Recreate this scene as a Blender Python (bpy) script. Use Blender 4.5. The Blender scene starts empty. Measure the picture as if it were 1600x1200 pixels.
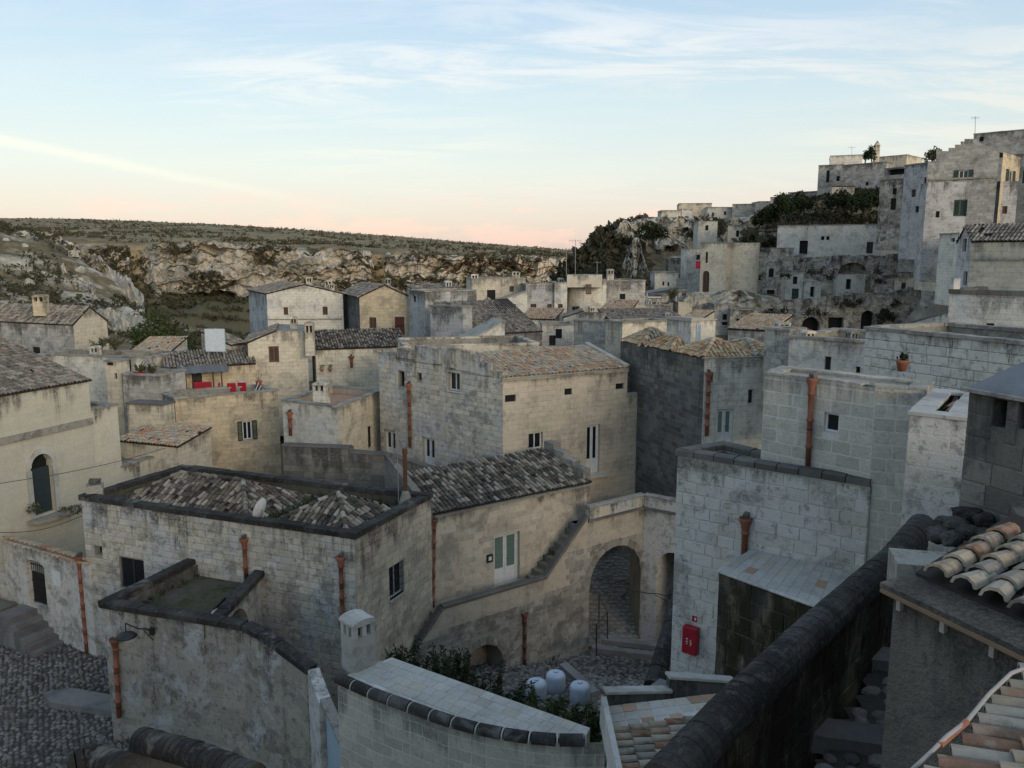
import bpy, bmesh, math, random
import numpy as np
from mathutils import Vector, Matrix, noise
from mathutils.geometry import delaunay_2d_cdt

random.seed(7)
SC = bpy.context.scene
COL = SC.collection
R = math.radians

# ------------------------------------------------------------------ camera
FPX = 1256.0                     # focal length in pixels of a 1600 wide picture
TILT = math.atan(200 / FPX)      # horizon at row 400
cam_d = bpy.data.cameras.new('camera')
cam_d.sensor_width = 36
cam_d.lens = 36 * FPX / 1600
cam_d.clip_start = 0.1
cam_d.clip_end = 9000
cam = bpy.data.objects.new('camera', cam_d)
cam.rotation_euler = (R(90) - TILT, 0, 0)
COL.objects.link(cam)
SC.camera = cam

# ------------------------------------------------------------------ world / sun / exposure
SUN_EL, SUN_AZ = R(8), math.atan2(-0.85, 0.52)     # low sun behind the camera, to the right
sun_dir = Vector((math.cos(SUN_EL) * math.cos(SUN_AZ), math.cos(SUN_EL) * math.sin(SUN_AZ), math.sin(SUN_EL)))
W = bpy.data.worlds.new('World')
SC.world = W
W.use_nodes = True
nt = W.node_tree
nt.nodes.clear()


class NG:
    """small node-graph helper"""
    def __init__(s, tree):
        s.t = tree

    def n(s, typ, **kw):
        nd = s.t.nodes.new(typ)
        for k, v in kw.items():
            if k == 'inp':
                for a, b in v.items():
                    if isinstance(b, bpy.types.NodeSocket):
                        s.t.links.new(b, nd.inputs[a])
                    else:
                        nd.inputs[a].default_value = b
            else:
                setattr(nd, k, v)
        return nd

    def link(s, a, b):
        s.t.links.new(a, b)

    def math(s, op, a, b=None, c=None, clamp=False):
        nd = s.t.nodes.new('ShaderNodeMath')
        nd.operation = op
        nd.use_clamp = clamp
        for i, v in enumerate((a, b, c)):
            if v is None:
                continue
            if isinstance(v, bpy.types.NodeSocket):
                s.t.links.new(v, nd.inputs[i])
            else:
                nd.inputs[i].default_value = v
        return nd.outputs[0]

    def mix(s, fac, a, b, blend='MIX'):
        nd = s.t.nodes.new('ShaderNodeMix')
        nd.data_type = 'RGBA'
        nd.blend_type = blend
        for i, v in ((0, fac), (6, a), (7, b)):
            if isinstance(v, bpy.types.NodeSocket):
                s.t.links.new(v, nd.inputs[i])
            elif i == 0:
                nd.inputs[i].default_value = v
            else:
                nd.inputs[i].default_value = (*v, 1) if len(v) == 3 else v
        return nd.outputs[2]

    def ramp(s, fac, stops, interp='LINEAR'):
        nd = s.t.nodes.new('ShaderNodeValToRGB')
        cr = nd.color_ramp
        cr.interpolation = interp
        while len(cr.elements) < len(stops):
            cr.elements.new(0.5)
        for e, (p, c) in zip(cr.elements, stops):
            e.position = p
            e.color = (*c, 1) if not isinstance(c, (int, float)) else (c, c, c, 1)
        s.t.links.new(fac, nd.inputs[0])
        return nd.outputs[0]

    def noise(s, vec, scale, detail=4, rough=0.55, dist=0.0):
        nd = s.n('ShaderNodeTexNoise', inp={'Scale': scale, 'Detail': detail, 'Roughness': rough, 'Distortion': dist})
        if vec is not None:
            s.t.links.new(vec, nd.inputs['Vector'])
        return nd.outputs[0]

    def mapping(s, vec, scale=(1, 1, 1), rot=(0, 0, 0), loc=(0, 0, 0)):
        nd = s.n('ShaderNodeMapping')
        nd.inputs['Scale'].default_value = scale
        nd.inputs['Rotation'].default_value = rot
        nd.inputs['Location'].default_value = loc
        s.t.links.new(vec, nd.inputs['Vector'])
        return nd.outputs[0]

    def smooth(s, v, lo, hi):
        nd = s.n('ShaderNodeMapRange', interpolation_type='SMOOTHSTEP')
        s.t.links.new(v, nd.inputs[0])
        nd.inputs[1].default_value = lo
        nd.inputs[2].default_value = hi
        return nd.outputs[0]


def srgb(r, g, b):
    f = lambda c: c / 12.92 if c <= 0.04045 else ((c + 0.055) / 1.055) ** 2.4
    return (f(r / 255), f(g / 255), f(b / 255))


g = NG(nt)
tc = g.n('ShaderNodeTexCoord').outputs['Generated']
sep = g.n('ShaderNodeSeparateXYZ')
g.link(tc, sep.inputs[0])
X_, Y_, Z_ = sep.outputs
el = g.math('ADD', Z_, 0.0, clamp=True)
base = g.ramp(el, [(0.0, srgb(205, 184, 187)), (0.05, srgb(217, 202, 200)), (0.10, srgb(219, 219, 214)),
                   (0.17, srgb(207, 221, 224)), (0.26, srgb(187, 209, 227)), (0.36, srgb(166, 193, 222)),
                   (0.6, srgb(150, 180, 214)), (1.0, srgb(140, 168, 204))])
# thin cirrus: noise on a flat cloud layer, stretched
zz = g.math('ADD', g.math('MAXIMUM', Z_, 0.0), 0.10)
cx = g.math('DIVIDE', X_, zz)
cy = g.math('DIVIDE', Y_, zz)
cv = g.n('ShaderNodeCombineXYZ', inp={0: cx, 1: cy, 2: 0.0}).outputs[0]
m1 = g.mapping(cv, scale=(0.55, 1.5, 1), rot=(0, 0, R(-24)), loc=(2.3, 0.4, 0))
n1 = g.noise(m1, 2.0, 6, 0.66, 0.6)
m2 = g.mapping(cv, scale=(0.5, 0.7, 1), rot=(0, 0, R(-18)), loc=(1.1, 0.9, 0))
n2 = g.noise(m2, 1.0, 1, 0.5, 0.0)
ci = g.math('MULTIPLY', g.smooth(n1, 0.42, 0.62), g.math('ADD', g.smooth(g.math('ADD', n2, g.math('MULTIPLY', X_, 0.35)), 0.40, 0.62), 0.12))
ci = g.math('MULTIPLY', ci, g.smooth(Z_, 0.03, 0.16))
ccol = g.ramp(el, [(0.0, srgb(236, 208, 196)), (0.12, srgb(232, 228, 218)), (0.3, srgb(228, 234, 240)), (1.0, srgb(215, 225, 236))])
skyc = g.mix(g.math('MULTIPLY', ci, 0.95), base, ccol)
# a fading vapour trail on the same layer
dl = g.n('ShaderNodeVectorMath', operation='DOT_PRODUCT')
g.link(tc, dl.inputs[0])
A0 = Vector((-0.637, 0.9875 + 0.303 * 0.157, -0.157 + 0.303 * 0.9875)).normalized()
A1 = Vector((-0.12, 0.9875 + 0.20 * 0.157, -0.157 + 0.20 * 0.9875)).normalized()
pn = A0.cross(A1).normalized()
dl.inputs[1].default_value = pn
dd = g.math('ABSOLUTE', g.math('ADD', dl.outputs['Value'], g.math('MULTIPLY', g.math('SUBTRACT', n1, 0.5), 0.012)))
tr = g.math('SUBTRACT', 1.0, g.smooth(dd, 0.0, 0.009))
tr = g.math('MULTIPLY', tr, g.math('SUBTRACT', 1.0, g.smooth(X_, -0.62, -0.10)))
skyc = g.mix(g.math('MULTIPLY', tr, 0.55), skyc, srgb(250, 240, 218))
# small puffs low over the horizon
az = g.math('ARCTAN2', X_, Y_)
pv = g.n('ShaderNodeCombineXYZ', inp={0: g.math('MULTIPLY', az, 7.0), 1: g.math('MULTIPLY', Z_, 26.0), 2: 4.4}).outputs[0]
pn1 = g.noise(pv, 1.3, 4, 0.6)
pm = g.math('MULTIPLY', g.smooth(pn1, 0.47, 0.60), g.math('SUBTRACT', 1.0, g.smooth(Z_, 0.045, 0.085)))
skyc = g.mix(g.math('MULTIPLY', pm, 0.7), skyc, srgb(238, 200, 196))
sky = g.n('ShaderNodeTexSky', sky_type='NISHITA')
sky.sun_disc = False
sky.sun_elevation = SUN_EL
sky.sun_rotation = math.atan2(sun_dir.x, sun_dir.y)
sky.altitude = 350
b1 = g.n('ShaderNodeBackground', inp={'Color': skyc, 'Strength': 0.68})
b2 = g.n('ShaderNodeBackground', inp={'Color': sky.outputs[0], 'Strength': 0.04})
ad = g.n('ShaderNodeAddShader')
g.link(b1.outputs[0], ad.inputs[0])
g.link(b2.outputs[0], ad.inputs[1])
out = g.n('ShaderNodeOutputWorld')
g.link(ad.outputs[0], out.inputs[0])

sl = bpy.data.lights.new('sun', 'SUN')
sl.energy = 2.0
sl.angle = R(32)
sl.color = (1.0, 0.84, 0.66)
sun = bpy.data.objects.new('sun', sl)
sun.rotation_euler = sun_dir.to_track_quat('Z', 'Y').to_euler()
COL.objects.link(sun)
vs = SC.view_settings
vs.view_transform = 'Standard'
vs.look = 'None'
vs.exposure = 0.42
vs.gamma = 1.0
vs.use_curve_mapping = False
SC.cycles.max_bounces = 4
SC.cycles.diffuse_bounces = 2

# ------------------------------------------------------------------ materials
MATS = {}


def newmat(name):
    m = bpy.data.materials.new(name)
    m.use_nodes = True
    t = m.node_tree
    t.nodes.clear()
    gg = NG(t)
    o = gg.n('ShaderNodeOutputMaterial')
    b = gg.n('ShaderNodeBsdfPrincipled')
    gg.link(b.outputs[0], o.inputs[0])
    MATS[name] = m
    return m, gg, b


def rnd_socket(gg):
    oi = gg.n('ShaderNodeObjectInfo').outputs['Random']
    ge = gg.n('ShaderNodeNewGeometry')
    return gg.math('FRACT', gg.math('ADD', oi, gg.math('MULTIPLY', ge.outputs['Random Per Island'], 3.7))), ge.outputs['Position'], ge


def stone(name, a, b, vary=0.25, joint=None, jcol=None, streak=0.5, patch=0.35, dirt=(0.05, 0.047, 0.042), top=1.2, topamt=0.85,
          white=0.0, wcol=(0.5, 0.5, 0.48), moss=0.0, mcol=(0.06, 0.055, 0.025), bump=0.5, blockvar=0.25, grain=9.0, pale=0.0, base=0.0):
    """weathered tufa: colour drift, dark crust running down from the wall head, blotches, old limewash, joints"""
    m, gg, bs = newmat(name)
    rnd, pos, ge = rnd_socket(gg)
    nL = gg.noise(pos, 0.45, 3, 0.6)
    nF = gg.noise(pos, grain, 3, 0.75)
    col = gg.mix(gg.smooth(nL, 0.3, 0.7), a, b)
    # tint per block
    vv = gg.math('ADD', gg.math('MULTIPLY', gg.math('SUBTRACT', rnd, 0.5), 2 * vary), 1.0)
    hb = None
    if joint:
        uv = gg.n('ShaderNodeUVMap').outputs[0]
        dn = gg.n('ShaderNodeTexNoise', inp={'Scale': 1.7, 'Detail': 2})
        gg.link(pos, dn.inputs['Vector'])
        du = gg.n('ShaderNodeVectorMath', operation='SCALE', inp={0: dn.outputs['Color'], 'Scale': 0.07})
        uvd = gg.n('ShaderNodeVectorMath', operation='ADD', inp={0: uv, 1: du.outputs[0]}).outputs[0]
        br = gg.n('ShaderNodeTexBrick', inp={'Vector': uvd, 'Scale': 1.0, 'Mortar Size': 0.012, 'Mortar Smooth': 0.4, 'Bias': 0.0,
                                             'Brick Width': joint[1], 'Row Height': joint[0]})
        br.inputs['Color1'].default_value = (0, 0, 0, 1)
        br.inputs['Color2'].default_value = (1, 1, 1, 1)
        br.inputs['Mortar'].default_value = (0.5, 0.5, 0.5, 1)
        bw = gg.n('ShaderNodeRGBToBW', inp={0: br.outputs['Color']}).outputs[0]
        vv = gg.math('MULTIPLY', vv, gg.math('ADD', gg.math('MULTIPLY', gg.math('SUBTRACT', bw, 0.5), 2 * blockvar), 1.0))
        hb = br.outputs['Fac']
    vv = gg.math('MULTIPLY', vv, gg.math('ADD', gg.math('MULTIPLY', nF, 0.55), 0.72))
    sc = gg.n('ShaderNodeVectorMath', operation='SCALE', inp={0: col, 'Scale': vv}).outputs[0]
    if hb is not None:
        jj = jcol or tuple(c * 0.62 for c in a)
        sc = gg.mix(gg.math('MULTIPLY', hb, gg.smooth(nL, 0.25, 0.55)), sc, jj)
    if white > 0:
        nw = gg.noise(pos, 0.6, 4, 0.7, 0.5)
        sc = gg.mix(gg.math('MULTIPLY', gg.smooth(nw, 0.62 - white * 0.3, 0.70 - white * 0.25), 0.85), sc, wcol)
    if patch > 0:
        np_ = gg.noise(pos, 0.9, 6, 0.74, 0.3)
        sc = gg.mix(gg.math('MULTIPLY', gg.smooth(np_, 0.50, 0.62), patch), sc, tuple(c * 1.9 for c in dirt))
        ns = gg.noise(pos, 4.5, 4, 0.8)
        sc = gg.mix(gg.math('MULTIPLY', gg.smooth(ns, 0.53, 0.64), min(0.95, patch * 1.1)), sc, tuple(c * 2.2 for c in dirt))
    if moss > 0:
        nm = gg.noise(gg.mapping(pos, scale=(1.2, 1.2, 0.5)), 1.0, 5, 0.72)
        sc = gg.mix(gg.math('MULTIPLY', gg.smooth(nm, 0.62 - moss * 0.3, 0.72 - moss * 0.2), 0.92), sc, mcol)
    at = gg.n('ShaderNodeAttribute', attribute_type='OBJECT', attribute_name='ztop').outputs['Fac']
    pz = gg.n('ShaderNodeSeparateXYZ', inp={0: pos}).outputs[2]
    dz = gg.math('SUBTRACT', at, pz)
    nst = gg.noise(gg.mapping(pos, scale=(2.6, 2.6, 0.16)), 1.0, 4, 0.72)
    if streak > 0:
        sc = gg.mix(gg.math('MULTIPLY', gg.math('MULTIPLY', gg.smooth(nst, 0.52, 0.75), gg.smooth(nL, 0.4, 0.65)), streak), sc, tuple(c * 2.2 for c in dirt))
    if topamt > 0:
        # crust at the wall head, running down in tongues of uneven length
        ll = gg.math('MULTIPLY', gg.math('SUBTRACT', gg.math('ADD', nst, gg.math('MULTIPLY', nL, 1.1)), 0.93), 3.4 * top)
        tg = gg.math('MULTIPLY', gg.math('SUBTRACT', gg.math('ADD', ll, 0.10), dz), 1.7 / top, clamp=True)
        tg = gg.math('MULTIPLY', tg, gg.math('ADD', gg.math('MULTIPLY', gg.smooth(nF, 0.35, 0.6), 0.6), 0.4))
        sc = gg.mix(gg.math('MULTIPLY', tg, topamt), sc, dirt)
    gg.link(sc, bs.inputs['Base Color'])
    bs.inputs['Roughness'].default_value = 0.95
    bs.inputs['Specular IOR Level'].default_value = 0.15
    if bump > 0:
        h = nF
        if hb is not None:
            h = gg.math('SUBTRACT', h, gg.math('MULTIPLY', hb, 0.7))
        bp = gg.n('ShaderNodeBump', inp={'Strength': bump, 'Distance': 0.04, 'Height': h})
        gg.link(bp.outputs[0], bs.inputs['Normal'])
    return m


def plain(name, col, rough=0.6, var=0.12, metal=0.0, nscale=6.0, spec=0.4, dirt=0.25, dcol=(0.05, 0.045, 0.04)):
    m, gg, bs = newmat(name)
    rnd, pos, ge = rnd_socket(gg)
    n = gg.noise(pos, nscale, 3, 0.65)
    v = gg.math('ADD', gg.math('MULTIPLY', n, 0.5), 0.75)
    v = gg.math('MULTIPLY', v, gg.math('ADD', gg.math('MULTIPLY', gg.math('SUBTRACT', rnd, 0.5), 2 * var), 1.0))
    sc = gg.n('ShaderNodeVectorMath', operation='SCALE', inp={0: col, 'Scale': v}).outputs[0]
    if dirt > 0:
        n2 = gg.noise(pos, nscale * 0.35, 4, 0.7)
        sc = gg.mix(gg.math('MULTIPLY', gg.smooth(n2, 0.5, 0.72), dirt), sc, dcol)
    gg.link(sc, bs.inputs['Base Color'])
    bs.inputs['Roughness'].default_value = rough
    bs.inputs['Metallic'].default_value = metal
    bs.inputs['Specular IOR Level'].default_value = spec
    bp = gg.n('ShaderNodeBump', inp={'Strength': 0.25, 'Distance': 0.01, 'Height': n})
    gg.link(bp.outputs[0], bs.inputs['Normal'])
    return m


def tilemat(name, stops, lichen=0.5, lcol=(0.30, 0.29, 0.25), dark=0.5):
    m, gg, bs = newmat(name)
    rnd, pos, ge = rnd_socket(gg)
    col = gg.ramp(rnd, [(i / max(1, len(stops)), c) for i, c in enumerate(stops)], 'CONSTANT')
    n = gg.noise(pos, 14, 3, 0.7)
    v = gg.math('ADD', gg.math('MULTIPLY', n, 0.6), 0.7)
    sc = gg.n('ShaderNodeVectorMath', operation='SCALE', inp={0: col, 'Scale': v}).outputs[0]
    n2 = gg.noise(pos, 5.0, 4, 0.75)
    sc = gg.mix(gg.math('MULTIPLY', gg.smooth(n2, 0.48, 0.62), lichen), sc, lcol)
    n3 = gg.noise(pos, 2.2, 5, 0.75)
    sc = gg.mix(gg.math('MULTIPLY', gg.smooth(n3, 0.5, 0.66), dark), sc, (0.03, 0.027, 0.022))
    gg.link(sc, bs.inputs['Base Color'])
    bs.inputs['Roughness'].default_value = 0.9
    bs.inputs['Specular IOR Level'].default_value = 0.2
    bp = gg.n('ShaderNodeBump', inp={'Strength': 0.4, 'Distance': 0.015, 'Height': n})
    gg.link(bp.outputs[0], bs.inputs['Normal'])
    return m


def leafmat(name, a, b):
    m, gg, bs = newmat(name)
    rnd, pos, ge = rnd_socket(gg)
    n = gg.noise(pos, 0.9, 3)
    col = gg.mix(gg.math('ADD', gg.math('MULTIPLY', rnd, 0.6), gg.math('MULTIPLY', n, 0.5), clamp=True), a, b)
    gg.link(col, bs.inputs['Base Color'])
    bs.inputs['Roughness'].default_value = 0.75
    bs.inputs['Specular IOR Level'].default_value = 0.15
    return m


# walls with modelled blocks (no painted joints)
stone('tufa_grey', (0.47, 0.43, 0.35), (0.54, 0.50, 0.41), vary=0.18, streak=0.5, patch=0.5, white=0.42, wcol=(0.47, 0.47, 0.455), top=1.3, topamt=0.75)
stone('tufa_warm', (0.53, 0.465, 0.36), (0.46, 0.405, 0.315), vary=0.15, streak=0.35, patch=0.32, top=0.8, topamt=0.7)
stone('tufa_pale', (0.48, 0.45, 0.375), (0.53, 0.50, 0.42), vary=0.12, streak=0.25, patch=0.18, top=0.8, topamt=0.55, grain=14)
stone('tufa_oldlime', (0.50, 0.475, 0.41), (0.55, 0.525, 0.46), vary=0.16, streak=0.3, patch=0.5, white=0.7, wcol=(0.56, 0.54, 0.49), top=0.5, topamt=0.6)
stone('tufa_mossy', (0.15, 0.13, 0.09), (0.22, 0.20, 0.145), vary=0.3, streak=0.7, patch=0.7, moss=0.95, mcol=(0.020, 0.018, 0.009), top=2.0)
stone('tufa_dark', (0.15, 0.14, 0.12), (0.21, 0.195, 0.165), vary=0.3, streak=0.7, patch=0.7, top=1.5)
stone('mortar_pale', (0.58, 0.565, 0.51), (0.62, 0.60, 0.54), vary=0.0, streak=0.1, patch=0.15, top=0.5, topamt=0.4)
stone('mortar_soft', (0.58, 0.56, 0.495), (0.63, 0.605, 0.535), vary=0.0, streak=0.15, patch=0.2, top=0.5, topamt=0.4)
stone('mortar_grey', (0.27, 0.255, 0.215), (0.33, 0.31, 0.26), vary=0.0, streak=0.4, patch=0.35)
stone('mortar_dark', (0.14, 0.13, 0.11), (0.20, 0.19, 0.16), vary=0.0, streak=0.4, patch=0.35)
# walls farther away: joints too small to model
J = (0.27, 0.55)
stone('far_cream', (0.60, 0.54, 0.415), (0.53, 0.48, 0.375), joint=J, vary=0.1, streak=0.35, patch=0.3, top=0.9, topamt=0.65, blockvar=0.07, bump=0.3)
stone('far_yellow', (0.55, 0.46, 0.315), (0.48, 0.405, 0.285), joint=J, vary=0.1, streak=0.4, patch=0.38, top=0.9, topamt=0.7, blockvar=0.12, bump=0.35)
stone('far_white', (0.62, 0.585, 0.495), (0.55, 0.52, 0.445), joint=J, vary=0.1, streak=0.35, patch=0.32, top=0.8, topamt=0.6, blockvar=0.05, bump=0.25, white=0.3, wcol=(0.5, 0.5, 0.48))
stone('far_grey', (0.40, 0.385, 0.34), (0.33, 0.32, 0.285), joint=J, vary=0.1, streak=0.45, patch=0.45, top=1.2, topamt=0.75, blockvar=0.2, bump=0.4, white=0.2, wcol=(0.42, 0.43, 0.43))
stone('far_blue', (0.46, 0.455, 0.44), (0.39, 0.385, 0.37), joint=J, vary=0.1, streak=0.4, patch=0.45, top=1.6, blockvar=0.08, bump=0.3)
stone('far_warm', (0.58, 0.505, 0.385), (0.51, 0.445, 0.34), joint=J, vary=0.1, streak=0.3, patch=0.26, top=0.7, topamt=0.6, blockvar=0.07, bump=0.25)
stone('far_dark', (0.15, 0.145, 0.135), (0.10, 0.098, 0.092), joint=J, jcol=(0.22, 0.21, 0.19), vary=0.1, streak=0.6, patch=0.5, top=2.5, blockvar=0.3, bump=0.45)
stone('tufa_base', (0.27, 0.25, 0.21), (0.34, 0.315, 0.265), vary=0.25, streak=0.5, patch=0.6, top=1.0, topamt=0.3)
stone('ruin', (0.42, 0.39, 0.32), (0.33, 0.305, 0.25), joint=(0.3, 0.5), vary=0.1, streak=0.8, patch=0.85, top=1.6, blockvar=0.3, bump=0.8, moss=0.25, white=0.25, wcol=(0.5, 0.49, 0.46), mcol=(0.045, 0.045, 0.03))
stone('church', (0.53, 0.50, 0.395), (0.50, 0.47, 0.37), joint=(0.30, 0.62), vary=0.05, streak=0.15, patch=0.10, top=1.0, blockvar=0.03, bump=0.12, jcol=(0.45, 0.42, 0.33))
stone('render_cream', (0.54, 0.49, 0.385), (0.50, 0.455, 0.36), vary=0.05, streak=0.25, patch=0.12, top=1.0, bump=0.12)
# pieces
stone('tufa_stained', (0.30, 0.28, 0.235), (0.38, 0.35, 0.285), vary=0.12, streak=0.7, patch=0.6, white=0.3, wcol=(0.44, 0.44, 0.43), top=1.9, topamt=0.9, moss=0.12, mcol=(0.13, 0.10, 0.06))
stone('render_rough', (0.14, 0.13, 0.11), (0.20, 0.187, 0.158), vary=0.0, streak=0.6, patch=0.75, top=0.8, bump=1.0, grain=26)
stone('coping_black', (0.026, 0.025, 0.023), (0.055, 0.052, 0.047), vary=0.16, streak=0.0, patch=0.5, topamt=0, bump=0.9, white=0.16, wcol=(0.15, 0.145, 0.13), grain=16)
stone('coping_dark', (0.10, 0.095, 0.085), (0.17, 0.16, 0.14), vary=0.25, streak=0.2, patch=0.7, topamt=0, bump=0.7)
stone('coping_grey', (0.26, 0.25, 0.21), (0.33, 0.31, 0.265), vary=0.2, streak=0.3, patch=0.6, topamt=0, bump=0.5)
stone('coping_pale', (0.46, 0.45, 0.405), (0.39, 0.38, 0.34), vary=0.12, streak=0.1, patch=0.3, topamt=0, bump=0.2)
stone('slab_pale', (0.45, 0.435, 0.39), (0.39, 0.375, 0.335), vary=0.06, streak=0, patch=0.2, topamt=0, bump=0.2)
stone('slab_warm', (0.42, 0.375, 0.30), (0.40, 0.375, 0.32), vary=0.1, streak=0, patch=0.15, topamt=0, bump=0.2)
stone('slab_orange', (0.40, 0.27, 0.185), (0.37, 0.24, 0.16), vary=0.2, streak=0, patch=0.1, topamt=0, bump=0.2)
stone('moss_floor', (0.07, 0.068, 0.042), (0.13, 0.12, 0.09), vary=0.1, streak=0, patch=0.6, topamt=0, moss=0.5, mcol=(0.05, 0.055, 0.02), bump=0.9)
stone('roof_flat', (0.30, 0.28, 0.23), (0.22, 0.21, 0.18), vary=0.05, streak=0, patch=0.7, topamt=0, bump=0.6)
stone('paving', (0.135, 0.13, 0.12), (0.19, 0.18, 0.165), vary=0.5, streak=0, patch=0.3, topamt=0, bump=0.6, grain=14)
stone('paving_bed', (0.055, 0.052, 0.048), (0.08, 0.076, 0.068), vary=0, streak=0, patch=0.4, topamt=0, bump=0.7)
stone('step', (0.25, 0.22, 0.16), (0.20, 0.18, 0.14), vary=0.2, streak=0, patch=0.4, topamt=0, moss=0.2, bump=0.4)
stone('step_grey', (0.20, 0.195, 0.185), (0.15, 0.147, 0.14), vary=0.2, streak=0, patch=0.4, topamt=0, bump=0.5)
plain('terracotta', (0.25, 0.095, 0.055), 0.85, 0.3, dirt=0.55)
plain('terracotta_faded', (0.36, 0.19, 0.13), 0.85, 0.15, dirt=0.4)
plain('white_paint', (0.62, 0.62, 0.60), 0.5, 0.05, dirt=0.08)
plain('pale_blue_paint', (0.36, 0.45, 0.50), 0.5, 0.05, dirt=0.1)
plain('brown_wood', (0.10, 0.06, 0.04), 0.7, 0.1)
plain('red_brown', (0.10, 0.025, 0.02), 0.6, 0.1)
plain('dark_wood', (0.035, 0.03, 0.026), 0.7, 0.1)
plain('green_paint', (0.025, 0.05, 0.04), 0.5, 0.1, dirt=0.1)
plain('teal_paint', (0.025, 0.036, 0.040), 0.5, 0.1, dirt=0.1)
plain('aqua_paint', (0.25, 0.42, 0.38), 0.5, 0.05, dirt=0.1)
plain('sage_glass', (0.13, 0.19, 0.16), 0.25, 0.1, dirt=0.0)
plain('iron', (0.018, 0.018, 0.018), 0.5, 0.1, spec=0.4)
plain('rusty', (0.13, 0.06, 0.035), 0.9, 0.2)
plain('lead_grey', (0.10, 0.11, 0.12), 0.6, 0.1)
plain('galvanised', (0.30, 0.30, 0.30), 0.5, 0.1, metal=0.3)
plain('cable_black', (0.03, 0.03, 0.03), 0.6, 0.0)
plain('cable_white', (0.35, 0.32, 0.29), 0.6, 0.0)
plain('red_plastic', (0.28, 0.010, 0.022), 0.35, 0.08, dirt=0.05)
plain('white_plastic', (0.42, 0.47, 0.53), 0.4, 0.05, dirt=0.1)
plain('sign_white', (0.50, 0.55, 0.58), 0.4, 0.0, dirt=0.1)
plain('shade_dark', (0.012, 0.012, 0.012), 0.9, 0.0, dirt=0)  # near-black colour standing in for the darkness inside openings
plain('slate', (0.17, 0.18, 0.19), 0.8, 0.2, nscale=3, dirt=0.5, dcol=(0.06, 0.06, 0.06))
plain('plank', (0.20, 0.13, 0.08), 0.8, 0.2)
plain('tin_sheet', (0.13, 0.13, 0.13), 0.7, 0.2)
plain('bark', (0.06, 0.05, 0.04), 0.9, 0.1)
m_, g_, b_ = newmat('glass_dark')
b_.inputs['Base Color'].default_value = (0.012, 0.014, 0.016, 1)
b_.inputs['Roughness'].default_value = 0.12
b_.inputs['Specular IOR Level'].default_value = 0.5
tilemat('tile_old', [(0.25, 0.22, 0.175), (0.085, 0.074, 0.06), (0.19, 0.16, 0.12), (0.115, 0.095, 0.072), (0.05, 0.045, 0.038), (0.31, 0.28, 0.225)], 0.2, dark=0.75)
tilemat('tile_mixed', [(0.44, 0.35, 0.235), (0.38, 0.22, 0.135), (0.36, 0.33, 0.27), (0.47, 0.39, 0.275), (0.41, 0.27, 0.165), (0.33, 0.295, 0.235)], 0.35, lcol=(0.36, 0.33, 0.26), dark=0.35)
tilemat('tile_yellow', [(0.42, 0.33, 0.18), (0.38, 0.24, 0.13), (0.40, 0.33, 0.22), (0.45, 0.37, 0.22), (0.33, 0.20, 0.11)], 0.25, dark=0.35)
tilemat('tile_far', [(0.27, 0.24, 0.195), (0.17, 0.15, 0.12), (0.32, 0.285, 0.23), (0.22, 0.17, 0.125), (0.13, 0.115, 0.095)], 0.3, dark=0.5)
tilemat('tile_bed', [(0.035, 0.03, 0.025)], 0.1, (0.10, 0.09, 0.07), dark=0.5)
tilemat('tile_near', [(0.30, 0.25, 0.18), (0.27, 0.17, 0.11), (0.21, 0.195, 0.165), (0.34, 0.29, 0.22), (0.20, 0.115, 0.075), (0.31, 0.28, 0.225)], 0.5, lcol=(0.31, 0.29, 0.235), dark=0.55)
leafmat('leaf_dark', (0.012, 0.020, 0.008), (0.035, 0.048, 0.018))
leafmat('leaf_mid', (0.03, 0.045, 0.015), (0.07, 0.085, 0.03))
leafmat('leaf_olive', (0.055, 0.06, 0.03), (0.10, 0.10, 0.05))
leafmat('leaf_bright', (0.05, 0.08, 0.02), (0.11, 0.14, 0.04))
leafmat('scrub_leaf', (0.028, 0.028, 0.016), (0.075, 0.068, 0.038))
leafmat('grass_dry', (0.10, 0.085, 0.04), (0.18, 0.15, 0.07))
# ------------------------------------------------------------------ geometry helpers
CT, ST = math.cos(TILT), math.sin(TILT)


def ray(px, py):
    u, v = (px - 800) / FPX, (600 - py) / FPX
    return Vector((u, CT + v * ST, -ST + v * CT))


def atz(px, py, z):
    r = ray(px, py)
    return r * (z / r.z)


def aty(px, py, y):
    r = ray(px, py)
    return r * (y / r.y)


WL = {}      # world location of every object that parents something


def wloc(o):
    return WL.get(o.name, Vector((0, 0, 0)))


def tag(o, label=None, cat=None, group=None, kind=None):
    if label:
        o['label'] = label
    if cat:
        o['category'] = cat
    if group:
        o['group'] = group
    if kind:
        o['kind'] = kind
    return o


def thing(name, loc, label, cat, group=None):
    o = bpy.data.objects.new(name, None)
    o.empty_display_size = 0.3
    o.location = loc
    COL.objects.link(o)
    WL[o.name] = Vector(loc)
    tag(o, label, cat, group)
    return o


def put(name, me, loc, parent=None, ztop=None):
    o = bpy.data.objects.new(name, me)
    COL.objects.link(o)
    loc = Vector(loc)
    if parent is not None:
        o.parent = parent
        o.location = loc - wloc(parent)
    else:
        o.location = loc
    WL[o.name] = loc
    if ztop is not None:
        o['ztop'] = float(ztop)
    return o


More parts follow.
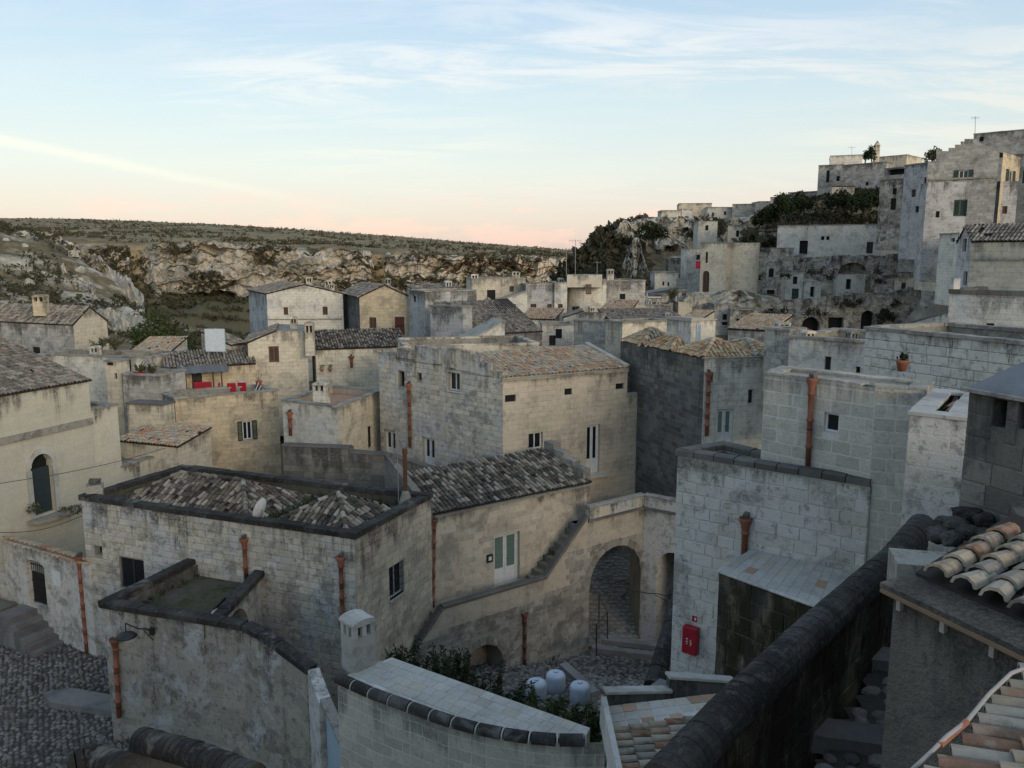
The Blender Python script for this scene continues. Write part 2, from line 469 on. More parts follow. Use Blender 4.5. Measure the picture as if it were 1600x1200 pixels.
class MB:
    """collects faces in world space, builds ONE mesh object"""
    def __init__(s):
        s.v, s.f = [], []

    def poly(s, pts):
        i = len(s.v)
        s.v += [tuple(p) for p in pts]
        s.f.append(list(range(i, i + len(pts))))
        return s

    def box(s, c, ax, ay, az):
        """centre and three half-axis vectors"""
        c, ax, ay, az = Vector(c), Vector(ax), Vector(ay), Vector(az)
        i = len(s.v)
        for k in range(8):
            s.v.append(tuple(c + ax * (1 if k & 1 else -1) + ay * (1 if k & 2 else -1) + az * (1 if k & 4 else -1)))
        for q in ((0, 2, 3, 1), (4, 5, 7, 6), (0, 1, 5, 4), (2, 6, 7, 3), (0, 4, 6, 2), (1, 3, 7, 5)):
            s.f.append([i + k for k in q])
        return s

    def bar(s, a, b, w, h=None, up=(0, 0, 1)):
        a, b = Vector(a), Vector(b)
        d = b - a
        up = Vector(up)
        sd = d.cross(up)
        if sd.length < 1e-6:
            sd = d.cross(Vector((1, 0, 0)))
        sd.normalize()
        u2 = sd.cross(d).normalized()
        return s.box((a + b) / 2, d / 2, sd * w / 2, u2 * (h or w) / 2)

    def tube(s, pts, rad, n=8, cap=True):
        pts = [Vector(p) for p in pts]
        if not hasattr(rad, '__len__'):
            rad = [rad] * len(pts)
        i0 = len(s.v)
        ref = Vector((0.31, 0.22, 0.92))
        for k, p in enumerate(pts):
            d = (pts[min(k + 1, len(pts) - 1)] - pts[max(k - 1, 0)])
            d = d.normalized() if d.length > 1e-9 else Vector((0, 0, 1))
            a = d.cross(ref).normalized()
            b = d.cross(a)
            for j in range(n):
                t = 2 * math.pi * j / n
                s.v.append(tuple(p + (a * math.cos(t) + b * math.sin(t)) * rad[k]))
        for k in range(len(pts) - 1):
            for j in range(n):
                s.f.append([i0 + k * n + j, i0 + k * n + (j + 1) % n, i0 + (k + 1) * n + (j + 1) % n, i0 + (k + 1) * n + j])
        if cap:
            s.f.append([i0 + j for j in range(n)])
            s.f.append([i0 + (len(pts) - 1) * n + j for j in range(n - 1, -1, -1)])
        return s

    def lathe(s, base, prof, n=12):
        """profile of (radius, height) turned about a vertical axis"""
        base = Vector(base)
        return s.tube2([(base + Vector((0, 0, h)), r) for r, h in prof], n)

    def tube2(s, pr, n):
        i0 = len(s.v)
        for p, r in pr:
            for j in range(n):
                t = 2 * math.pi * j / n
                s.v.append((p.x + r * math.cos(t), p.y + r * math.sin(t), p.z))
        for k in range(len(pr) - 1):
            for j in range(n):
                s.f.append([i0 + k * n + j, i0 + k * n + (j + 1) % n, i0 + (k + 1) * n + (j + 1) % n, i0 + (k + 1) * n + j])
        s.f.append([i0 + j for j in range(n - 1, -1, -1)])
        s.f.append([i0 + (len(pr) - 1) * n + j for j in range(n)])
        return s

    def prism(s, pts, z0, z1):
        """vertical prism over a plan polygon (z0 / z1 numbers or lists)"""
        n = len(pts)
        a = [Vector((p[0], p[1], z0[i] if hasattr(z0, '__len__') else z0)) for i, p in enumerate(pts)]
        b = [Vector((p[0], p[1], z1[i] if hasattr(z1, '__len__') else z1)) for i, p in enumerate(pts)]
        i0 = len(s.v)
        s.v += [tuple(p) for p in a] + [tuple(p) for p in b]
        for i in range(n):
            j = (i + 1) % n
            s.f.append([i0 + i, i0 + j, i0 + n + j, i0 + n + i])
        s.f.append([i0 + i for i in range(n - 1, -1, -1)])
        s.f.append([i0 + n + i for i in range(n)])
        return s

    def build(s, name, mat, parent=None, smooth=False, ztop=None, fix=True, origin=None):
        if not s.v:
            return None
        vs_ = np.array(s.v, dtype=float)
        if origin is None:
            origin = Vector(((vs_[:, 0].min() + vs_[:, 0].max()) / 2, (vs_[:, 1].min() + vs_[:, 1].max()) / 2, vs_[:, 2].min()))
        me = bpy.data.meshes.new(name)
        me.from_pydata([tuple(p) for p in (vs_ - np.array(origin))], [], s.f)
        if fix:
            bm = bmesh.new()
            bm.from_mesh(me)
            bmesh.ops.recalc_face_normals(bm, faces=bm.faces)
            bm.to_mesh(me)
            bm.free()
        uvbox(me, origin)
        me.materials.append(MATS[mat] if isinstance(mat, str) else mat)
        if smooth:
            me.polygons.foreach_set('use_smooth', [True] * len(me.polygons))
        return put(name, me, origin, parent, float(vs_[:, 2].max()) if ztop is None else ztop)


def uvbox(me, origin):
    uv = me.uv_layers.new(name='UVMap')
    nl = len(me.loops)
    if not nl:
        return
    co = np.empty(len(me.vertices) * 3)
    me.vertices.foreach_get('co', co)
    co = co.reshape(-1, 3) + np.array(origin)
    li = np.empty(nl, dtype=np.int32)
    me.loops.foreach_get('vertex_index', li)
    npoly = len(me.polygons)
    ls = np.empty(npoly, dtype=np.int32)
    lt = np.empty(npoly, dtype=np.int32)
    me.polygons.foreach_get('loop_start', ls)
    me.polygons.foreach_get('loop_total', lt)
    nr = np.empty(npoly * 3)
    me.polygons.foreach_get('normal', nr)
    nr = nr.reshape(-1, 3)
    pn = np.repeat(nr, lt, axis=0)
    p = co[li]
    flat = np.abs(pn[:, 2]) > 0.75
    h = np.hypot(pn[:, 0], pn[:, 1]) + 1e-9
    tx, ty = -pn[:, 1] / h, pn[:, 0] / h
    u = np.where(flat, p[:, 0], p[:, 0] * tx + p[:, 1] * ty)
    v = np.where(flat, p[:, 1], p[:, 2])
    uv.data.foreach_set('uv', np.stack([u, v], 1).ravel())


class Pl:
    """vertical plane through plan points A->B; outward normal = right of A->B"""
    def __init__(s, A, B):
        s.a = Vector((A[0], A[1]))
        d = Vector((B[0], B[1])) - s.a
        s.len = d.length
        s.d = d.normalized()
        s.n = Vector((s.d.y, -s.d.x))

    def sz(s, px, py):
        r = ray(px, py)
        den = r.x * s.n.x + r.y * s.n.y
        t = (s.a.x * s.n.x + s.a.y * s.n.y) / den
        p = r * t
        return ((p.x - s.a.x) * s.d.x + (p.y - s.a.y) * s.d.y, p.z)

    def P(s, u, z, off=0.0):
        return Vector((s.a.x + s.d.x * u + s.n.x * off, s.a.y + s.d.y * u + s.n.y * off, z))

    def rect(s, b):
        x0, y0, x1, y1 = b
        mx, my = (x0 + x1) / 2, (y0 + y1) / 2
        a, c = s.sz(x0, my)[0], s.sz(x1, my)[0]
        return min(a, c), max(a, c), s.sz(mx, y1)[1], s.sz(mx, y0)[1]

    @property
    def D3(s):
        return Vector((s.d.x, s.d.y, 0))

    @property
    def N3(s):
        return Vector((s.n.x, s.n.y, 0))


def inside(p, poly):
    x, y = p
    c = False
    n = len(poly)
    for i in range(n):
        x0, y0 = poly[i]
        x1, y1 = poly[(i + 1) % n]
        if (y0 > y) != (y1 > y) and x < (x1 - x0) * (y - y0) / (y1 - y0) + x0:
            c = not c
    return c


def arch_poly(s0, s1, z0, z1, rise=None, n=8):
    w = s1 - s0
    r = w / 2 if rise is None else rise
    pts = [(s0, z0), (s1, z0)]
    for k in range(n + 1):
        t = math.pi * k / n
        pts.append(((s0 + s1) / 2 + w / 2 * math.cos(t), z1 - r + r * math.sin(t)))
    return pts


def wall(parent, pl, poly, holes, mat, name='wall', thick=0.0, reveal=0.22, ztop=None, reveals=None, rvec=None):
    """a wall face with real openings; holes are (s,z) polygons, their reveals go into the wall"""
    loops = [poly] + holes
    co, ed = [], []
    for lp in loops:
        i0 = len(co)
        co += [Vector(p) for p in lp]
        ed += [(i0 + i, i0 + (i + 1) % len(lp)) for i in range(len(lp))]
    v2, _, f2, *_ = delaunay_2d_cdt(co, ed, [], 0, 1e-5)
    m = MB()
    V = [pl.P(p.x, p.y) for p in v2]
    i0 = len(m.v)
    m.v += [tuple(p) for p in V]
    keep = []
    for f in f2:
        c = (sum(v2[i].x for i in f) / len(f), sum(v2[i].y for i in f) / len(f))
        if inside(c, poly) and not any(inside(c, h) for h in holes):
            keep.append([i0 + i for i in f])
    m.f += keep
    for k, h in enumerate(holes):
        rv = reveals[k] if reveals else reveal
        n = len(h)
        for i in range(n):
            p, q = h[i], h[(i + 1) % n]
            iv_ = rvec[k] if rvec and rvec[k] is not None else pl.N3 * -rv
            m.poly([pl.P(*p), pl.P(*q), pl.P(*q) + iv_, pl.P(*p) + iv_])
    if thick > 0:
        i1 = len(m.v)
        m.v += [tuple(pl.P(p.x, p.y, -thick)) for p in v2]
        m.f += [[i1 + (i - i0) for i in reversed(f)] for f in keep]
        n = len(poly)
        for i in range(n):
            p, q = poly[i], poly[(i + 1) % n]
            m.poly([pl.P(*p), pl.P(*p, -thick), pl.P(*q, -thick), pl.P(*q)])
    zt = max(p[1] for p in poly) if ztop is None else ztop
    o = m.build(name, mat, parent, ztop=zt, fix=False)
    bm = bmesh.new()
    bm.from_mesh(o.data)
    bmesh.ops.remove_doubles(bm, verts=bm.verts, dist=0.0005)
    # make the front face look outward
    for f in bm.faces:
        f.normal_update()
    fr = sum(f.normal.dot(pl.N3) * f.calc_area() for f in bm.faces if abs(f.normal.dot(pl.N3)) > 0.9) if thick == 0 else 1
    if fr < 0:
        bmesh.ops.reverse_faces(bm, faces=bm.faces)
    bm.to_mesh(o.data)
    bm.free()
    return o


# ---- modelled blocks, shared unit meshes (x along wall, y out of wall, z up)
UNIT = {}


def unit_block(k, mat):
    key = ('b', k, mat)
    if key not in UNIT:
        rr = random.Random(100 + k)
        bx, bz = 0.035, 0.06
        j = lambda a: rr.uniform(-a, a)
        v = []
        for x, z in ((-.5, -.5), (.5, -.5), (.5, .5), (-.5, .5)):
            v.append((x, 0, z))
        for x, z in ((-.5, -.5), (.5, -.5), (.5, .5), (-.5, .5)):
            v.append((x + j(.008), 0.7, z + j(.015)))
        for x, z in ((-.5 + bx, -.5 + bz), (.5 - bx, -.5 + bz), (.5 - bx, .5 - bz), (-.5 + bx, .5 - bz)):
            v.append((x + j(.012), 1 + j(.12), z + j(.02)))
        f = []
        for a in range(4):
            b = (a + 1) % 4
            f += [(a, b, 4 + b, 4 + a), (4 + a, 4 + b, 8 + b, 8 + a)]
        f.append((8, 9, 10, 11))
        me = bpy.data.meshes.new('stone_block')
        me.from_pydata(v, [], f)
        me.materials.append(MATS[mat])
        UNIT[key] = me
    return UNIT[key]


def intervals(poly, z):
    xs = []
    n = len(poly)
    for i in range(n):
        x0, y0 = poly[i]
        x1, y1 = poly[(i + 1) % n]
        if (y0 > z) != (y1 > z):
            xs.append((x1 - x0) * (z - y0) / (y1 - y0) + x0)
    xs.sort()
    return [(xs[i], xs[i + 1]) for i in range(0, len(xs) - 1, 2)]


def isect(a, b):
    r = []
    for p in a:
        for q in b:
            lo, hi = max(p[0], q[0]), min(p[1], q[1])
            if hi - lo > 0.02:
                r.append((lo, hi))
    return r


def lay_blocks(pl, poly, holes, h, l, gap=0.018, z0=None, seed=1, off=0.0):
    rr = random.Random(seed)
    zb = min(p[1] for p in poly) if z0 is None else z0
    zt = max(p[1] for p in poly)
    res = []
    z = zb
    row = 0
    while z < zt - 0.05:
        z1 = min(z + h * rr.uniform(0.97, 1.03), zt)
        iv = isect(intervals(poly, z + 0.012), intervals(poly, z1 - 0.012))
        cut = []
        for ho in holes:
            hz0, hz1 = min(p[1] for p in ho), max(p[1] for p in ho)
            if hz1 > z + 0.02 and hz0 < z1 - 0.02:
                ss = [p for q in (max(z, hz0) + 0.012, (max(z, hz0) + min(z1, hz1)) / 2, min(z1, hz1) - 0.012) for I in intervals(ho, q) for p in I]
                if ss:
                    cut.append((min(ss), max(ss)))
        for c in cut:
            nv = []
            for a, b in iv:
                if c[1] <= a or c[0] >= b:
                    nv.append((a, b))
                else:
                    if c[0] - a > 0.03:
                        nv.append((a, c[0]))
                    if b - c[1] > 0.03:
                        nv.append((c[1], b))
            iv = nv
        for a, b in iv:
            s = a
            first = True
            while s < b - 0.02:
                L = l * rr.uniform(0.78, 1.22) * (rr.uniform(0.4, 0.7) if first and row % 2 else 1)
                first = False
                e = s + L
                if b - e < 0.35 * l:
                    e = b
                res.append((s + gap / 2, e - gap / 2, z + gap / 2, z1 - gap / 2))
                s = e
        z = z1
        row += 1
    return res


def blocks(parent, pl, poly, holes, h, l, mat, cap=300, gap=0.018, proud=0.02, seed=1, ztop=None, name='stone_block', skip=None):
    """every block an object of its own (largest first), the rest one mesh"""
    bl = lay_blocks(pl, poly, holes, h, l, gap, seed=seed)
    if skip:
        bl = [b for b in bl if not skip((b[0] + b[1]) / 2, (b[2] + b[3]) / 2)]
    bl.sort(key=lambda b: -((b[1] - b[0]) * (b[3] - b[2])) / (pl.P(b[0], b[2]).length ** 2))
    rr = random.Random(seed + 5)
    zt = max(p[1] for p in poly) if ztop is None else ztop
    rot = math.atan2(pl.d.y, pl.d.x)
    m = MB()
    for i, (a, b, z0, z1) in enumerate(bl):
        k = rr.randrange(6)
        pr = proud * rr.uniform(0.55, 1.3)
        c = pl.P((a + b) / 2, (z0 + z1) / 2)
        if i < cap:
            o = put(name, unit_block(k, mat), c, parent, zt)
            # unit block's +y must be the outward normal (right of d): mirror through rotation by 180
            o.rotation_euler = (0, 0, rot + math.pi)
            o.scale = (b - a, pr, z1 - z0)
        else:
            me = unit_block(k, mat)
            i0 = len(m.v)
            for v in me.vertices:
                m.v.append(tuple(c + pl.D3 * (-v.co.x * (b - a)) + pl.N3 * (v.co.y * pr) + Vector((0, 0, v.co.z * (z1 - z0)))))
            m.f += [[i0 + j for j in p.vertices] for p in me.polygons]
    if m.v:
        o = m.build('small_stone_blocks', mat, parent, ztop=zt, fix=False)
        tag(o, kind='stuff')
    return len(bl)


# ---- roof tiles
def unit_tile(mat, k=0):
    key = ('t', mat, k)
    if key not in UNIT:
        rr = random.Random(40 + k)
        v, f = [], []
        n = 5
        for e, (y, r, zo) in enumerate(((-.5, 0.5, 0.03), (.5, 0.40, -0.02))):
            for i in range(n + 1):
                t = math.pi * i / n
                v.append((math.cos(t) * r, y, math.sin(t) * r * 0.95 + zo))
        for i in range(n + 1):
            t = math.pi * i / n
            v.append((math.cos(t) * 0.38, -.5, math.sin(t) * 0.34 + 0.03))
        for i in range(n):
            f += [(i, i + 1, n + 2 + i, n + 1 + i), (i + 1, i, 2 * n + 2 + i, 2 * n + 3 + i)]
        me = bpy.data.meshes.new('roof_tile')
        me.from_pydata(v, [], f)
        bm = bmesh.new()
        bm.from_mesh(me)
        bmesh.ops.recalc_face_normals(bm, faces=bm.faces)
        bm.to_mesh(me)
        bm.free()
        me.materials.append(MATS[mat])
        UNIT[key] = me
    return UNIT[key]


def tiles(parent, poly3, ea, eb, mat, w=0.21, ln=0.42, expo=0.33, cap=0, lift=0.03, jit=1.0, seed=3, bed='tile_bed', miss=0.02, bedname='roof_slope', rad=0.185):
    """half-round tiles in columns running up the slope of a plane polygon; ea->eb is the eave (left to right)"""
    rr = random.Random(seed)
    P = [Vector(p) for p in poly3]
    ea, eb = Vector(ea), Vector(eb)
    nrm = Vector((0, 0, 0))
    for i in range(len(P)):
        nrm += (P[i] - P[0]).cross(P[(i + 1) % len(P)] - P[0])
    nrm.normalize()
    if nrm.z < 0:
        nrm = -nrm
    ex = (eb - ea).normalized()
    up = nrm.cross(ex).normalized()
    if up.z < 0:
        up = -up
    P2 = [((p - ea).dot(up), (p - ea).dot(ex)) for p in P]        # (along slope, along eave)
    slab = MB()
    n = len(P)
    slab.poly(P)
    slab.poly([p - nrm * 0.08 for p in P])
    for i in range(n):
        slab.poly([P[i], P[(i + 1) % n], P[(i + 1) % n] - nrm * 0.08, P[i] - nrm * 0.08])
    root = slab.build(bedname, bed, parent)
    xs = [p[1] for p in P2]
    c = min(xs) + w / 2
    lst = []
    while c < max(xs) - w * 0.3:
        for a, b in intervals([(p[0], p[1]) for p in P2], c):
            y = a - 0.06
            while y < b - ln * 0.45:
                yy = min(y, b - ln)
                if rr.random() > miss:
                    lst.append((c + rr.gauss(0, 0.008) * jit, yy + rr.gauss(0, 0.012) * jit, rr.gauss(0, 0.035) * jit))
                y += expo
        c += w
    M0 = Matrix((ex, up, nrm)).transposed()
    lst.sort(key=lambda t: (ea + ex * t[0] + up * t[1]).length)
    m = MB()
    me = unit_tile(mat)
    for i, (c, y, a) in enumerate(lst):
        q = M0 @ Matrix.Rotation(a, 3, 'Z') @ Matrix.Rotation(-0.045 + rr.gauss(0, 0.012) * jit, 3, 'X')
        loc = ea + ex * c + up * (y + ln / 2) + nrm * (lift * (0.6 + 0.5 * rr.random()))
        S = (rad * rr.uniform(0.94, 1.06), ln, rad * rr.uniform(0.9, 1.1))
        if i < cap:
            o = put('roof_tile', me, loc, root)
            o.rotation_euler = q.to_euler()
            o.scale = S
        else:
            i0 = len(m.v)
            for v in me.vertices:
                m.v.append(tuple(loc + q @ Vector((v.co.x * S[0], v.co.y * S[1], v.co.z * S[2]))))
            m.f += [[i0 + j for j in p.vertices] for p in me.polygons]
    if m.v:
        o = m.build('more_roof_tiles', mat, root, fix=False)
        tag(o, kind='stuff')
    return root


def ridge_tiles(parent, a, b, mat, rad=0.2, ln=0.42, name='ridge_tile', lift=0.05, seed=2):
    rr = random.Random(seed)
    a, b = Vector(a), Vector(b)
    d = (b - a)
    n = max(1, int(d.length / (ln * 0.85)))
    d.normalize()
    sd = d.cross(Vector((0, 0, 1))).normalized()
    up = sd.cross(d)
    M0 = Matrix((sd, d, up)).transposed()
    for i in range(n):
        o = put(name, unit_tile(mat), a + d * ((i + 0.5) * (b - a).length / n) + up * lift, parent)
        o.rotation_euler = (M0 @ Matrix.Rotation(rr.gauss(0, 0.03), 3, 'Z') @ Matrix.Rotation(-0.03, 3, 'X')).to_euler()
        o.scale = (rad, ln, rad)


# ---- openings
def opening(parent, pl, s0, s1, z0, z1, style, dep=0.16):
    """door / window joinery set into the reveal"""
    X, N, Zv = pl.D3, pl.N3, Vector((0, 0, 1))
    w, h = s1 - s0, z1 - z0
    cs, cz = (s0 + s1) / 2, (z0 + z1) / 2

    def pan(m, a, b, c, d, off, th=0.03):
        m.box(pl.P((a + b) / 2, (c + d) / 2, off), X * (b - a) / 2, N * th / 2, Zv * (d - c) / 2)

    def frame(m, a, b, c, d, off, t, th=0.05):
        pan(m, a, a + t, c, d, off, th)
        pan(m, b - t, b, c, d, off, th)
        pan(m, a + t, b - t, c, c + t, off, th)
        pan(m, a + t, b - t, d - t, d, off, th)

    e = 0.004
    s0, s1, z0, z1 = s0 + e, s1 - e, z0 + e, z1 - e
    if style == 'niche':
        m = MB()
        pan(m, s0, s1, z0, z1, -dep - 0.02, 0.03)  # dark panel paints the shade inside the opening
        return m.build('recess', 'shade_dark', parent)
    if style == 'dark':
        m = MB()
        frame(m, s0, s1, z0, z1, -dep, 0.05)
        o = m.build('window', 'dark_wood', parent)
        m = MB()
        pan(m, s0 + .05, s1 - .05, z0 + .05, z1 - .05, -dep - 0.01, 0.015)
        m.build('pane', 'glass_dark', o)
        return o
    if style in ('white', 'whitebig', 'grille', 'brownwin', 'tealwin'):
        fm = {'brownwin': 'brown_wood', 'tealwin': 'teal_paint'}.get(style, 'white_paint')
        m = MB()
        t = 0.07 if w > 0.5 else 0.05
        frame(m, s0, s1, z0, z1, -dep, t)
        if w > 0.55:
            pan(m, cs - t / 2, cs + t / 2, z0 + t, z1 - t, -dep + 0.008, 0.05)
        o = m.build('window', fm, parent)
        rs = ((s0 + t, cs - t / 2), (cs + t / 2, s1 - t)) if w > 0.55 else ((s0 + t, s1 - t),)
        for a, b in rs:
            m = MB()
            pan(m, a, b, z0 + t, z1 - t, -dep - 0.008, 0.015)
            m.build('pane', 'glass_dark', o)
        if style == 'grille':
            m = MB()
            nb = max(3, int(w / 0.14))
            for i in range(1, nb):
                x = s0 + w * i / nb
                m.tube([pl.P(x, z0, -0.05), pl.P(x, z1, -0.05)], 0.012, 5)
            for i in range(1, 4):
                z = z0 + h * i / 4
                m.tube([pl.P(s0, z, -0.05), pl.P(s1, z, -0.05)], 0.012, 5)
            m.build('window_grille', 'iron', o)
        return o
    if style in ('door', 'doorgreen', 'doordark'):
        fm = 'white_paint'
        m = MB()
        frame(m, s0, s1, z0, z1, -dep, 0.06, 0.07)
        o = m.build('door', fm, parent)
        gm = 'sage_glass' if style == 'doorgreen' else 'glass_dark'
        for a, b in ((s0 + .06, cs - .004), (cs + .004, s1 - .06)):
            m = MB()
            zs = z0 + h * 0.30
            t = min(0.09, (b - a) * 0.22)
            pan(m, a, a + t, z0 + .06, z1 - .06, -dep - .005, .045)
            pan(m, b - t, b, z0 + .06, z1 - .06, -dep - .005, .045)
            pan(m, a + t, b - t, z1 - .06 - t, z1 - .06, -dep - .005, .045)
            pan(m, a + t, b - t, z0 + .06, zs, -dep - .012, .03)
            lf = m.build('door_leaf', fm, o)
            m = MB()
            pan(m, a + t, b - t, zs, z1 - .06 - t, -dep - .015, .012)
            m.build('pane', gm, o)
        m = MB()
        m.tube([pl.P(cs + .05, z0 + h * .47, -dep + .03), pl.P(cs + .05, z0 + h * .47, -dep + .06), pl.P(cs + .15, z0 + h * .47, -dep + .06)], 0.012, 6)
        m.build('handle', 'iron', o)
        return o
    if style in ('brown', 'redbrown', 'bluedoor', 'greendoor', 'darkdoor', 'greenclosed', 'paledoor'):
        fm = {'brown': 'brown_wood', 'redbrown': 'red_brown', 'bluedoor': 'lead_grey', 'greendoor': 'green_paint', 'darkdoor': 'dark_wood',
              'greenclosed': 'green_paint', 'paledoor': 'pale_blue_paint'}[style]
        m = MB()
        frame(m, s0, s1, z0, z1, -dep, 0.05, 0.06)
        o = m.build('shuttered_window' if style in ('brown', 'greenclosed') else 'door', fm, parent)
        for a, b in ((s0 + .05, cs - .005), (cs + .005, s1 - .05)):
            m = MB()
            frame(m, a, b, z0 + .05, z1 - .05, -dep - .01, min(.06, (b - a) * .2), .04)
            if style in ('brown', 'greenclosed'):
                nb = max(4, int(h / 0.09))
                for i in range(nb):
                    z = z0 + .08 + (h - .16) * (i + .5) / nb
                    m.box(pl.P((a + b) / 2, z, -dep - .012), X * (b - a) * .45, (N * .012 - Zv * .012), Zv * .016 + N * .004)
            else:
                pan(m, a + .03, b - .03, z0 + .07, cz - .04, -dep - .02, .02)
                pan(m, a + .03, b - .03, cz + .04, z1 - .07, -dep - .02, .02)
            m.build('shutter' if style in ('brown', 'greenclosed') else 'door_leaf', fm, o)
        return o
    if style == 'greenopen':
        o = opening(parent, pl, s0 - e, s1 + e, z0 - e, z1 + e, 'white', dep)
        for sg in (-1, 1):
            c = cs + sg * (w * 0.5 + w * 0.27)
            m = MB()
            a, b = c - w * .25, c + w * .25
            frame(m, a, b, z0 - .03, z1 + .03, 0.045, .05, .04)
            nb = max(5, int(h / 0.08))
            for i in range(nb):
                z = z0 + h * (i + .5) / nb
                m.box(pl.P(c, z, 0.045), X * (b - a) * .42, N * .012 - Zv * .012, Zv * .014 + N * .004)
            m.build('shutter', 'green_paint', o)
        return o


def sill(parent, pl, s0, s1, z0, mat='coping_pale', ov=0.05, out_=0.06):
    m = MB()
    m.box(pl.P((s0 + s1) / 2, z0 - 0.035, -0.05 + out_ / 2), pl.D3 * ((s1 - s0) / 2 + ov), pl.N3 * (0.05 + out_ / 2 + 0.02), Vector((0, 0, 0.035)))
    return m.build('window_sill', mat, parent)


def surround(parent, pl, s0, s1, z0, z1, t=0.12, mat='coping_pale', out_=0.03):
    m = MB()
    for a, b, c, d in ((s0 - t, s0, z0, z1 + t), (s1, s1 + t, z0, z1 + t), (s0, s1, z1, z1 + t)):
        m.box(pl.P((a + b) / 2, (c + d) / 2, out_ / 2 - .01), pl.D3 * (b - a) / 2, pl.N3 * (out_ / 2 + .01), Vector((0, 0, (d - c) / 2)))
    return m.build('window_surround', mat, parent)


def offset_poly(pts, d):
    """offset a CCW plan polygon outward by d"""
    n = len(pts)
    r = []
    for i in range(n):
        p0, p1, p2 = Vector(pts[i - 1][:2]), Vector(pts[i][:2]), Vector(pts[(i + 1) % n][:2])
        d1, d2 = (p1 - p0).normalized(), (p2 - p1).normalized()
        n1, n2 = Vector((d1.y, -d1.x)), Vector((d2.y, -d2.x))
        k = n1 + n2
        k = k / max(0.3, 1 + n1.dot(n2))
        r.append(p1 + k * d)
    return r


def ring(m, outer, inner, z0, z1):
    n = len(outer)
    V = lambda p, z: Vector((p[0], p[1], z))
    for i in range(n):
        j = (i + 1) % n
        a, b, c, d = outer[i], outer[j], inner[j], inner[i]
        m.poly([V(a, z1), V(b, z1), V(c, z1), V(d, z1)])
        m.poly([V(a, z0), V(b, z0), V(b, z1), V(a, z1)])
        m.poly([V(d, z0), V(d, z1), V(c, z1), V(c, z0)])
        m.poly([V(a, z0), V(d, z0), V(c, z0), V(b, z0)])
    return m


HID = [0]


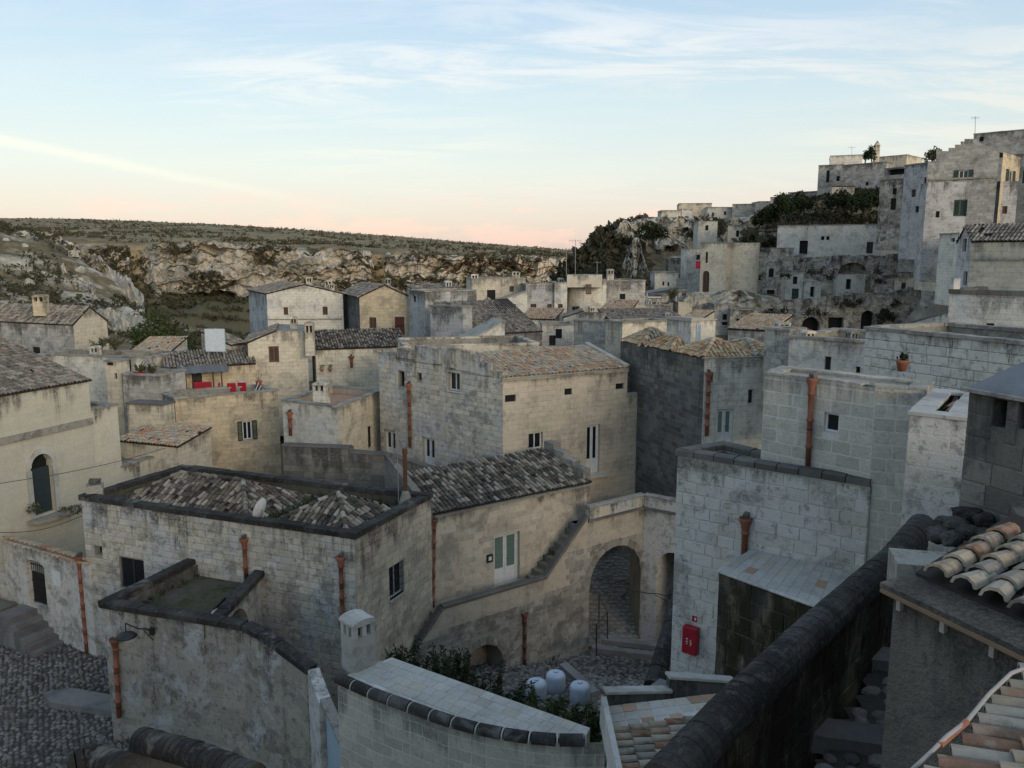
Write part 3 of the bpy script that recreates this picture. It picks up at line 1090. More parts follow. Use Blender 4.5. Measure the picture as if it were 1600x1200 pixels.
class House:
    """a house: a thing whose parts are walls, roof, openings"""
    def __init__(s, name, label, foot, ztop, zbot, mat, roof='flat', cat='house', group=None, apex=None, gable=None, rise=1.2, tile='tile_far',
                 open=None, block=None, cop='coping_grey', par=0.45, cope=0.10, hide=(), roofmat='roof_flat', capt=0, mats=None, over=0.06, wallname='wall', tops=None):
        foot = [Vector(p[:2]) for p in foot]
        n = len(foot)
        ar = sum(foot[i].x * foot[(i + 1) % n].y - foot[(i + 1) % n].x * foot[i].y for i in range(n))
        assert ar > 0, (name, 'footprint must be CCW')
        zt = list(ztop) if hasattr(ztop, '__len__') else [ztop] * n
        c = sum(foot, Vector((0, 0))) / n
        s.root = thing(name, (c.x, c.y, zbot), label, cat, group)
        s.foot, s.zt, s.zb, s.n = foot, zt, zbot, n
        wb = random.Random(len(name) * 7 + int(abs(foot[0].x) * 10))
        if c.length > 34:      # old houses are never quite square
            foot = [p + Vector((wb.uniform(-.07, .07), wb.uniform(-.07, .07))) for p in foot]
            s.foot = foot
        s.pl = [Pl(foot[i], foot[(i + 1) % n]) for i in range(n)]
        s.walls = [None] * n
        HID[0] += 1
        open, block, mats, tops = open or {}, block or {}, mats or {}, tops or {}
        s.blockcount = 0
        for i in range(n):
            pl = s.pl[i]
            j = (i + 1) % n
            poly = [(0, zbot), (pl.len, zbot), (pl.len, zt[j])]
            if gable is not None and i in (gable, (gable + 2) % n):
                poly.append((pl.len / 2, max(zt[i], zt[j]) + rise))
            poly += tops.get(i, [])
            poly.append((0, zt[i]))
            holes, rvs, jobs = [], [], []
            for o in open.get(i, []):
                b, st = o[0], o[1]
                kw = o[2] if len(o) > 2 else {}
                s0, s1, z0, z1 = pl.rect(b)
                s0, s1 = max(s0, 0.08), min(s1, pl.len - 0.08)
                if s1 - s0 < 0.1 or z1 - z0 < 0.1:
                    continue
                dep = kw.get('dep', 0.16)
                hp = arch_poly(s0, s1, z0, z1, kw.get('rise')) if kw.get('arch') else [(s0, z0), (s1, z0), (s1, z1), (s0, z1)]
                holes.append(hp)
                rvs.append(dep + 0.04)
                jobs.append((s0, s1, z0, z1, st, dep, kw))
            mt = mats.get(i, mat)
            bk = block.get(i)
            wo = wall(s.root, pl, poly, holes, bk[3] if bk and len(bk) > 3 else mt, wallname, reveals=rvs)
            s.walls[i] = wo
            if bk:
                cap = max(0, 300 - s.blockcount) if len(bk) < 5 else bk[4]
                k = blocks(wo, pl, poly, holes, bk[0], bk[1], bk[2], cap=cap, seed=HID[0] * 10 + i, gap=bk[5] if len(bk) > 5 else 0.018,
                           proud=bk[6] if len(bk) > 6 else 0.02)
                s.blockcount += min(cap, k)
            for (s0, s1, z0, z1, st, dep, kw) in jobs:
                ob = opening(s.root, pl, s0, s1, z0, z1, st, dep)
                if kw.get('sill'):
                    sill(ob, pl, s0, s1, z0)
                if kw.get('sur'):
                    surround(ob, pl, s0, s1, z0, z1, kw['sur'])
        T = lambda p, z: Vector((p[0], p[1], z))
        if roof == 'flat':
            inn = offset_poly(foot, -0.3)
            rj = random.Random(HID[0])
            near = min(p.length for p in foot) < 31
            m = MB()
            for i in range(n):      # coping laid stone by stone, a little uneven
                pl = s.pl[i]
                q, e = -over, pl.len + over - .34
                if pl.n.dot(-pl.a) < 0 and not near:
                    q, e = -over, pl.len + over - .34
                while q < e - .01:
                    w_ = min(rj.uniform(.5, .95), e - q)
                    if e - q - w_ < .25:
                        w_ = e - q
                    hh = cope * rj.uniform(.86, 1.12)
                    o_ = rj.gauss(0, .012)
                    mm = MB() if near else m
                    mm.box(pl.P(q + w_ / 2, zt[0] + .002 + hh / 2, (over - .34) / 2 + o_), pl.D3 * (w_ / 2 - .006), pl.N3 * (over + .34) / 2, Vector((0, 0, hh / 2)))
                    if near:
                        mm.build('coping_stone', cop, s.root)
                    q += w_
            if m.v:
                m.build('coping', cop, s.root)
            m = MB()
            m.poly([T(p, zt[0] - par) for p in inn])
            for i in range(n):
                j = (i + 1) % n
                m.poly([T(inn[i], zt[0] - par), T(inn[j], zt[0] - par), T(inn[j], zt[0]), T(inn[i], zt[0])])
            m.build('flat_roof', roofmat, s.root)
        elif roof == 'gable':
            i, j = gable, (gable + 2) % n
            za = max(zt)
            ma = (foot[i] + foot[(i + 1) % n]) / 2
            mb = (foot[j] + foot[(j + 1) % n]) / 2
            ra, rb = T(ma, za + rise), T(mb, za + rise)
            ax = (rb - ra).normalized()
            ra2, rb2 = ra - ax * over, rb + ax * over
            for (p, q) in ((foot[(i + 1) % n], foot[j]), (foot[(j + 1) % n], foot[i])):
                # slope between eave p..q and the ridge
                first = (p - ma).length < (p - mb).length
                r1, r2 = (ra2, rb2) if first else (rb2, ra2)
                e1, e2 = T(p, za), T(q, za)
                dn = (e1 - r1)
                dn = Vector((dn.x, dn.y, dn.z))
                dd_ = (e2 - e1).normalized()
                e1o, e2o = e1 - dd_ * over, e2 + dd_ * over
                k = 0.12
                sl_ = (T((e1 + (e2 - e1) * 0.5).xy, za) - T(((r1 + r2) / 2).xy, za + rise)).normalized()
                e1o, e2o = e1o + sl_ * k, e2o + sl_ * k
                lf = Vector((0, 0, 0.085))
                tiles(s.root, [e1o + lf, e2o + lf, r2 + lf, r1 + lf], e1o + lf, e2o + lf, tile, seed=HID[0], cap=capt)
        elif roof == 'hip':
            ap = Vector(apex)
            for i in range(n):
                e1, e2 = T(foot[i], zt[i] + .02), T(foot[(i + 1) % n], zt[(i + 1) % n] + .02)
                tiles(s.root, [e1, e2, ap], e1, e2, tile, seed=HID[0] + i, cap=capt)
        elif roof == 'mono':
            # tops differ per corner: eave is the lowest edge
            i = min(range(n), key=lambda k: zt[k] + zt[(k + 1) % n])
            of = offset_poly(foot, over)
            lf = 0.09
            P = [T(of[k], zt[k] + lf) for k in range(n)]
            tiles(s.root, P, P[i], P[(i + 1) % n], tile, seed=HID[0], cap=capt)
        elif roof == 'slab':
            m = MB()
            of = offset_poly(foot, over)
            m.prism(of, [z + .002 for z in zt], [z + .12 for z in zt])
            m.build('roof', roofmat, s.root)


def front(a, b, depth):
    """footprint (CCW) of a house whose front runs from a (left) to b (right), depth going away from the camera"""
    a, b = Vector(a[:2]), Vector(b[:2])
    d = (b - a).normalized()
    nb = Vector((-d.y, d.x)) * depth
    return [a, b, b + nb, a + nb]


def corner(L, F, Rr):
    L, F, Rr = Vector(L[:2]), Vector(F[:2]), Vector(Rr[:2])
    return [L, F, Rr, L + Rr - F]


def hb(name, label, pxl, pxr, rt, rb, Yl, Yr, depth, mat, open=None, roof='flat', sink=2.0, **kw):
    """house given by its front: pixel columns, head and foot rows, distances of the two ends"""
    A, B = aty(pxl, rt, Yl), aty(pxr, rt, Yr)
    zt = (A.z + B.z) / 2
    ym = (Yl + Yr) / 2
    zb = aty((pxl + pxr) / 2, rb, ym).z - sink
    return House(name, label, front(A, B, depth), zt, zb, mat, roof=roof, open={0: open or []}, **kw)


def pipe(parent, pl, px, r0, r1, rad=0.075, off=0.11, mat='terracotta', hopper=True, px1=None, neck=True):
    """terracotta downpipe with collars and a funnel head, fixed to a wall"""
    s0, zt = pl.sz(px, r0)
    s1, zb = pl.sz(px if px1 is None else px1, r1)
    if px1 is None:
        s1 = s0
    m = MB()
    L = zt - zb
    n = max(1, round(L / 0.6))
    pr = []
    for i in range(n):
        a, b = i / n, (i + 1) / n
        P0, P1 = pl.P(s0 + (s1 - s0) * a, zt - L * a, off), pl.P(s0 + (s1 - s0) * b, zt - L * b, off)
        k = (P1 - P0).normalized()
        pr += [(P0, rad * 1.28), (P0 + k * .07, rad * 1.28), (P0 + k * .08, rad), (P1, rad * 0.97)]
    m.tube([p for p, r in pr], [r for p, r in pr], 10)
    o = m.build('drainpipe', mat, parent, smooth=True)
    if hopper:
        m = MB()
        c = pl.P(s0, zt, off)
        m.lathe(c, [(rad, -0.02), (rad * 1.05, 0.0), (rad * 1.5, 0.16), (rad * 2.1, 0.26), (rad * 2.2, 0.33), (rad * 1.9, 0.33), (rad * 1.2, 0.2)], 12)
        m.build('funnel', mat, o, smooth=True)
        if neck:
            m = MB()
            m.bar(pl.P(s0, zt + .42, -0.05), pl.P(s0, zt + .36, off + .03), 0.12, 0.12)
            m.build('spout', 'coping_dark', o)
    m = MB()
    for i in range(1, n, 2):
        z = zt - L * (i + 0.4) / n
        c = pl.P(s0 + (s1 - s0) * (i + .4) / n, z, off)
        m.tube([c - Vector((0, 0, .015)), c + Vector((0, 0, .015))], rad * 1.12, 8)
    if m.v:
        m.build('pipe_clamp', 'iron', o)
    return o


def chimney(name, label, c, w, d, h, mat, style='slots', rot=0.0, parent=None, group=None):
    """square chimney with open slots under its cap; c is the base centre"""
    c = Vector(c)
    X = Vector((math.cos(rot), math.sin(rot), 0))
    Y = Vector((-math.sin(rot), math.cos(rot), 0))
    Zv = Vector((0, 0, 1))
    if parent is None:
        r = thing(name, c, label, 'chimney', group)
    else:
        r = parent
    m = MB()
    hs = h * 0.68
    m.box(c + Zv * hs / 2, X * w / 2, Y * d / 2, Zv * hs / 2)
    sh = m.build('shaft' if parent is None else 'chimney', mat, r)
    m = MB()
    p = min(w, d) * 0.2
    hh = h * 0.2
    for sx in (-1, 0, 1):
        for sy in (-1, 0, 1):
            if sx == 0 and sy == 0:
                continue
            if (sx == 0 or sy == 0) and style != 'slots':
                continue
            m.box(c + X * sx * (w / 2 - p / 2) + Y * sy * (d / 2 - p / 2) + Zv * (hs + hh / 2), X * p / 2, Y * p / 2, Zv * hh / 2)
    m.build('pillar', mat, sh if parent is not None else r)
    m = MB()
    ct = h - hs - hh
    n = 6
    pts = []
    for k in range(n + 1):
        t = math.pi * k / n
        pts.append((-math.cos(t) * (w / 2 + .03), ct * 0.35 + math.sin(t) * ct * 0.65))
    pts = [(-(w / 2 + .03), 0)] + pts + [((w / 2 + .03), 0)]
    A = [c + X * a + Zv * (hs + hh + b) + Y * (d / 2 + .03) for a, b in pts]
    B = [p_ - Y * (d + .06) for p_ in A]
    m.poly(A)
    m.poly(B)
    for i in range(len(A)):
        j = (i + 1) % len(A)
        m.poly([A[i], A[j], B[j], B[i]])
    m.build('cap', mat, sh if parent is not None else r)
    m = MB()
    m.box(c + Zv * (hs + hh * .5), X * w * .28, Y * d * .28, Zv * hh * .5)
    m.build('flue', 'shade_dark', sh if parent is not None else r)
    return r


# ---- foliage
def leaves(m, c, rx, ry, rz, n, size, rr, up=0.3, shell=0.55):
    for _ in range(n):
        d = Vector((rr.gauss(0, 1), rr.gauss(0, 1), rr.gauss(0, 1))).normalized()
        k = shell + (1 - shell) * rr.random()
        p = c + Vector((d.x * rx, d.y * ry, d.z * rz)) * k
        a = Vector((rr.gauss(0, 1), rr.gauss(0, 1), rr.gauss(0, 1) + up)).normalized()
        b = a.cross(Vector((rr.gauss(0, 1), rr.gauss(0, 1), rr.gauss(0, 1)))).normalized()
        s = size * rr.uniform(0.6, 1.4)
        i0 = len(m.v)
        m.v += [tuple(p - b * s * .32), tuple(p + a * s * .5 + b * s * .1), tuple(p + a * s), tuple(p + a * s * .45 - b * s * .5)]
        m.f.append([i0, i0 + 1, i0 + 2, i0 + 3])


def tree(name, label, base, h, rad, mat='leaf_dark', seed=1, cat='tree', group=None, n=1600, size=0.28, trunk=0.3, squash=0.8):
    rr = random.Random(seed)
    base = Vector(base)
    r = thing(name, base, label, cat, group)
    m = MB()
    th = h * trunk
    top = base + Vector((rr.uniform(-.1, .1) * h, rr.uniform(-.1, .1) * h, th))
    m.tube([base - Vector((0, 0, .5)), (base + top) / 2, top], [rad * .10 + .05, rad * .08 + .04, rad * .06 + .03], 7)
    cl = []
    for k in range(9):
        d = Vector((rr.gauss(0, 1), rr.gauss(0, 1), abs(rr.gauss(0, .8)) + .1)).normalized()
        e = top + Vector((d.x * rad * .62, d.y * rad * .62, d.z * (h - th) * .72))
        m.tube([top, (top + e) / 2 + Vector((0, 0, .1 * rad)), e], [rad * .05 + .02, rad * .03 + .015, .012], 5)
        cl.append(e)
    m.build('trunk', 'bark', r)
    m = MB()
    for e in cl + [top + Vector((0, 0, (h - th) * .4))]:
        q = rad * rr.uniform(.34, .55)
        leaves(m, e, q, q, q * squash, n // 10, size, rr)
    m.build('crown', mat, r, fix=False)
    return r
# ------------------------------------------------------------------ terrain
def terrmat(name, rock, grass, dark, rs=0.05, thr=0.5, low=None, drk=0.0, gs=0.02):
    m, gg, bs = newmat(name)
    ge = gg.n('ShaderNodeNewGeometry')
    pos = ge.outputs['Position']
    n1 = gg.noise(pos, rs, 7, 0.65)
    n2 = gg.noise(pos, rs * 6, 6, 0.7)
    n3 = gg.noise(gg.mapping(pos, scale=(1, 1, 2.5)), gs, 6, 0.65)
    nz = gg.n('ShaderNodeSeparateXYZ', inp={0: ge.outputs['Normal']}).outputs[2]
    r = gg.mix(gg.smooth(n2, 0.3, 0.7), tuple(c * 0.72 for c in rock), tuple(c * 1.15 for c in rock))
    gr = gg.mix(gg.smooth(n2, 0.35, 0.65), grass, dark)
    f = gg.math('ADD', gg.math('MULTIPLY', nz, 0.55), gg.math('MULTIPLY', gg.math('SUBTRACT', n1, 0.5), 1.6))
    c = gg.mix(gg.smooth(f, thr - 0.1, thr + 0.06), r, gr)
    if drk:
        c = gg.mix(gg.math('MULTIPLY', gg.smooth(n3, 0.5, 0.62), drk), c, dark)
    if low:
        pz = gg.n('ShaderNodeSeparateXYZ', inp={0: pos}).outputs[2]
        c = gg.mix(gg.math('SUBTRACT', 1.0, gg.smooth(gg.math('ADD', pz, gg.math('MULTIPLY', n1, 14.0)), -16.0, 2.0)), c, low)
    gg.link(c, bs.inputs['Base Color'])
    bs.inputs['Roughness'].default_value = 0.95
    bs.inputs['Specular IOR Level'].default_value = 0.1
    bp = gg.n('ShaderNodeBump', inp={'Strength': 0.6, 'Distance': 0.25, 'Height': n2})
    gg.link(bp.outputs[0], bs.inputs['Normal'])
    return m


terrmat('hill_ground', (0.42, 0.38, 0.30), (0.20, 0.16, 0.095), (0.095, 0.083, 0.05), rs=0.10, thr=0.44, drk=0.45, gs=0.08)
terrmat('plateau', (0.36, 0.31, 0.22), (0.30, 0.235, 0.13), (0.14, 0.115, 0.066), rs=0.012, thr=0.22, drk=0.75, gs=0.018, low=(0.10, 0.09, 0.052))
terrmat('cliff_rock', (0.40, 0.365, 0.30), (0.12, 0.105, 0.06), (0.055, 0.055, 0.032), rs=0.06, thr=0.46, drk=0.45, gs=0.06)
terrmat('crag_rock', (0.44, 0.41, 0.34), (0.12, 0.105, 0.06), (0.06, 0.058, 0.036), rs=0.16, thr=0.52, drk=0.4, gs=0.15)


def fbm(p, o=5, h=0.9):
    return noise.fractal(p, h, 2.1, o)


CP = []     # terrain control points
for x, y, z in [(-14, 22, -16.6), (-10, 16, -16.9), (-16, 32, -16.6), (-6, 30, -17), (-25, 34, -16.5), (-30, 45, -15), (0, 33, -18.9), (4, 38, -19.5), (5, 28, -18.5), (6.5, 33, -19.5), (3.5, 23, -17.5), (6, 44, -18),
                (2, 26, -17), (2, 20, -17), (8, 21, -13), (8, 12, -11), (3, 6, -10), (12, 8, -9), (20, 15, -9), (-20, 10, -17), (-10, 8, -17), (0, 4, -12),
                (-20, 55, -14), (0, 50, -15), (10, 45, -15), (20, 40, -12), (-35, 70, -13), (-10, 75, -11), (10, 75, -11), (25, 60, -12), (45, 50, -12),
                (-5, 92, -10.5), (12, 95, -10), (-40, 20, -15), (-70, 20, -14), (-60, 60, -12), (30, 25, -8), (60, 25, -5), (45, 5, -6), (100, 30, 0), (0, -12, -5), (-40, -30, -3), (0, -30, 0), (30, -30, 1), (80, -20, 3), (-80, -60, 4), (0, -60, 3.5), (60, -60, 4.5), (120, -60, 6), (160, -20, 8), (40, -100, 8), (-40, -100, 6), (120, -110, 10), (-90, -20, -8)]:  # includes an unseen rise behind the camera, height set to shade the foreground
    CP.append((x, y, z))
for px, r, y in [(1020, 565, 85), (1200, 580, 82), (1400, 590, 74), (1190, 535, 95), (1420, 535, 93), (1480, 540, 85), (1190, 468, 99), (1420, 464, 99), (1300, 475, 106), (1050, 480, 118), (1000, 452, 112), (900, 470, 110),
                 (1200, 418, 113), (1420, 412, 113), (1210, 358, 124), (1420, 358, 124), (1300, 312, 143), (1200, 342, 150), (1420, 318, 140),
                 (1280, 304, 160), (1500, 275, 165), (1480, 395, 92), (1600, 380, 84), (1700, 370, 80), (1800, 300, 120), (1600, 250, 140), (1800, 220, 180),
                 (1100, 352, 176), (1200, 345, 178), (1010, 342, 172), (940, 369, 163), (905, 405, 156), (880, 432, 150), (1060, 420, 150), (1150, 400, 150), (960, 440, 130),
                 (900, 455, 140), (860, 480, 150), (1060, 352, 230), (1300, 310, 240), (940, 420, 220), (860, 560, 230), (800, 560, 170), (760, 540, 130)]:
    p = aty(px, r, y)
    CP.append((p.x, p.y, p.z))
for px, r, y in [(-150, 352, 172), (0, 352, 170), (60, 366, 165), (140, 396, 160), (195, 447, 150), (240, 500, 132), (262, 545, 112), (0, 440, 128), (100, 470, 122), (0, 500, 100),
                 (180, 520, 108), (230, 548, 96), (-150, 480, 110), (300, 600, 120), (330, 600, 160), (280, 560, 185), (150, 470, 215), (50, 440, 230), (-100, 420, 230), (420, 610, 140), (600, 600, 150),
                 (400, 600, 230), (600, 600, 240)]:
    p = aty(px, r, y)
    CP.append((p.x, p.y, p.z))
CPa = np.array(CP)
dm = np.hypot(CPa[:, None, 0] - CPa[None, :, 0], CPa[:, None, 1] - CPa[None, :, 1])
wts = np.linalg.solve(dm + np.eye(len(CPa)) * 1e-6, CPa[:, 2] - CPa[:, 2].mean())


def terr(x, y):
    r = np.hypot(np.asarray(x)[..., None] - CPa[:, 0], np.asarray(y)[..., None] - CPa[:, 1])
    return r @ wts + CPa[:, 2].mean()


def gridmesh(name, XX, YY, ZZ, mat, smooth=True, kind='structure'):
    ny, nx = XX.shape
    idx = np.arange(nx * ny).reshape(ny, nx)
    f = np.stack([idx[:-1, :-1], idx[:-1, 1:], idx[1:, 1:], idx[1:, :-1]], -1).reshape(-1, 4)
    me = bpy.data.meshes.new(name)
    me.from_pydata(np.stack([XX, YY, ZZ], -1).reshape(-1, 3).tolist(), [], f.tolist())
    me.materials.append(MATS[mat])
    if smooth:
        me.polygons.foreach_set('use_smooth', [True] * len(me.polygons))
    o = put(name, me, (0, 0, 0))
    tag(o, kind=kind)
    return o


gx, gy = np.meshgrid(np.arange(-120, 190, 1.4), np.arange(-112, 262, 1.4))
gz = terr(gx, gy)
rough = np.clip((gy - 88) / 25, 0, 1)
nz_ = np.array([fbm(Vector((x * .06, y * .06, 3.1)), 6, .8) * 1.3 + abs(noise.noise(Vector((x * .22, y * .22, 1)))) * 1.0 - .5 if k > 0 else 0.15 * noise.noise(Vector((x * .3, y * .3, 0)))
                for x, y, k in zip(gx.ravel(), gy.ravel(), rough.ravel())]).reshape(gx.shape)
gz = gz + nz_ * np.where(rough > 0, rough, 1)
gridmesh('terrain', gx, gy, gz, 'hill_ground')


def tz(x, y):
    return float(terr(np.array([x]), np.array([y]))[0])


# far side of the gorge: columns of constant bearing, profile rows at rising distances
cols = [-700, -300, 0, 120, 220, 330, 450, 600, 750, 880, 1000, 1300, 2300]
prof = {   # distance: picture row of the ground at each of the columns
    262: [470, 470, 520, 560, 590, 600, 610, 610, 610, 600, 600, 600, 600],
    330: [440, 440, 470, 520, 560, 570, 580, 580, 580, 560, 560, 560, 560],
    405: [440, 440, 450, 455, 470, 472, 482, 494, 500, 480, 470, 470, 470],
    430: [436, 436, 444, 448, 462, 462, 472, 484, 490, 472, 464, 464, 464],
    440: [382, 382, 386, 388, 400, 390, 394, 400, 406, 410, 418, 420, 420],
    448: [372, 372, 374, 376, 382, 381, 385, 392, 398, 403, 412, 415, 415],
    520: [366, 366, 366, 368, 371, 374, 378, 386, 393, 401, 410, 414, 414],
    800: [351, 351, 352, 354, 357, 361, 367, 377, 388, 398, 406, 410, 410],
    1300: [340, 340, 342, 344, 347, 351, 358, 369, 381, 391, 400, 404, 404],
    2200: [339, 339, 341, 342, 346, 351, 358, 369, 380, 390, 399, 403, 403],
    5200: [362, 362, 362, 363, 366, 370, 375, 384, 391, 397, 401, 401, 401],
}
pxs = np.concatenate([np.arange(-700, -20, 40), np.arange(-20, 1010, 3.5), np.arange(1010, 2301, 60)])
dist = sorted(prof)
ys = np.concatenate([np.linspace(a, b, n, endpoint=False) for a, b, n in
                     ((262, 405, 14), (405, 430, 6), (430, 440, 10), (440, 448, 4), (448, 520, 18), (520, 800, 30), (800, 1300, 24), (1300, 2200, 16))] + [[2200, 5200]])
rowtab = np.array([np.interp(pxs, cols, prof[d]) for d in dist])
XX = np.zeros((len(ys), len(pxs)))
YY = XX.copy()
ZZ = XX.copy()
for i, y in enumerate(ys):
    for j, px in enumerate(pxs):
        row = np.interp(y, dist, rowtab[:, j])
        p = aty(px, row, y)
        q = Vector((p.x * .02, y * .02, 0))
        a = 1.0 if y > 445 else 3.0
        z = p.z + fbm(q, 5, .8) * 2.2 * a * min(1, (y - 262) / 60) * (1 if y < 1000 else 0.8)
        # ravines cut the edge of the plateau
        rv = noise.noise(Vector((p.x * .013, 7.7, 0)))
        if 400 < y < 600 and rv > 0.32:
            z -= (rv - .32) * 60 * max(0, 1 - abs(y - 445) / 90)
        XX[i, j], YY[i, j], ZZ[i, j] = p.x, y, z
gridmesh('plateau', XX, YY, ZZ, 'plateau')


def crag(name, line, mat, nx, nz_, amp, freq, slope=0.25, kind='structure', strata=0.35, seed=0.0, seg=None):
    """a rock face: line of (px, head row, foot row, distance); displaced by layered and ridged noise"""
    px = np.linspace(line[0][0], line[-1][0], nx)
    L = np.array(line, dtype=float)
    rt, rb, yy = (np.interp(px, L[:, 0], L[:, k]) for k in (1, 2, 3))
    XX = np.zeros((nz_ + 3, nx))
    YY, ZZ = XX.copy(), XX.copy()
    for j in range(nx):
        T, B = aty(px[j], rt[j], yy[j]), aty(px[j], rb[j], yy[j])
        hgt = T.z - B.z
        nrm = Vector((-T.x, -T.y, 0)).normalized()
        for i in range(nz_ + 3):
            k = min(i, nz_) / nz_
            z = B.z + hgt * k
            set_ = slope * hgt * k
            p = Vector((T.x, T.y, 0)) - nrm * set_
            q = Vector((p.x * freq + seed, p.y * freq, z * freq * 1.4))
            d = (1 - abs(noise.noise(q))) * 0.9 + fbm(q * 2.3, 4, .7) * 0.8
            d += strata * math.floor(2.2 * noise.noise(Vector((p.x * freq * .3, p.y * freq * .3, z * freq * 3.2))) + .5)
            cvn = noise.noise(Vector((p.x * freq * 2.4 + 7, p.y * freq * 2.4, z * freq * 4.2)))
            if cvn > .28:
                d -= (cvn - .28) * 4.5      # hollows and caves
            p = p + nrm * (d - 0.9) * amp
            zz = z + (fbm(q * 1.7 + Vector((9, 9, 9)), 3, .8) * amp * 0.8)
            if i > nz_:
                p = p - nrm * (i - nz_) * amp * 1.8
                zz = z - (i - nz_ - 1) * amp * .5 + 0.2 * amp
            XX[i, j], YY[i, j], ZZ[i, j] = p.x, p.y, zz
    return gridmesh(name, XX, YY, ZZ, mat, smooth=False, kind=kind), XX, YY, ZZ


FC = [(-60, 372, 440, 432), (80, 378, 450, 430), (130, 384, 425, 428), (200, 389, 440, 430), (212, 402, 470, 442), (222, 398, 470, 432), (238, 383, 462, 424), (300, 379, 452, 420), (380, 382, 456, 420), (450, 388, 470, 420),
      (520, 392, 480, 421), (578, 394, 485, 424), (590, 410, 490, 440), (604, 398, 488, 426), (690, 400, 492, 424), (760, 402, 490, 425), (840, 402, 470, 428), (900, 405, 460, 436), (1000, 412, 460, 440)]
_, fx, fy, fz = crag('cliff', FC, 'cliff_rock', 560, 64, 4.2, 0.06, slope=0.3, strata=0.75)
SCR = MB()
rs_ = random.Random(11)


def tuft(m, p, r, n=26, flat=0.75):
    leaves(m, Vector(p), r, r, r * flat, n, r * 0.9, rs_, up=0.4, shell=0.35)


for _ in range(9500):
    i, j = rs_.randrange(0, fx.shape[0]), rs_.randrange(fx.shape[1])
    p = (fx[i, j], fy[i, j] - 0.4, fz[i, j] + .2)
    if noise.noise(Vector((p[0] * .035, p[2] * .09, 2))) + 0.25 * noise.noise(Vector((p[0] * .2, p[2] * .2, 5))) > 0.05 - 0.20 * (p[0] > -25) + (0.25 if -150 < p[0] < -105 else 0):
        tuft(SCR, p, rs_.uniform(0.5, 1.5), 12)
for _ in range(5200):
    i, j = rs_.randrange(40, XX.shape[0] - 4), rs_.randrange(XX.shape[1])
    y = YY[i, j]
    p = (XX[i, j] + rs_.uniform(-2, 2), y, ZZ[i, j] + .3)
    if noise.noise(Vector((p[0] * .012, p[1] * .012, 2))) > -0.1:
        tuft(SCR, p, rs_.uniform(0.8, 2.0) * (1 + y / 2500), 9, 0.5)
for _ in range(6500):
    i, j = rs_.randrange(0, 30), rs_.randrange(XX.shape[1])
    tuft(SCR, (XX[i, j], YY[i, j], ZZ[i, j] + .4), rs_.uniform(1.0, 2.6), 12, 0.6)
o = SCR.build('far_scrub', 'scrub_leaf', None, fix=False)
tag(o, 'low dark scrub dotted over the far gorge cliffs and plateau', 'scrub', kind='stuff')

# near crags: left spur and the rocky flank of the town hill
_, lx, ly, lz = crag('rock_spur', [(-120, 356, 440, 158), (0, 360, 445, 152), (60, 362, 440, 152), (85, 370, 445, 151), (130, 395, 465, 148), (185, 432, 500, 142), (225, 470, 530, 134)], 'crag_rock', 190, 34, 2.4, 0.13, slope=1.3, seed=3)
_, l2, l3, l4 = crag('rock_spur', [(150, 488, 520, 118), (200, 484, 552, 112), (235, 508, 560, 108), (258, 540, 570, 104)], 'crag_rock', 60, 20, 1.0, 0.2, slope=0.6, seed=5)
_, hx, hy, hz = crag('hill_crag', [(938, 380, 410, 152), (975, 350, 408, 154), (1010, 340, 410, 155), (1060, 340, 412, 155), (1120, 342, 412, 154), (1190, 338, 405, 153), (1230, 326, 380, 152)], 'crag_rock', 190, 44, 1.9, 0.2, slope=0.35, seed=8)
crag('hill_crag', [(972, 420, 470, 119), (982, 392, 470, 118), (990, 374, 472, 117), (998, 372, 472, 117), (1004, 400, 470, 116), (1016, 436, 472, 116), (1026, 446, 475, 115)], 'crag_rock', 70, 60, 1.5, 0.55, slope=0.25, seed=2)
crag('hill_crag', [(1050, 470, 525, 98), (1150, 455, 525, 96), (1190, 465, 520, 95)], 'crag_rock', 60, 24, 0.9, 0.25, slope=0.3, seed=12)

crag('rock_spur', [(-80, 395, 470, 140), (40, 402, 478, 137), (100, 425, 492, 133), (150, 455, 505, 128)], 'crag_rock', 130, 34, 1.8, 0.24, slope=1.2, seed=21)
BO = MB()
for _ in range(40):
    px, y = rs_.uniform(-60, 265), rs_.uniform(96, 165)
    p = aty(px, 450, y)
    z = tz(p.x, p.y)
    r = rs_.uniform(.2, .9) * (1.5 if rs_.random() < .12 else 1)
    c = Vector((p.x, p.y, z + r * .05))
    i0 = len(BO.v)
    k = 7
    for a in range(3):
        for b in range(k):
            t = 2 * math.pi * b / k
            q = r * (1.0, .95, .5)[a] * rs_.uniform(.7, 1.25)
            BO.v.append((c.x + q * math.cos(t), c.y + q * math.sin(t), c.z + r * (-.5, .25, .75)[a] * rs_.uniform(.8, 1.2)))
    for a in range(2):
        for b in range(k):
            BO.f.append([i0 + a * k + b, i0 + a * k + (b + 1) % k, i0 + (a + 1) * k + (b + 1) % k, i0 + (a + 1) * k + b])
    BO.f.append([i0 + 2 * k + b for b in range(k)])
o = BO.build('loose_rocks', 'crag_rock', None, fix=False)
tag(o, 'pale loose rocks strewn over the left spur', 'rocks', kind='stuff')

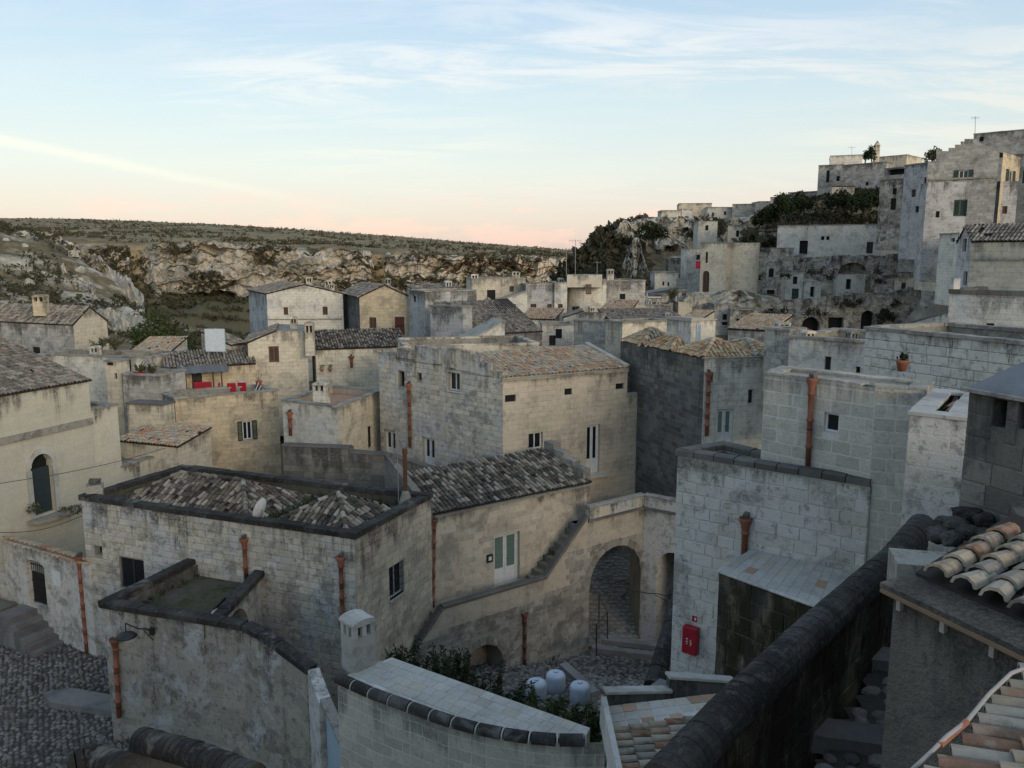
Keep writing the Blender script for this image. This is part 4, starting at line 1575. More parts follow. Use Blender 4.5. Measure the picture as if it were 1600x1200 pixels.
HS = MB()
for _ in range(5200):
    px, y = rs_.uniform(860, 1260), rs_.uniform(100, 178)
    p = aty(px, 400, y)
    z = tz(p.x, p.y)
    if noise.noise(Vector((p.x * .07, p.y * .07, 0))) > -0.25 + 0.85 * (px > 1005):
        tuft(HS, (p.x, p.y, z + rs_.uniform(.1, 1.4)), rs_.uniform(.5, 1.5), 16)
for _ in range(900):
    i, j = rs_.randrange(hx.shape[0]), rs_.randrange(hx.shape[1])
    if noise.noise(Vector((hx[i, j] * .12, hz[i, j] * .2, 3))) > .22:
        tuft(HS, (hx[i, j], hy[i, j] - .3, hz[i, j]), rs_.uniform(.5, 1.3), 16)
for _ in range(4200):
    px, y = rs_.uniform(1170, 1440), rs_.uniform(119, 150)
    p = aty(px, 330, y)
    z = tz(p.x, p.y)
    tuft(HS, (p.x, p.y, z + rs_.uniform(-.2, .5)), rs_.uniform(.3, .9), 14)
for _ in range(1300):
    px, y = rs_.uniform(-60, 270), rs_.uniform(98, 165)
    p = aty(px, 450, y)
    if noise.noise(Vector((p.x * .06, p.y * .06, 6))) > 0:
        tuft(HS, (p.x, p.y, tz(p.x, p.y) + .1), rs_.uniform(.3, .8), 10, .5)
for _ in range(3200):
    px, y = rs_.uniform(230, 900), rs_.uniform(100, 255)
    p = aty(px, 520, y)
    tuft(HS, (p.x, p.y, tz(p.x, p.y) + .3), rs_.uniform(.6, 1.6), 12, .6)
o = HS.build('hill_scrub', 'scrub_leaf', None, fix=False)
tag(o, 'dense dark scrub over the rocky hillside beside the town', 'scrub', kind='stuff')
# ------------------------------------------------------------------ the near houses
Zv = Vector((0, 0, 1))
V2 = lambda p: Vector((p[0], p[1]))


def z_at(px, row, xy):
    """height at plan point xy that shows on the given row"""
    return aty(px, row, xy[1]).z


def pxof(p):
    y = p[1] * CT - p[2] * ST
    return 800 + FPX * p[0] / y


def coping_run(parent, pts, w, h, mat, name='coping', round_=False, piece=None, seed=1):
    """coping along a 3D line; in separate stones when piece is given"""
    pts = [Vector(p) for p in pts]
    rr = random.Random(seed)
    segs = []
    for a, b in zip(pts[:-1], pts[1:]):
        if piece:
            n = max(1, round((b - a).length / piece))
            segs += [(a + (b - a) * (i / n), a + (b - a) * ((i + 1) / n)) for i in range(n)]
        else:
            segs.append((a, b))
    for a, b in segs:
        d = (b - a).normalized()
        if piece:
            a, b = a + d * 0.012, b - d * 0.012
        else:
            a, b = a - d * 0.02, b + d * 0.02
        sd = d.cross(Zv).normalized()
        u = sd.cross(d)
        k = h * rr.uniform(.93, 1.07)
        if round_:
            prof = [(-w / 2, 0)] + [(-w / 2 * math.cos(t), h * .25 + k * .75 * math.sin(t)) for t in [math.pi * q / 8 for q in range(9)]] + [(w / 2, 0)]
        else:
            e = min(.03, h * .25)
            prof = [(-w / 2, 0), (-w / 2, k - e), (-w / 2 + e, k), (w / 2 - e, k), (w / 2, k - e), (w / 2, 0)]
        m = MB()
        A = [a + sd * x + u * z for x, z in prof]
        B = [b + sd * x + u * z for x, z in prof]
        m.poly(A)
        m.poly(B[::-1])
        for i in range(len(A)):
            j = (i + 1) % len(A)
            m.poly([A[i], A[j], B[j], B[i]])
        m.build(name, mat, parent, smooth=False)


# ---------------- house A: long grey house with two tiled pavilion roofs
ZA = -9.62
L, F, Rr = atz(127, 781, ZA), atz(554, 842, ZA), atz(673, 778, ZA)
A_ = House('stone_house', 'long grey stone house with black coping round two tiled pavilion roofs', corner(L, F, Rr), ZA, -17.2, 'tufa_grey', par=0.75,
           cope=0.2, cop='coping_black', over=0.07, roofmat='moss_floor', mats={1: 'tufa_warm', 2: 'far_grey', 3: 'far_grey'},
           open={0: [((148, 853, 160, 867), 'niche', dict(dep=.25)), ((188, 873, 226, 921), 'tealwin', dict(dep=.12))],
                 1: [((608, 880, 631, 932), 'grille', dict(sill=True, dep=.14))]},
           block={0: (0.26, 0.52, 'tufa_grey', 'mortar_grey', 200), 1: (0.26, 0.5, 'tufa_warm', 'mortar_grey', 100)})  # grey front, warm side: how light falls on them is put into the colour
CA = lambda u, v: V2(L) + (V2(F) - V2(L)) * u + (V2(Rr) - V2(F)) * v
zb_ = ZA - 0.5
T3 = lambda p, z: Vector((p[0], p[1], z))
q1 = [CA(.035, .07), CA(.615, .07), CA(.615, .93), CA(.035, .93)]
r0, r1 = CA(.20, .5), CA(.45, .5)
zr = z_at(379, 752, r1)
zr = max(zr, zb_ + .9)
rA = [T3(p, zb_) for p in q1]
R0, R1 = T3(r0, zr), T3(r1, zr)
for i, (poly, ea, eb) in enumerate((([rA[0], rA[1], R1, R0], rA[0], rA[1]), ([rA[1], rA[2], R1], rA[1], rA[2]), ([rA[2], rA[3], R0, R1], rA[2], rA[3]), ([rA[3], rA[0], R0], rA[3], rA[0]))):
    tiles(A_.root, poly, ea, eb, 'tile_old', cap=(120, 50, 0, 20)[i], seed=20 + i, jit=1.6, miss=.05)
ridge_tiles(A_.root, rA[1], R1, 'tile_old', 0.22, seed=4)
ridge_tiles(A_.root, R0, R1, 'tile_old', 0.22, seed=5)
ridge_tiles(A_.root, rA[0], R0, 'tile_old', 0.22, seed=6)
q2 = [CA(.635, .07), CA(.965, .07), CA(.965, .88), CA(.635, .88)]
ap = CA(.81, .48)
za_ = max(z_at(533, 771, ap), zb_ + .8)
rB = [T3(p, zb_) for p in q2]
AP = T3(ap, za_)
for i in range(4):
    tiles(A_.root, [rB[i], rB[(i + 1) % 4], AP], rB[i], rB[(i + 1) % 4], 'tile_old', cap=(60, 40, 0, 30)[i], seed=30 + i, jit=1.6, miss=.05)
for i in (0, 1, 3):
    ridge_tiles(A_.root, rB[i], AP, 'tile_old', 0.22, seed=7 + i)
pa = A_.pl[0]
for px, a, b in ((385, 853, 912), (535, 882, 1002), (127, 880, 1018)):
    pipe(A_.root, pa, px, a, b)
# chimney with tile cover on the left corner
cL = CA(.012, .10)
m = MB()
m.box(T3(cL, ZA + .28), Vector((.28, .12, 0)), Vector((-.12, .28, 0)), Zv * .26)
ch = m.build('chimney', 'coping_grey', A_.root)
ridge_tiles(ch, T3(cL, ZA + .55) + Vector((-.3, -.05, 0)), T3(cL, ZA + .58) + Vector((.3, .2, 0)), 'tile_old', .3, seed=9)
ridge_tiles(ch, T3(cL, ZA + .55) + Vector((-.2, -.3, 0)), T3(cL, ZA + .58) + Vector((.42, -.05, 0)), 'tile_old', .3, seed=10)
# satellite dish behind the front parapet
dp = atz(409, 800, ZA + .15)
dish = thing('satellite_dish', dp - Zv * .6, 'white satellite dish standing on the tiled roof behind black coping', 'satellite dish')
m = MB()
ax = Vector((-.93, .30, .25)).normalized()
e1 = ax.cross(Zv).normalized()
e2 = ax.cross(e1)
n = 18
for k in range(4):
    for i in range(n):
        t0, t1 = 2 * math.pi * i / n, 2 * math.pi * (i + 1) / n
        f = lambda r, t: dp + Zv * .1 + (e1 * math.cos(t) + e2 * math.sin(t)) * r * .42 + ax * (r * r * .09)
        m.poly([f(k / 4, t0), f((k + 1) / 4, t0), f((k + 1) / 4, t1), f(k / 4, t1)])
m.build('reflector', 'white_paint', dish, fix=False)
m = MB()
m.tube([dp - Zv * .6, dp - Zv * .1, dp + Zv * .1 - ax * .03], .025, 6)
m.tube([dp - Zv * .25 + ax * .05, dp + ax * .38 + Zv * .08], .012, 5)
m.box(dp + ax * .4 + Zv * .1, Vector((.04, 0, 0)), Vector((0, .04, 0)), Zv * .04)
m.build('bracket', 'galvanised', dish)
# black mast with plinth
mp = T3(CA(.955, .82), ZA - .5)
mast = thing('vent_pipe', mp, 'rusty vent pipe on a stone plinth between two tiled roofs', 'pipe')
m = MB()
m.lathe(mp, [(.30, 0), (.27, .5), (.16, .9), (.1, 1.0)], 8)
m.build('plinth', 'coping_grey', mast)
m = MB()
m.tube([mp + Zv * .9, mp + Zv * 2.6], .085, 8)
m.tube([mp + Zv * 2.5, mp + Zv * 2.7], .11, 8)
m.build('pipe', 'rusty', mast)
an = thing('aerial_mast', mp + Vector((-.3, .1, 0)), 'tall thin guyed aerial mast rising beside the vent pipe', 'antenna')
m = MB()
a0 = mp + Vector((-.3, .1, 0))
m.tube([a0, a0 + Zv * 6.2], .018, 6)
m.build('mast', 'galvanised', an)
m = MB()
for z in (2.5, 3.1, 3.7, 4.3, 4.9, 5.5):
    m.tube([a0 + Zv * z - Vector((.05, 0, 0)), a0 + Zv * z + Vector((.05, 0, 0))], .012, 5)
m.build('rung', 'galvanised', an)

# ---------------- house B: lower house with the white green-glazed door, one long tiled slope
ZB = -10.45
EL, ER = atz(679, 806, ZB), atz(921, 754.5, ZB)
B_ = House('tiled_house', 'warm stone house with one long dark tiled slope above a white double door', front(EL, ER, 3.0), [ZB, ZB, ZB + 1.0, ZB + 1.0], -18.6, 'tufa_warm', roof='mono',
           tile='tile_old', capt=300, over=0.05, open={0: [((772, 834, 812, 911), 'doorgreen', dict(dep=.2))]}, mats={1: 'far_warm', 2: 'far_warm', 3: 'far_grey'},
           block={0: (0.26, 0.52, 'tufa_warm', 'tufa_warm', 200, .01, .006)})
pb = B_.pl[0]
coping_run(B_.root, [pb.P(0, ZB - .09, .06), pb.P(pb.len, ZB - .09, .06)], .16, .09, 'coping_grey', 'cornice')
m = MB()      # letter box / sign beside the door
s0, s1, z0, z1 = pb.rect((760, 866, 769, 878))
m.box(pb.P((s0 + s1) / 2, (z0 + z1) / 2, .04), pb.D3 * (s1 - s0) / 2, pb.N3 * .03, Zv * (z1 - z0) / 2)
bxo = m.build('wall_plaque', 'iron', B_.root)
m = MB()
m.box(pb.P((s0 + s1) / 2, (z0 + z1) / 2, .072), pb.D3 * (s1 - s0) / 4, pb.N3 * .004, Zv * (z1 - z0) / 4)
m.build('plaque_face', 'white_paint', bxo)
pipe(B_.root, pb, 676.5, 822, 958, px1=674)
# raised gable parapet between A and B
nb_ = Vector((-pb.d.y, pb.d.x))
g0, g1 = V2(EL) - pb.d * .15 - nb_ * .1, V2(EL) - pb.d * .15 + nb_ * 3.6
m = MB()
pg = Pl(g0, g1)
m.prism([g0, g0 - pb.d * .32, g1 - pb.d * .32, g1][::-1], ZB - 2.2, [ZB + 1.95, ZB + 1.95, ZB + .45, ZB + .45])
m.build('gable_parapet', 'tufa_dark', B_.root)
st_ = pb.d
for i in range(4):      # stepped stones at the far verge
    c = V2(ER) - pb.d * .12 + nb_ * (.45 + .75 * i)
    m = MB()
    m.box(T3(c, ZB + .35 + .26 * i), T3(nb_ * .39, 0), T3(pb.d * .22, 0), Zv * .33)
    m.build('verge_stone', 'coping_grey', B_.root)

# ---------------- outside stair, bridge and arch in front of house B
OFF = 1.2
W0 = Pl(V2(EL) + pb.n * OFF, V2(ER) + pb.n * OFF)
tops = [W0.sz(x, y) for x, y in ((652, 1012), (693, 957), (853, 899), (919, 808))]
zl = (tops[1][1] + tops[2][1]) / 2
tops[1], tops[2] = (tops[1][0], zl), (tops[2][0], zl)
sC, zC = W0.sz(1006, 797)
zC = -11.75
S_ = thing('stair_bridge', W0.P(0, -18.6), 'outside stone stair with dark coping climbing to an arched bridge', 'stairway')
ZG = -18.7
ar = arch_poly(W0.sz(921, 900)[0], W0.sz(1001, 900)[0], ZG + .05, W0.sz(961, 853)[1], None)
s0n, s1n, z0n, z1n = W0.rect((722, 1008, 786, 1085))
nich = arch_poly(s0n, s1n, ZG + .05, z1n, None)
poly = [(tops[0][0] - .6, ZG), (sC, ZG), (sC, zC), (tops[3][0], zC), tops[3], tops[2], tops[1], tops[0], (tops[0][0] - .6, tops[0][1] - .75)]
wo = wall(S_, W0, poly, [ar, nich], 'tufa_warm', reveals=[2.6, 1.3], rvec=[Vector((-.15, 2.4, 0)), None])
lim = lambda s, z: (abs(z - (-14.6)) < .9 and s < tops[2][0] + 1.5) or z > -13.2
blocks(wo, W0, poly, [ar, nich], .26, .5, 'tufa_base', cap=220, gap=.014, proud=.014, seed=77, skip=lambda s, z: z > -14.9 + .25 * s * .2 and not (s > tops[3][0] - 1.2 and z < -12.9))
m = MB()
m.box(W0.P((s0n + s1n) / 2, (ZG + z1n) / 2, -1.3), W0.D3 * (s1n - s0n) / 2, W0.N3 * .02, Zv * (z1n - ZG) / 2)  # dark sheet painting the shade at the back of the arch
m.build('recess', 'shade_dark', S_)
# voussoirs of both arches
for hp, (a0_, a1_, zt_) in ((ar, (ar[0][0], ar[1][0], max(p[1] for p in ar))), (nich, (s0n, s1n, z1n))):
    r = (a1_ - a0_) / 2
    cs_, cz_ = (a0_ + a1_) / 2, zt_ - r
    n = 11 if r > .9 else 9
    for k in range(n):
        t0, t1 = math.pi * k / n + .012, math.pi * (k + 1) / n - .012
        m = MB()
        q = [(cs_ + rr_ * math.cos(t), cz_ + rr_ * math.sin(t)) for rr_, t in ((r, t0), (r + .34, t0), (r + .34, t1), (r, t1))]
        A = [W0.P(a, b, .035) for a, b in q]
        Bq = [W0.P(a, b, -.1) for a, b in q]
        m.poly(A)
        for i in range(4):
            m.poly([A[i], A[(i + 1) % 4], Bq[(i + 1) % 4], Bq[i]])
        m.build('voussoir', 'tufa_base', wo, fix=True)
Wt = lambda p, o=0.0: W0.P(p[0], p[1], o)
coping_run(S_, [Wt((tops[0][0], tops[0][1]), -.12), Wt(tops[1], -.12), Wt(tops[2], -.12), Wt((tops[3][0], tops[3][1]), -.12)], .34, .13, 'coping_dark', seed=4)
# inner faces of the stair parapet
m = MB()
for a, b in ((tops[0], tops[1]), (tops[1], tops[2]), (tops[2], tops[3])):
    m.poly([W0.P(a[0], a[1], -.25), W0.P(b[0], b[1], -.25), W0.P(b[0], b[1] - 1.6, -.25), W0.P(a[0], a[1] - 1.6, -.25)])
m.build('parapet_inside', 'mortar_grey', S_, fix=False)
# landing and steps
zland = zl - .42
m = MB()
m.prism([V2(W0.P(tops[1][0] - .1, 0, -.25)), V2(W0.P(tops[2][0] - .2, 0, -.25)), V2(W0.P(tops[2][0] - .2, 0, -OFF + .004)), V2(W0.P(tops[1][0] - .1, 0, -OFF + .004))], zland - .5, zland)
m.build('landing', 'step', S_)
ns = 9
sx0, sx1 = tops[2][0] - .2, tops[3][0] + .25
zup = zC - .35
for i in range(ns):
    a = sx0 + (sx1 - sx0) * i / ns
    z = zland + (zup - zland) * (i + 1) / ns
    m = MB()
    m.prism([V2(W0.P(a, 0, -.25)), V2(W0.P(a + (sx1 - sx0) / ns + .02, 0, -.25)), V2(W0.P(a + (sx1 - sx0) / ns + .02, 0, -OFF + .004)), V2(W0.P(a, 0, -OFF + .004))], z - .6, z)
    m.build('step', 'step', S_)
for i in range(6):
    b = tops[1][0] - .1 - .34 * i
    z = zland - .24 * (i + 1)
    m = MB()
    m.prism([V2(W0.P(b - .34, 0, -.25)), V2(W0.P(b, 0, -.25)), V2(W0.P(b, 0, -OFF + .004)), V2(W0.P(b - .34, 0, -OFF + .004))], z - .6, z)
    m.build('step', 'step', S_)
pipe(S_, W0, 818, 968, 1066, mat='rusty', rad=.07, neck=False)
# bridge deck, parapets
K0 = W0.P(sC, 0)
k1 = aty(1054, 800, K0.y - .9)
K1 = V2(k1)
W1 = Pl(V2(K0), K1)
W1x = Pl(V2(K0), V2(K0) + (K1 - V2(K0)) * 1.6)
a2 = arch_poly(W1.sz(1026, 890)[0], W1.len + .9, ZG + .05, W1.sz(1045, 862)[1], None)
wall(S_, W1x, [(0, ZG), (W1x.len, ZG), (W1x.len, zC), (0, zC)], [a2], 'tufa_oldlime', reveals=[2.4])
back = V2(W0.P(tops[3][0] - .4, 0, -2.6)), V2(W0.P(sC, 0, -2.6))
m = MB()
m.prism([V2(W0.P(tops[3][0] - .2, 0, -.05)), V2(W0.P(sC, 0, -.05)), V2(W1x.P(W1x.len, 0, -.05)), V2(W1x.P(W1x.len, 0, -2.8)), V2(W0.P(sC, 0, -2.6)), V2(W0.P(tops[3][0] - .2, 0, -2.6))], zC - .9, zC - .35)
m.build('bridge_deck', 'step_grey', S_)
ph = .55
for (P_, a, b) in ((W0, tops[3][0] + .1, sC + .02), (W1x, 0.02, W1x.len)):
    m = MB()
    m.box(P_.P((a + b) / 2, zC + ph / 2, -.14), P_.D3 * (b - a) / 2, P_.N3 * .14, Zv * ph / 2)
    m.build('bridge_parapet', 'tufa_grey' if P_ is W0 else 'tufa_oldlime', S_)
    coping_run(S_, [P_.P(a, zC + ph + .002, -.14), P_.P(b, zC + ph + .002, -.14)], .36, .10, 'coping_grey')
    coping_run(S_, [P_.P(a - .1, zC - .06, .02), P_.P(b, zC - .06, .02)], .16, .11, 'coping_dark', 'string_course')
# back face of the tunnel, right flank
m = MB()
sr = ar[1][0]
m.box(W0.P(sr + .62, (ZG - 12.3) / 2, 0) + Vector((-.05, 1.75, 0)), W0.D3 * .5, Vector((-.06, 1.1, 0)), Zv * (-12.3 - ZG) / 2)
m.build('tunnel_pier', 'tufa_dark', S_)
# lamp in the arch
lp = atz(983, 935, -14.4) if False else aty(979, 930, K0.y - 1.6)


def swan_lamp(name, label, wallpt, tip, drop=.25, shade=.24, group=None):
    r = thing(name, wallpt, label, 'lamp', group)
    m = MB()
    mid = wallpt.lerp(tip, .5) + Zv * .12
    m.tube([wallpt, wallpt.lerp(mid, .6) + Zv * .05, mid, tip + Zv * drop], .022, 6)
    m.tube([wallpt - Zv * .3, wallpt.lerp(mid, .7)], .015, 5)
    m.tube([tip + Zv * drop, tip], .02, 6)
    m.build('arm', 'iron', r)
    m = MB()
    m.lathe(tip, [(.03, .08), (.06, .06), (shade * .75, -.02), (shade, -.10), (shade * .97, -.11), (.05, -.03)], 16)
    m.build('shade', 'iron', r, smooth=True)
    m = MB()
    m.lathe(tip, [(.02, -.03), (.07, -.06), (.08, -.11), (.04, -.15)], 10)
    m.build('bulb', 'white_plastic', r, smooth=True)
    m = MB()
    m.box(wallpt, Vector((.07, 0, 0)), Vector((0, .07, 0)), Zv * .11)
    m.build('wall_bracket', 'iron', r)
    return r


swan_lamp('street_lamp', 'black hanging lamp with wide shade inside the bridge arch', aty(1046, 932, K0.y - 1.9), lp, .3, .27)

# ---------------- house C: middle house, grey gable wall and warm front with tall white door
ZC0 = -6.0
Fc, Rc = atz(787, 592, ZC0), atz(980, 576, ZC0)
Lc = aty(592, 560, 45.5)
pf = V2(Rc) - V2(Fc)
nbc = Vector((-pf.y, pf.x)).normalized()
C_ = House('gabled_house', 'beige house with stepped grey gable, mixed colour tiles and tall white door', [V2(Lc), V2(Fc), V2(Rc), V2(Rc) + nbc * 3.7, V2(Lc) + nbc * 2.2 + Vector((2.5, 0))], [-5.4, ZC0, ZC0, -5.15, -5.2], -15.5, 'far_warm', roof='none',
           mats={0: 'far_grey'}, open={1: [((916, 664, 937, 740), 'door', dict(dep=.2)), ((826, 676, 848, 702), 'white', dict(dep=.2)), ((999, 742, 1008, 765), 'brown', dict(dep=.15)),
                                          ((789, 617, 806, 628), 'niche', dict(dep=.12)), ((882, 607, 894, 617), 'niche', dict(dep=.12)), ((962, 599, 975, 608), 'niche', dict(dep=.12)),
                                          ],
                                      0: [((622, 580, 632, 604), 'niche', dict(dep=.3)), ((652, 583, 659, 594), 'niche', dict(dep=.3)), ((700, 582, 719, 611), 'white', dict(dep=.2, sur=.1, sill=True)),
                                          ((600, 673, 618, 712), 'door', dict(dep=.2)), ((660, 684, 679, 728), 'door', dict(dep=.2))]},
           tops={0: None or []}, block={0: (0.27, 0.52, 'tufa_grey', 'mortar_grey', 300)})  # cool left face against the warm front paints in the light from the right
pc0, pc1 = C_.pl[0], C_.pl[1]
e0, e1 = pc1.P(-.05, ZC0 + .06, .1), pc1.P(pc1.len, ZC0 + .06, .1)
rb0, rb1 = T3(V2(Fc) + nbc * 3.7, -5.1), T3(V2(Rc) + nbc * 3.7, -5.1)
tiles(C_.root, [e0, e1, rb1, rb0], e0, e1, 'tile_mixed', cap=0, seed=51, jit=2.0, miss=.04, w=.26, rad=.25, lift=.0, expo=.36, ln=.46, bed='slab_warm')
coping_run(C_.root, [e1 + Vector((-.1, .05, .1)), rb1 + Vector((-.1, 0, .1))], .3, .1, 'coping_pale', 'verge')
coping_run(C_.root, [pc1.P(-.1, ZC0 - .14, .05), pc1.P(pc1.len, ZC0 - .14, .05)], .12, .13, 'coping_grey', 'cornice')
sd_, zd_ = pc1.rect((916, 664, 937, 741))[:2], pc1.rect((916, 664, 937, 741))[2]
m = MB()
m.box(pc1.P(sum(sd_) / 2 + .05, zd_ - .06, .12), pc1.D3 * .75, pc1.N3 * .2, Zv * .06)
m.build('door_step', 'coping_pale', C_.root)
# stepped gable stones along the head of the left wall
prof_ = [(596, 558), (620, 549), (648, 541), (690, 541), (712, 545), (735, 549), (750, 560), (768, 572), (786, 586)]
for i in range(len(prof_) - 1):
    (xa, ya), (xb, yb) = prof_[i], prof_[i + 1]
    sa, za2 = pc0.sz(xa, (ya + yb) / 2)
    sb, _ = pc0.sz(xb, (ya + yb) / 2)
    wz = -5.4 + (ZC0 + 5.4) * min(1, max(0, (sa + sb) / 2 / pc0.len))
    n = 2
    for k in range(n):
        a, b = sa + (sb - sa) * k / n, sa + (sb - sa) * (k + 1) / n
        zt2 = za2 + (.05 if k == 0 else 0)
        if zt2 < wz + .05:
            zt2 = wz + .12
        m = MB()
        m.box(pc0.P((a + b) / 2, (wz - .02 + zt2) / 2, -.16), pc0.D3 * ((b - a) / 2 - .01), pc0.N3 * .175, Zv * (zt2 - wz + .02) / 2)
        m.build('gable_stone', 'tufa_grey', C_.root)
pipe(C_.root, pc0, 641, 608, 698, rad=.085)
# fill roof behind the gable and the pale parapet of the terrace behind
m = MB()
m.poly([T3(V2(Lc), -5.5), T3(V2(Fc), -6.02), T3(V2(Fc) + nbc * 3.7, -5.3), T3(V2(Lc) + nbc * 2.4 + Vector((2.5, 0)), -5.5)])
m.build('flat_roof', 'roof_flat', C_.root)
pa0, pa1 = aty(634, 553, 47.2), aty(842, 538, 49)
hb('terrace_house', 'low cream terrace wall running behind the mixed tile roof', 634, 842, 541, 600, 47.6, 49.5, 5, 'render_cream', cop='render_cream', cat='wall', cope=.12)
# lower wing at the right
A2, B2 = pc1.P(pc1.len + .004, 0), pc1.P(pc1.sz(1034, 650)[0], 0)
zw = pc1.sz(1005, 616)[1]
C2 = House('house_wing', 'low beige wing with stepped side parapet at right of the tall white door', front(A2, B2, 4.2), zw, -16.5, 'far_warm', roof='flat', par=.3, cop='coping_pale', roofmat='tile_yellow', over=.02,
           open={0: [((1019, 648, 1028, 661), 'niche', dict(dep=.12)), ((999, 742, 1008, 765), 'darkdoor', dict(dep=.15))]})
pw = C2.pl[1]
for i in range(3):
    m = MB()
    m.box(pw.P(1.2 + i * .95, zw + .22 + i * .22, -.18), pw.D3 * .47, pw.N3 * .16, Zv * (.12 + .2 * i))
    m.build('parapet_step', 'coping_pale', C2.root)

# ---------------- house D: small white block with chimney, between A's roof and C
ZD = -8.0
D_ = House('white_annex', 'small white stone annex with square chimney beside the grey gable', corner(atz(441, 627, ZD), atz(528, 637, ZD), atz(597, 611, ZD)), ZD, -14, 'far_white', par=.35, cop='coping_grey', roofmat='tile_mixed',
           mats={1: 'far_cream'}, open={1: [((575, 665, 583, 700), 'niche', {})]})
chimney('chimney', '', T3(V2(D_.foot[0]) * .45 + V2(D_.foot[1]) * .55 + Vector((.3, .9)), ZD - .4), .75, .6, 1.55, 'far_white', parent=D_.root, rot=-.2)
pipe(D_.root, D_.pl[0], 455, 652, 680, rad=.09)
# dark garden wall
gw = thing('garden_wall', aty(560, 740, 37.6), 'dark weathered block wall running below the small white annex', 'wall')
pgw = Pl(aty(436, 700, 38.6), aty(700, 730, 37.2))
pp = [pgw.sz(x, y) for x, y in ((441, 697), (545, 701), (546, 708), (600, 712), (640, 722), (690, 740))]
poly = [(pp[0][0], -13.5), (pp[-1][0], -13.5)] + pp[::-1]
wo = wall(gw, pgw, poly, [], 'mortar_dark', thick=.4)
blocks(wo, pgw, poly, [], .3, .62, 'tufa_dark', cap=120, seed=91)
coping_run(gw, [pgw.P(a, b + .01, -.2) for a, b in pp], .5, .09, 'coping_dark')

# ---------------- annex in front of house A with the moss terrace, long dark wall, alley door
ZN = -11.4
d0, d1 = atz(160, 944, ZN), atz(378, 979, ZN)
d2 = atz(480, 1049, -12.1)
pD = Pl(d0, d1)
pD2 = Pl(d1, d2)
an_ = thing('walled_terrace', T3(V2(d0), -16.4), 'dark weathered wall with black coping round a small mossy roof terrace', 'wall')
poly = [(0, -16.4), (pD.len, -16.4), (pD.len, ZN - .12), (0, ZN - .12)]
wo = wall(an_, pD, poly, [], 'tufa_stained')
blocks(wo, pD, poly, [], .27, .55, 'tufa_stained', cap=110, gap=.012, proud=.010, seed=61, skip=lambda s, z: noise.noise(Vector((s * .6, z * .8, 3))) > .08)
poly2 = [(0, -16.6), (pD2.len, -16.6), (pD2.len, -12.2)] + [(pD2.len * t, ZN - .12 - .70 * t ** 1.4) for t in (.75, .5, .25)] + [(0, ZN - .12)]
wo2 = wall(an_, pD2, poly2, [], 'tufa_stained', thick=.35)
blocks(wo2, pD2, poly2, [], .27, .55, 'tufa_stained', cap=60, gap=.012, proud=.010, seed=62, skip=lambda s, z: noise.noise(Vector((s * .6, z * .8, 9))) > .0)
# left end, returning to house A
e0_ = V2(pa.P(pa.sz(300, 885)[0], 0))
pE = Pl(e0_, V2(d0))
wall(an_, pE, [(0, -16.4), (pE.len, -16.4), (pE.len, ZN - .12), (0, ZN - .12)], [], 'tufa_grey')
rgt0, rgt1 = V2(pD.P(pD.len * .80, 0)), V2(pa.P(pa.sz(407, 915)[0], 0))
pF = Pl(rgt0, rgt1)
hp = arch_poly(pF.len * .15, pF.len * .7, -14.5, ZN - .45, None)
wall(an_, pF, [(0, -16.4), (pF.len, -16.4), (pF.len, ZN - .12), (0, ZN - .12)], [hp], 'tufa_oldlime', reveals=[.8])
opening(an_, pF, pF.len * .15, pF.len * .7, -14.5, ZN - .45, 'niche', .78)
m = MB()
m.poly([T3(V2(d0), ZN - .55), T3(rgt0, ZN - .55), T3(rgt1, ZN - .55), T3(e0_, ZN - .55)])
m.build('mossy_floor', 'moss_floor', an_)
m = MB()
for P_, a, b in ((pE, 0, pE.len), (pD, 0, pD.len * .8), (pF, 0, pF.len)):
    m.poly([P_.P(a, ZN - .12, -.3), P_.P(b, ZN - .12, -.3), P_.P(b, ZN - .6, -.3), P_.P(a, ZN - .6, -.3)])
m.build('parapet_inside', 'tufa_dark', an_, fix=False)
for k, pts in enumerate(([T3(V2(d0), ZN - .12), T3(e0_, ZN - .12)], [T3(rgt0, ZN - .12), T3(rgt1, ZN - .12)], [pD.P(-.1, ZN - .12, -.15), pD.P(pD.len, ZN - .12, -.15)],
                         [pD2.P(0, ZN - .12, -.17)] + [pD2.P(pD2.len * t, ZN - .12 - .70 * t ** 1.4, -.17) for t in (.25, .5, .75)] + [pD2.P(pD2.len, -12.2, -.17)])):
    coping_run(an_, pts, .42, .2, 'coping_black', piece=.75, seed=k, name='coping_stone')
pipe(an_, pD, 184, 1010, 1118, rad=.08, px1=190, neck=False)
swan_lamp('street_lamp', 'black swan neck street lamp on the dark terrace wall above the cobbles', pD.P(pD.sz(240, 985)[0], pD.sz(240, 985)[1], .06), aty(197, 990, pD.P(pD.sz(197, 990)[0], 0).y - .9), .35, .33)
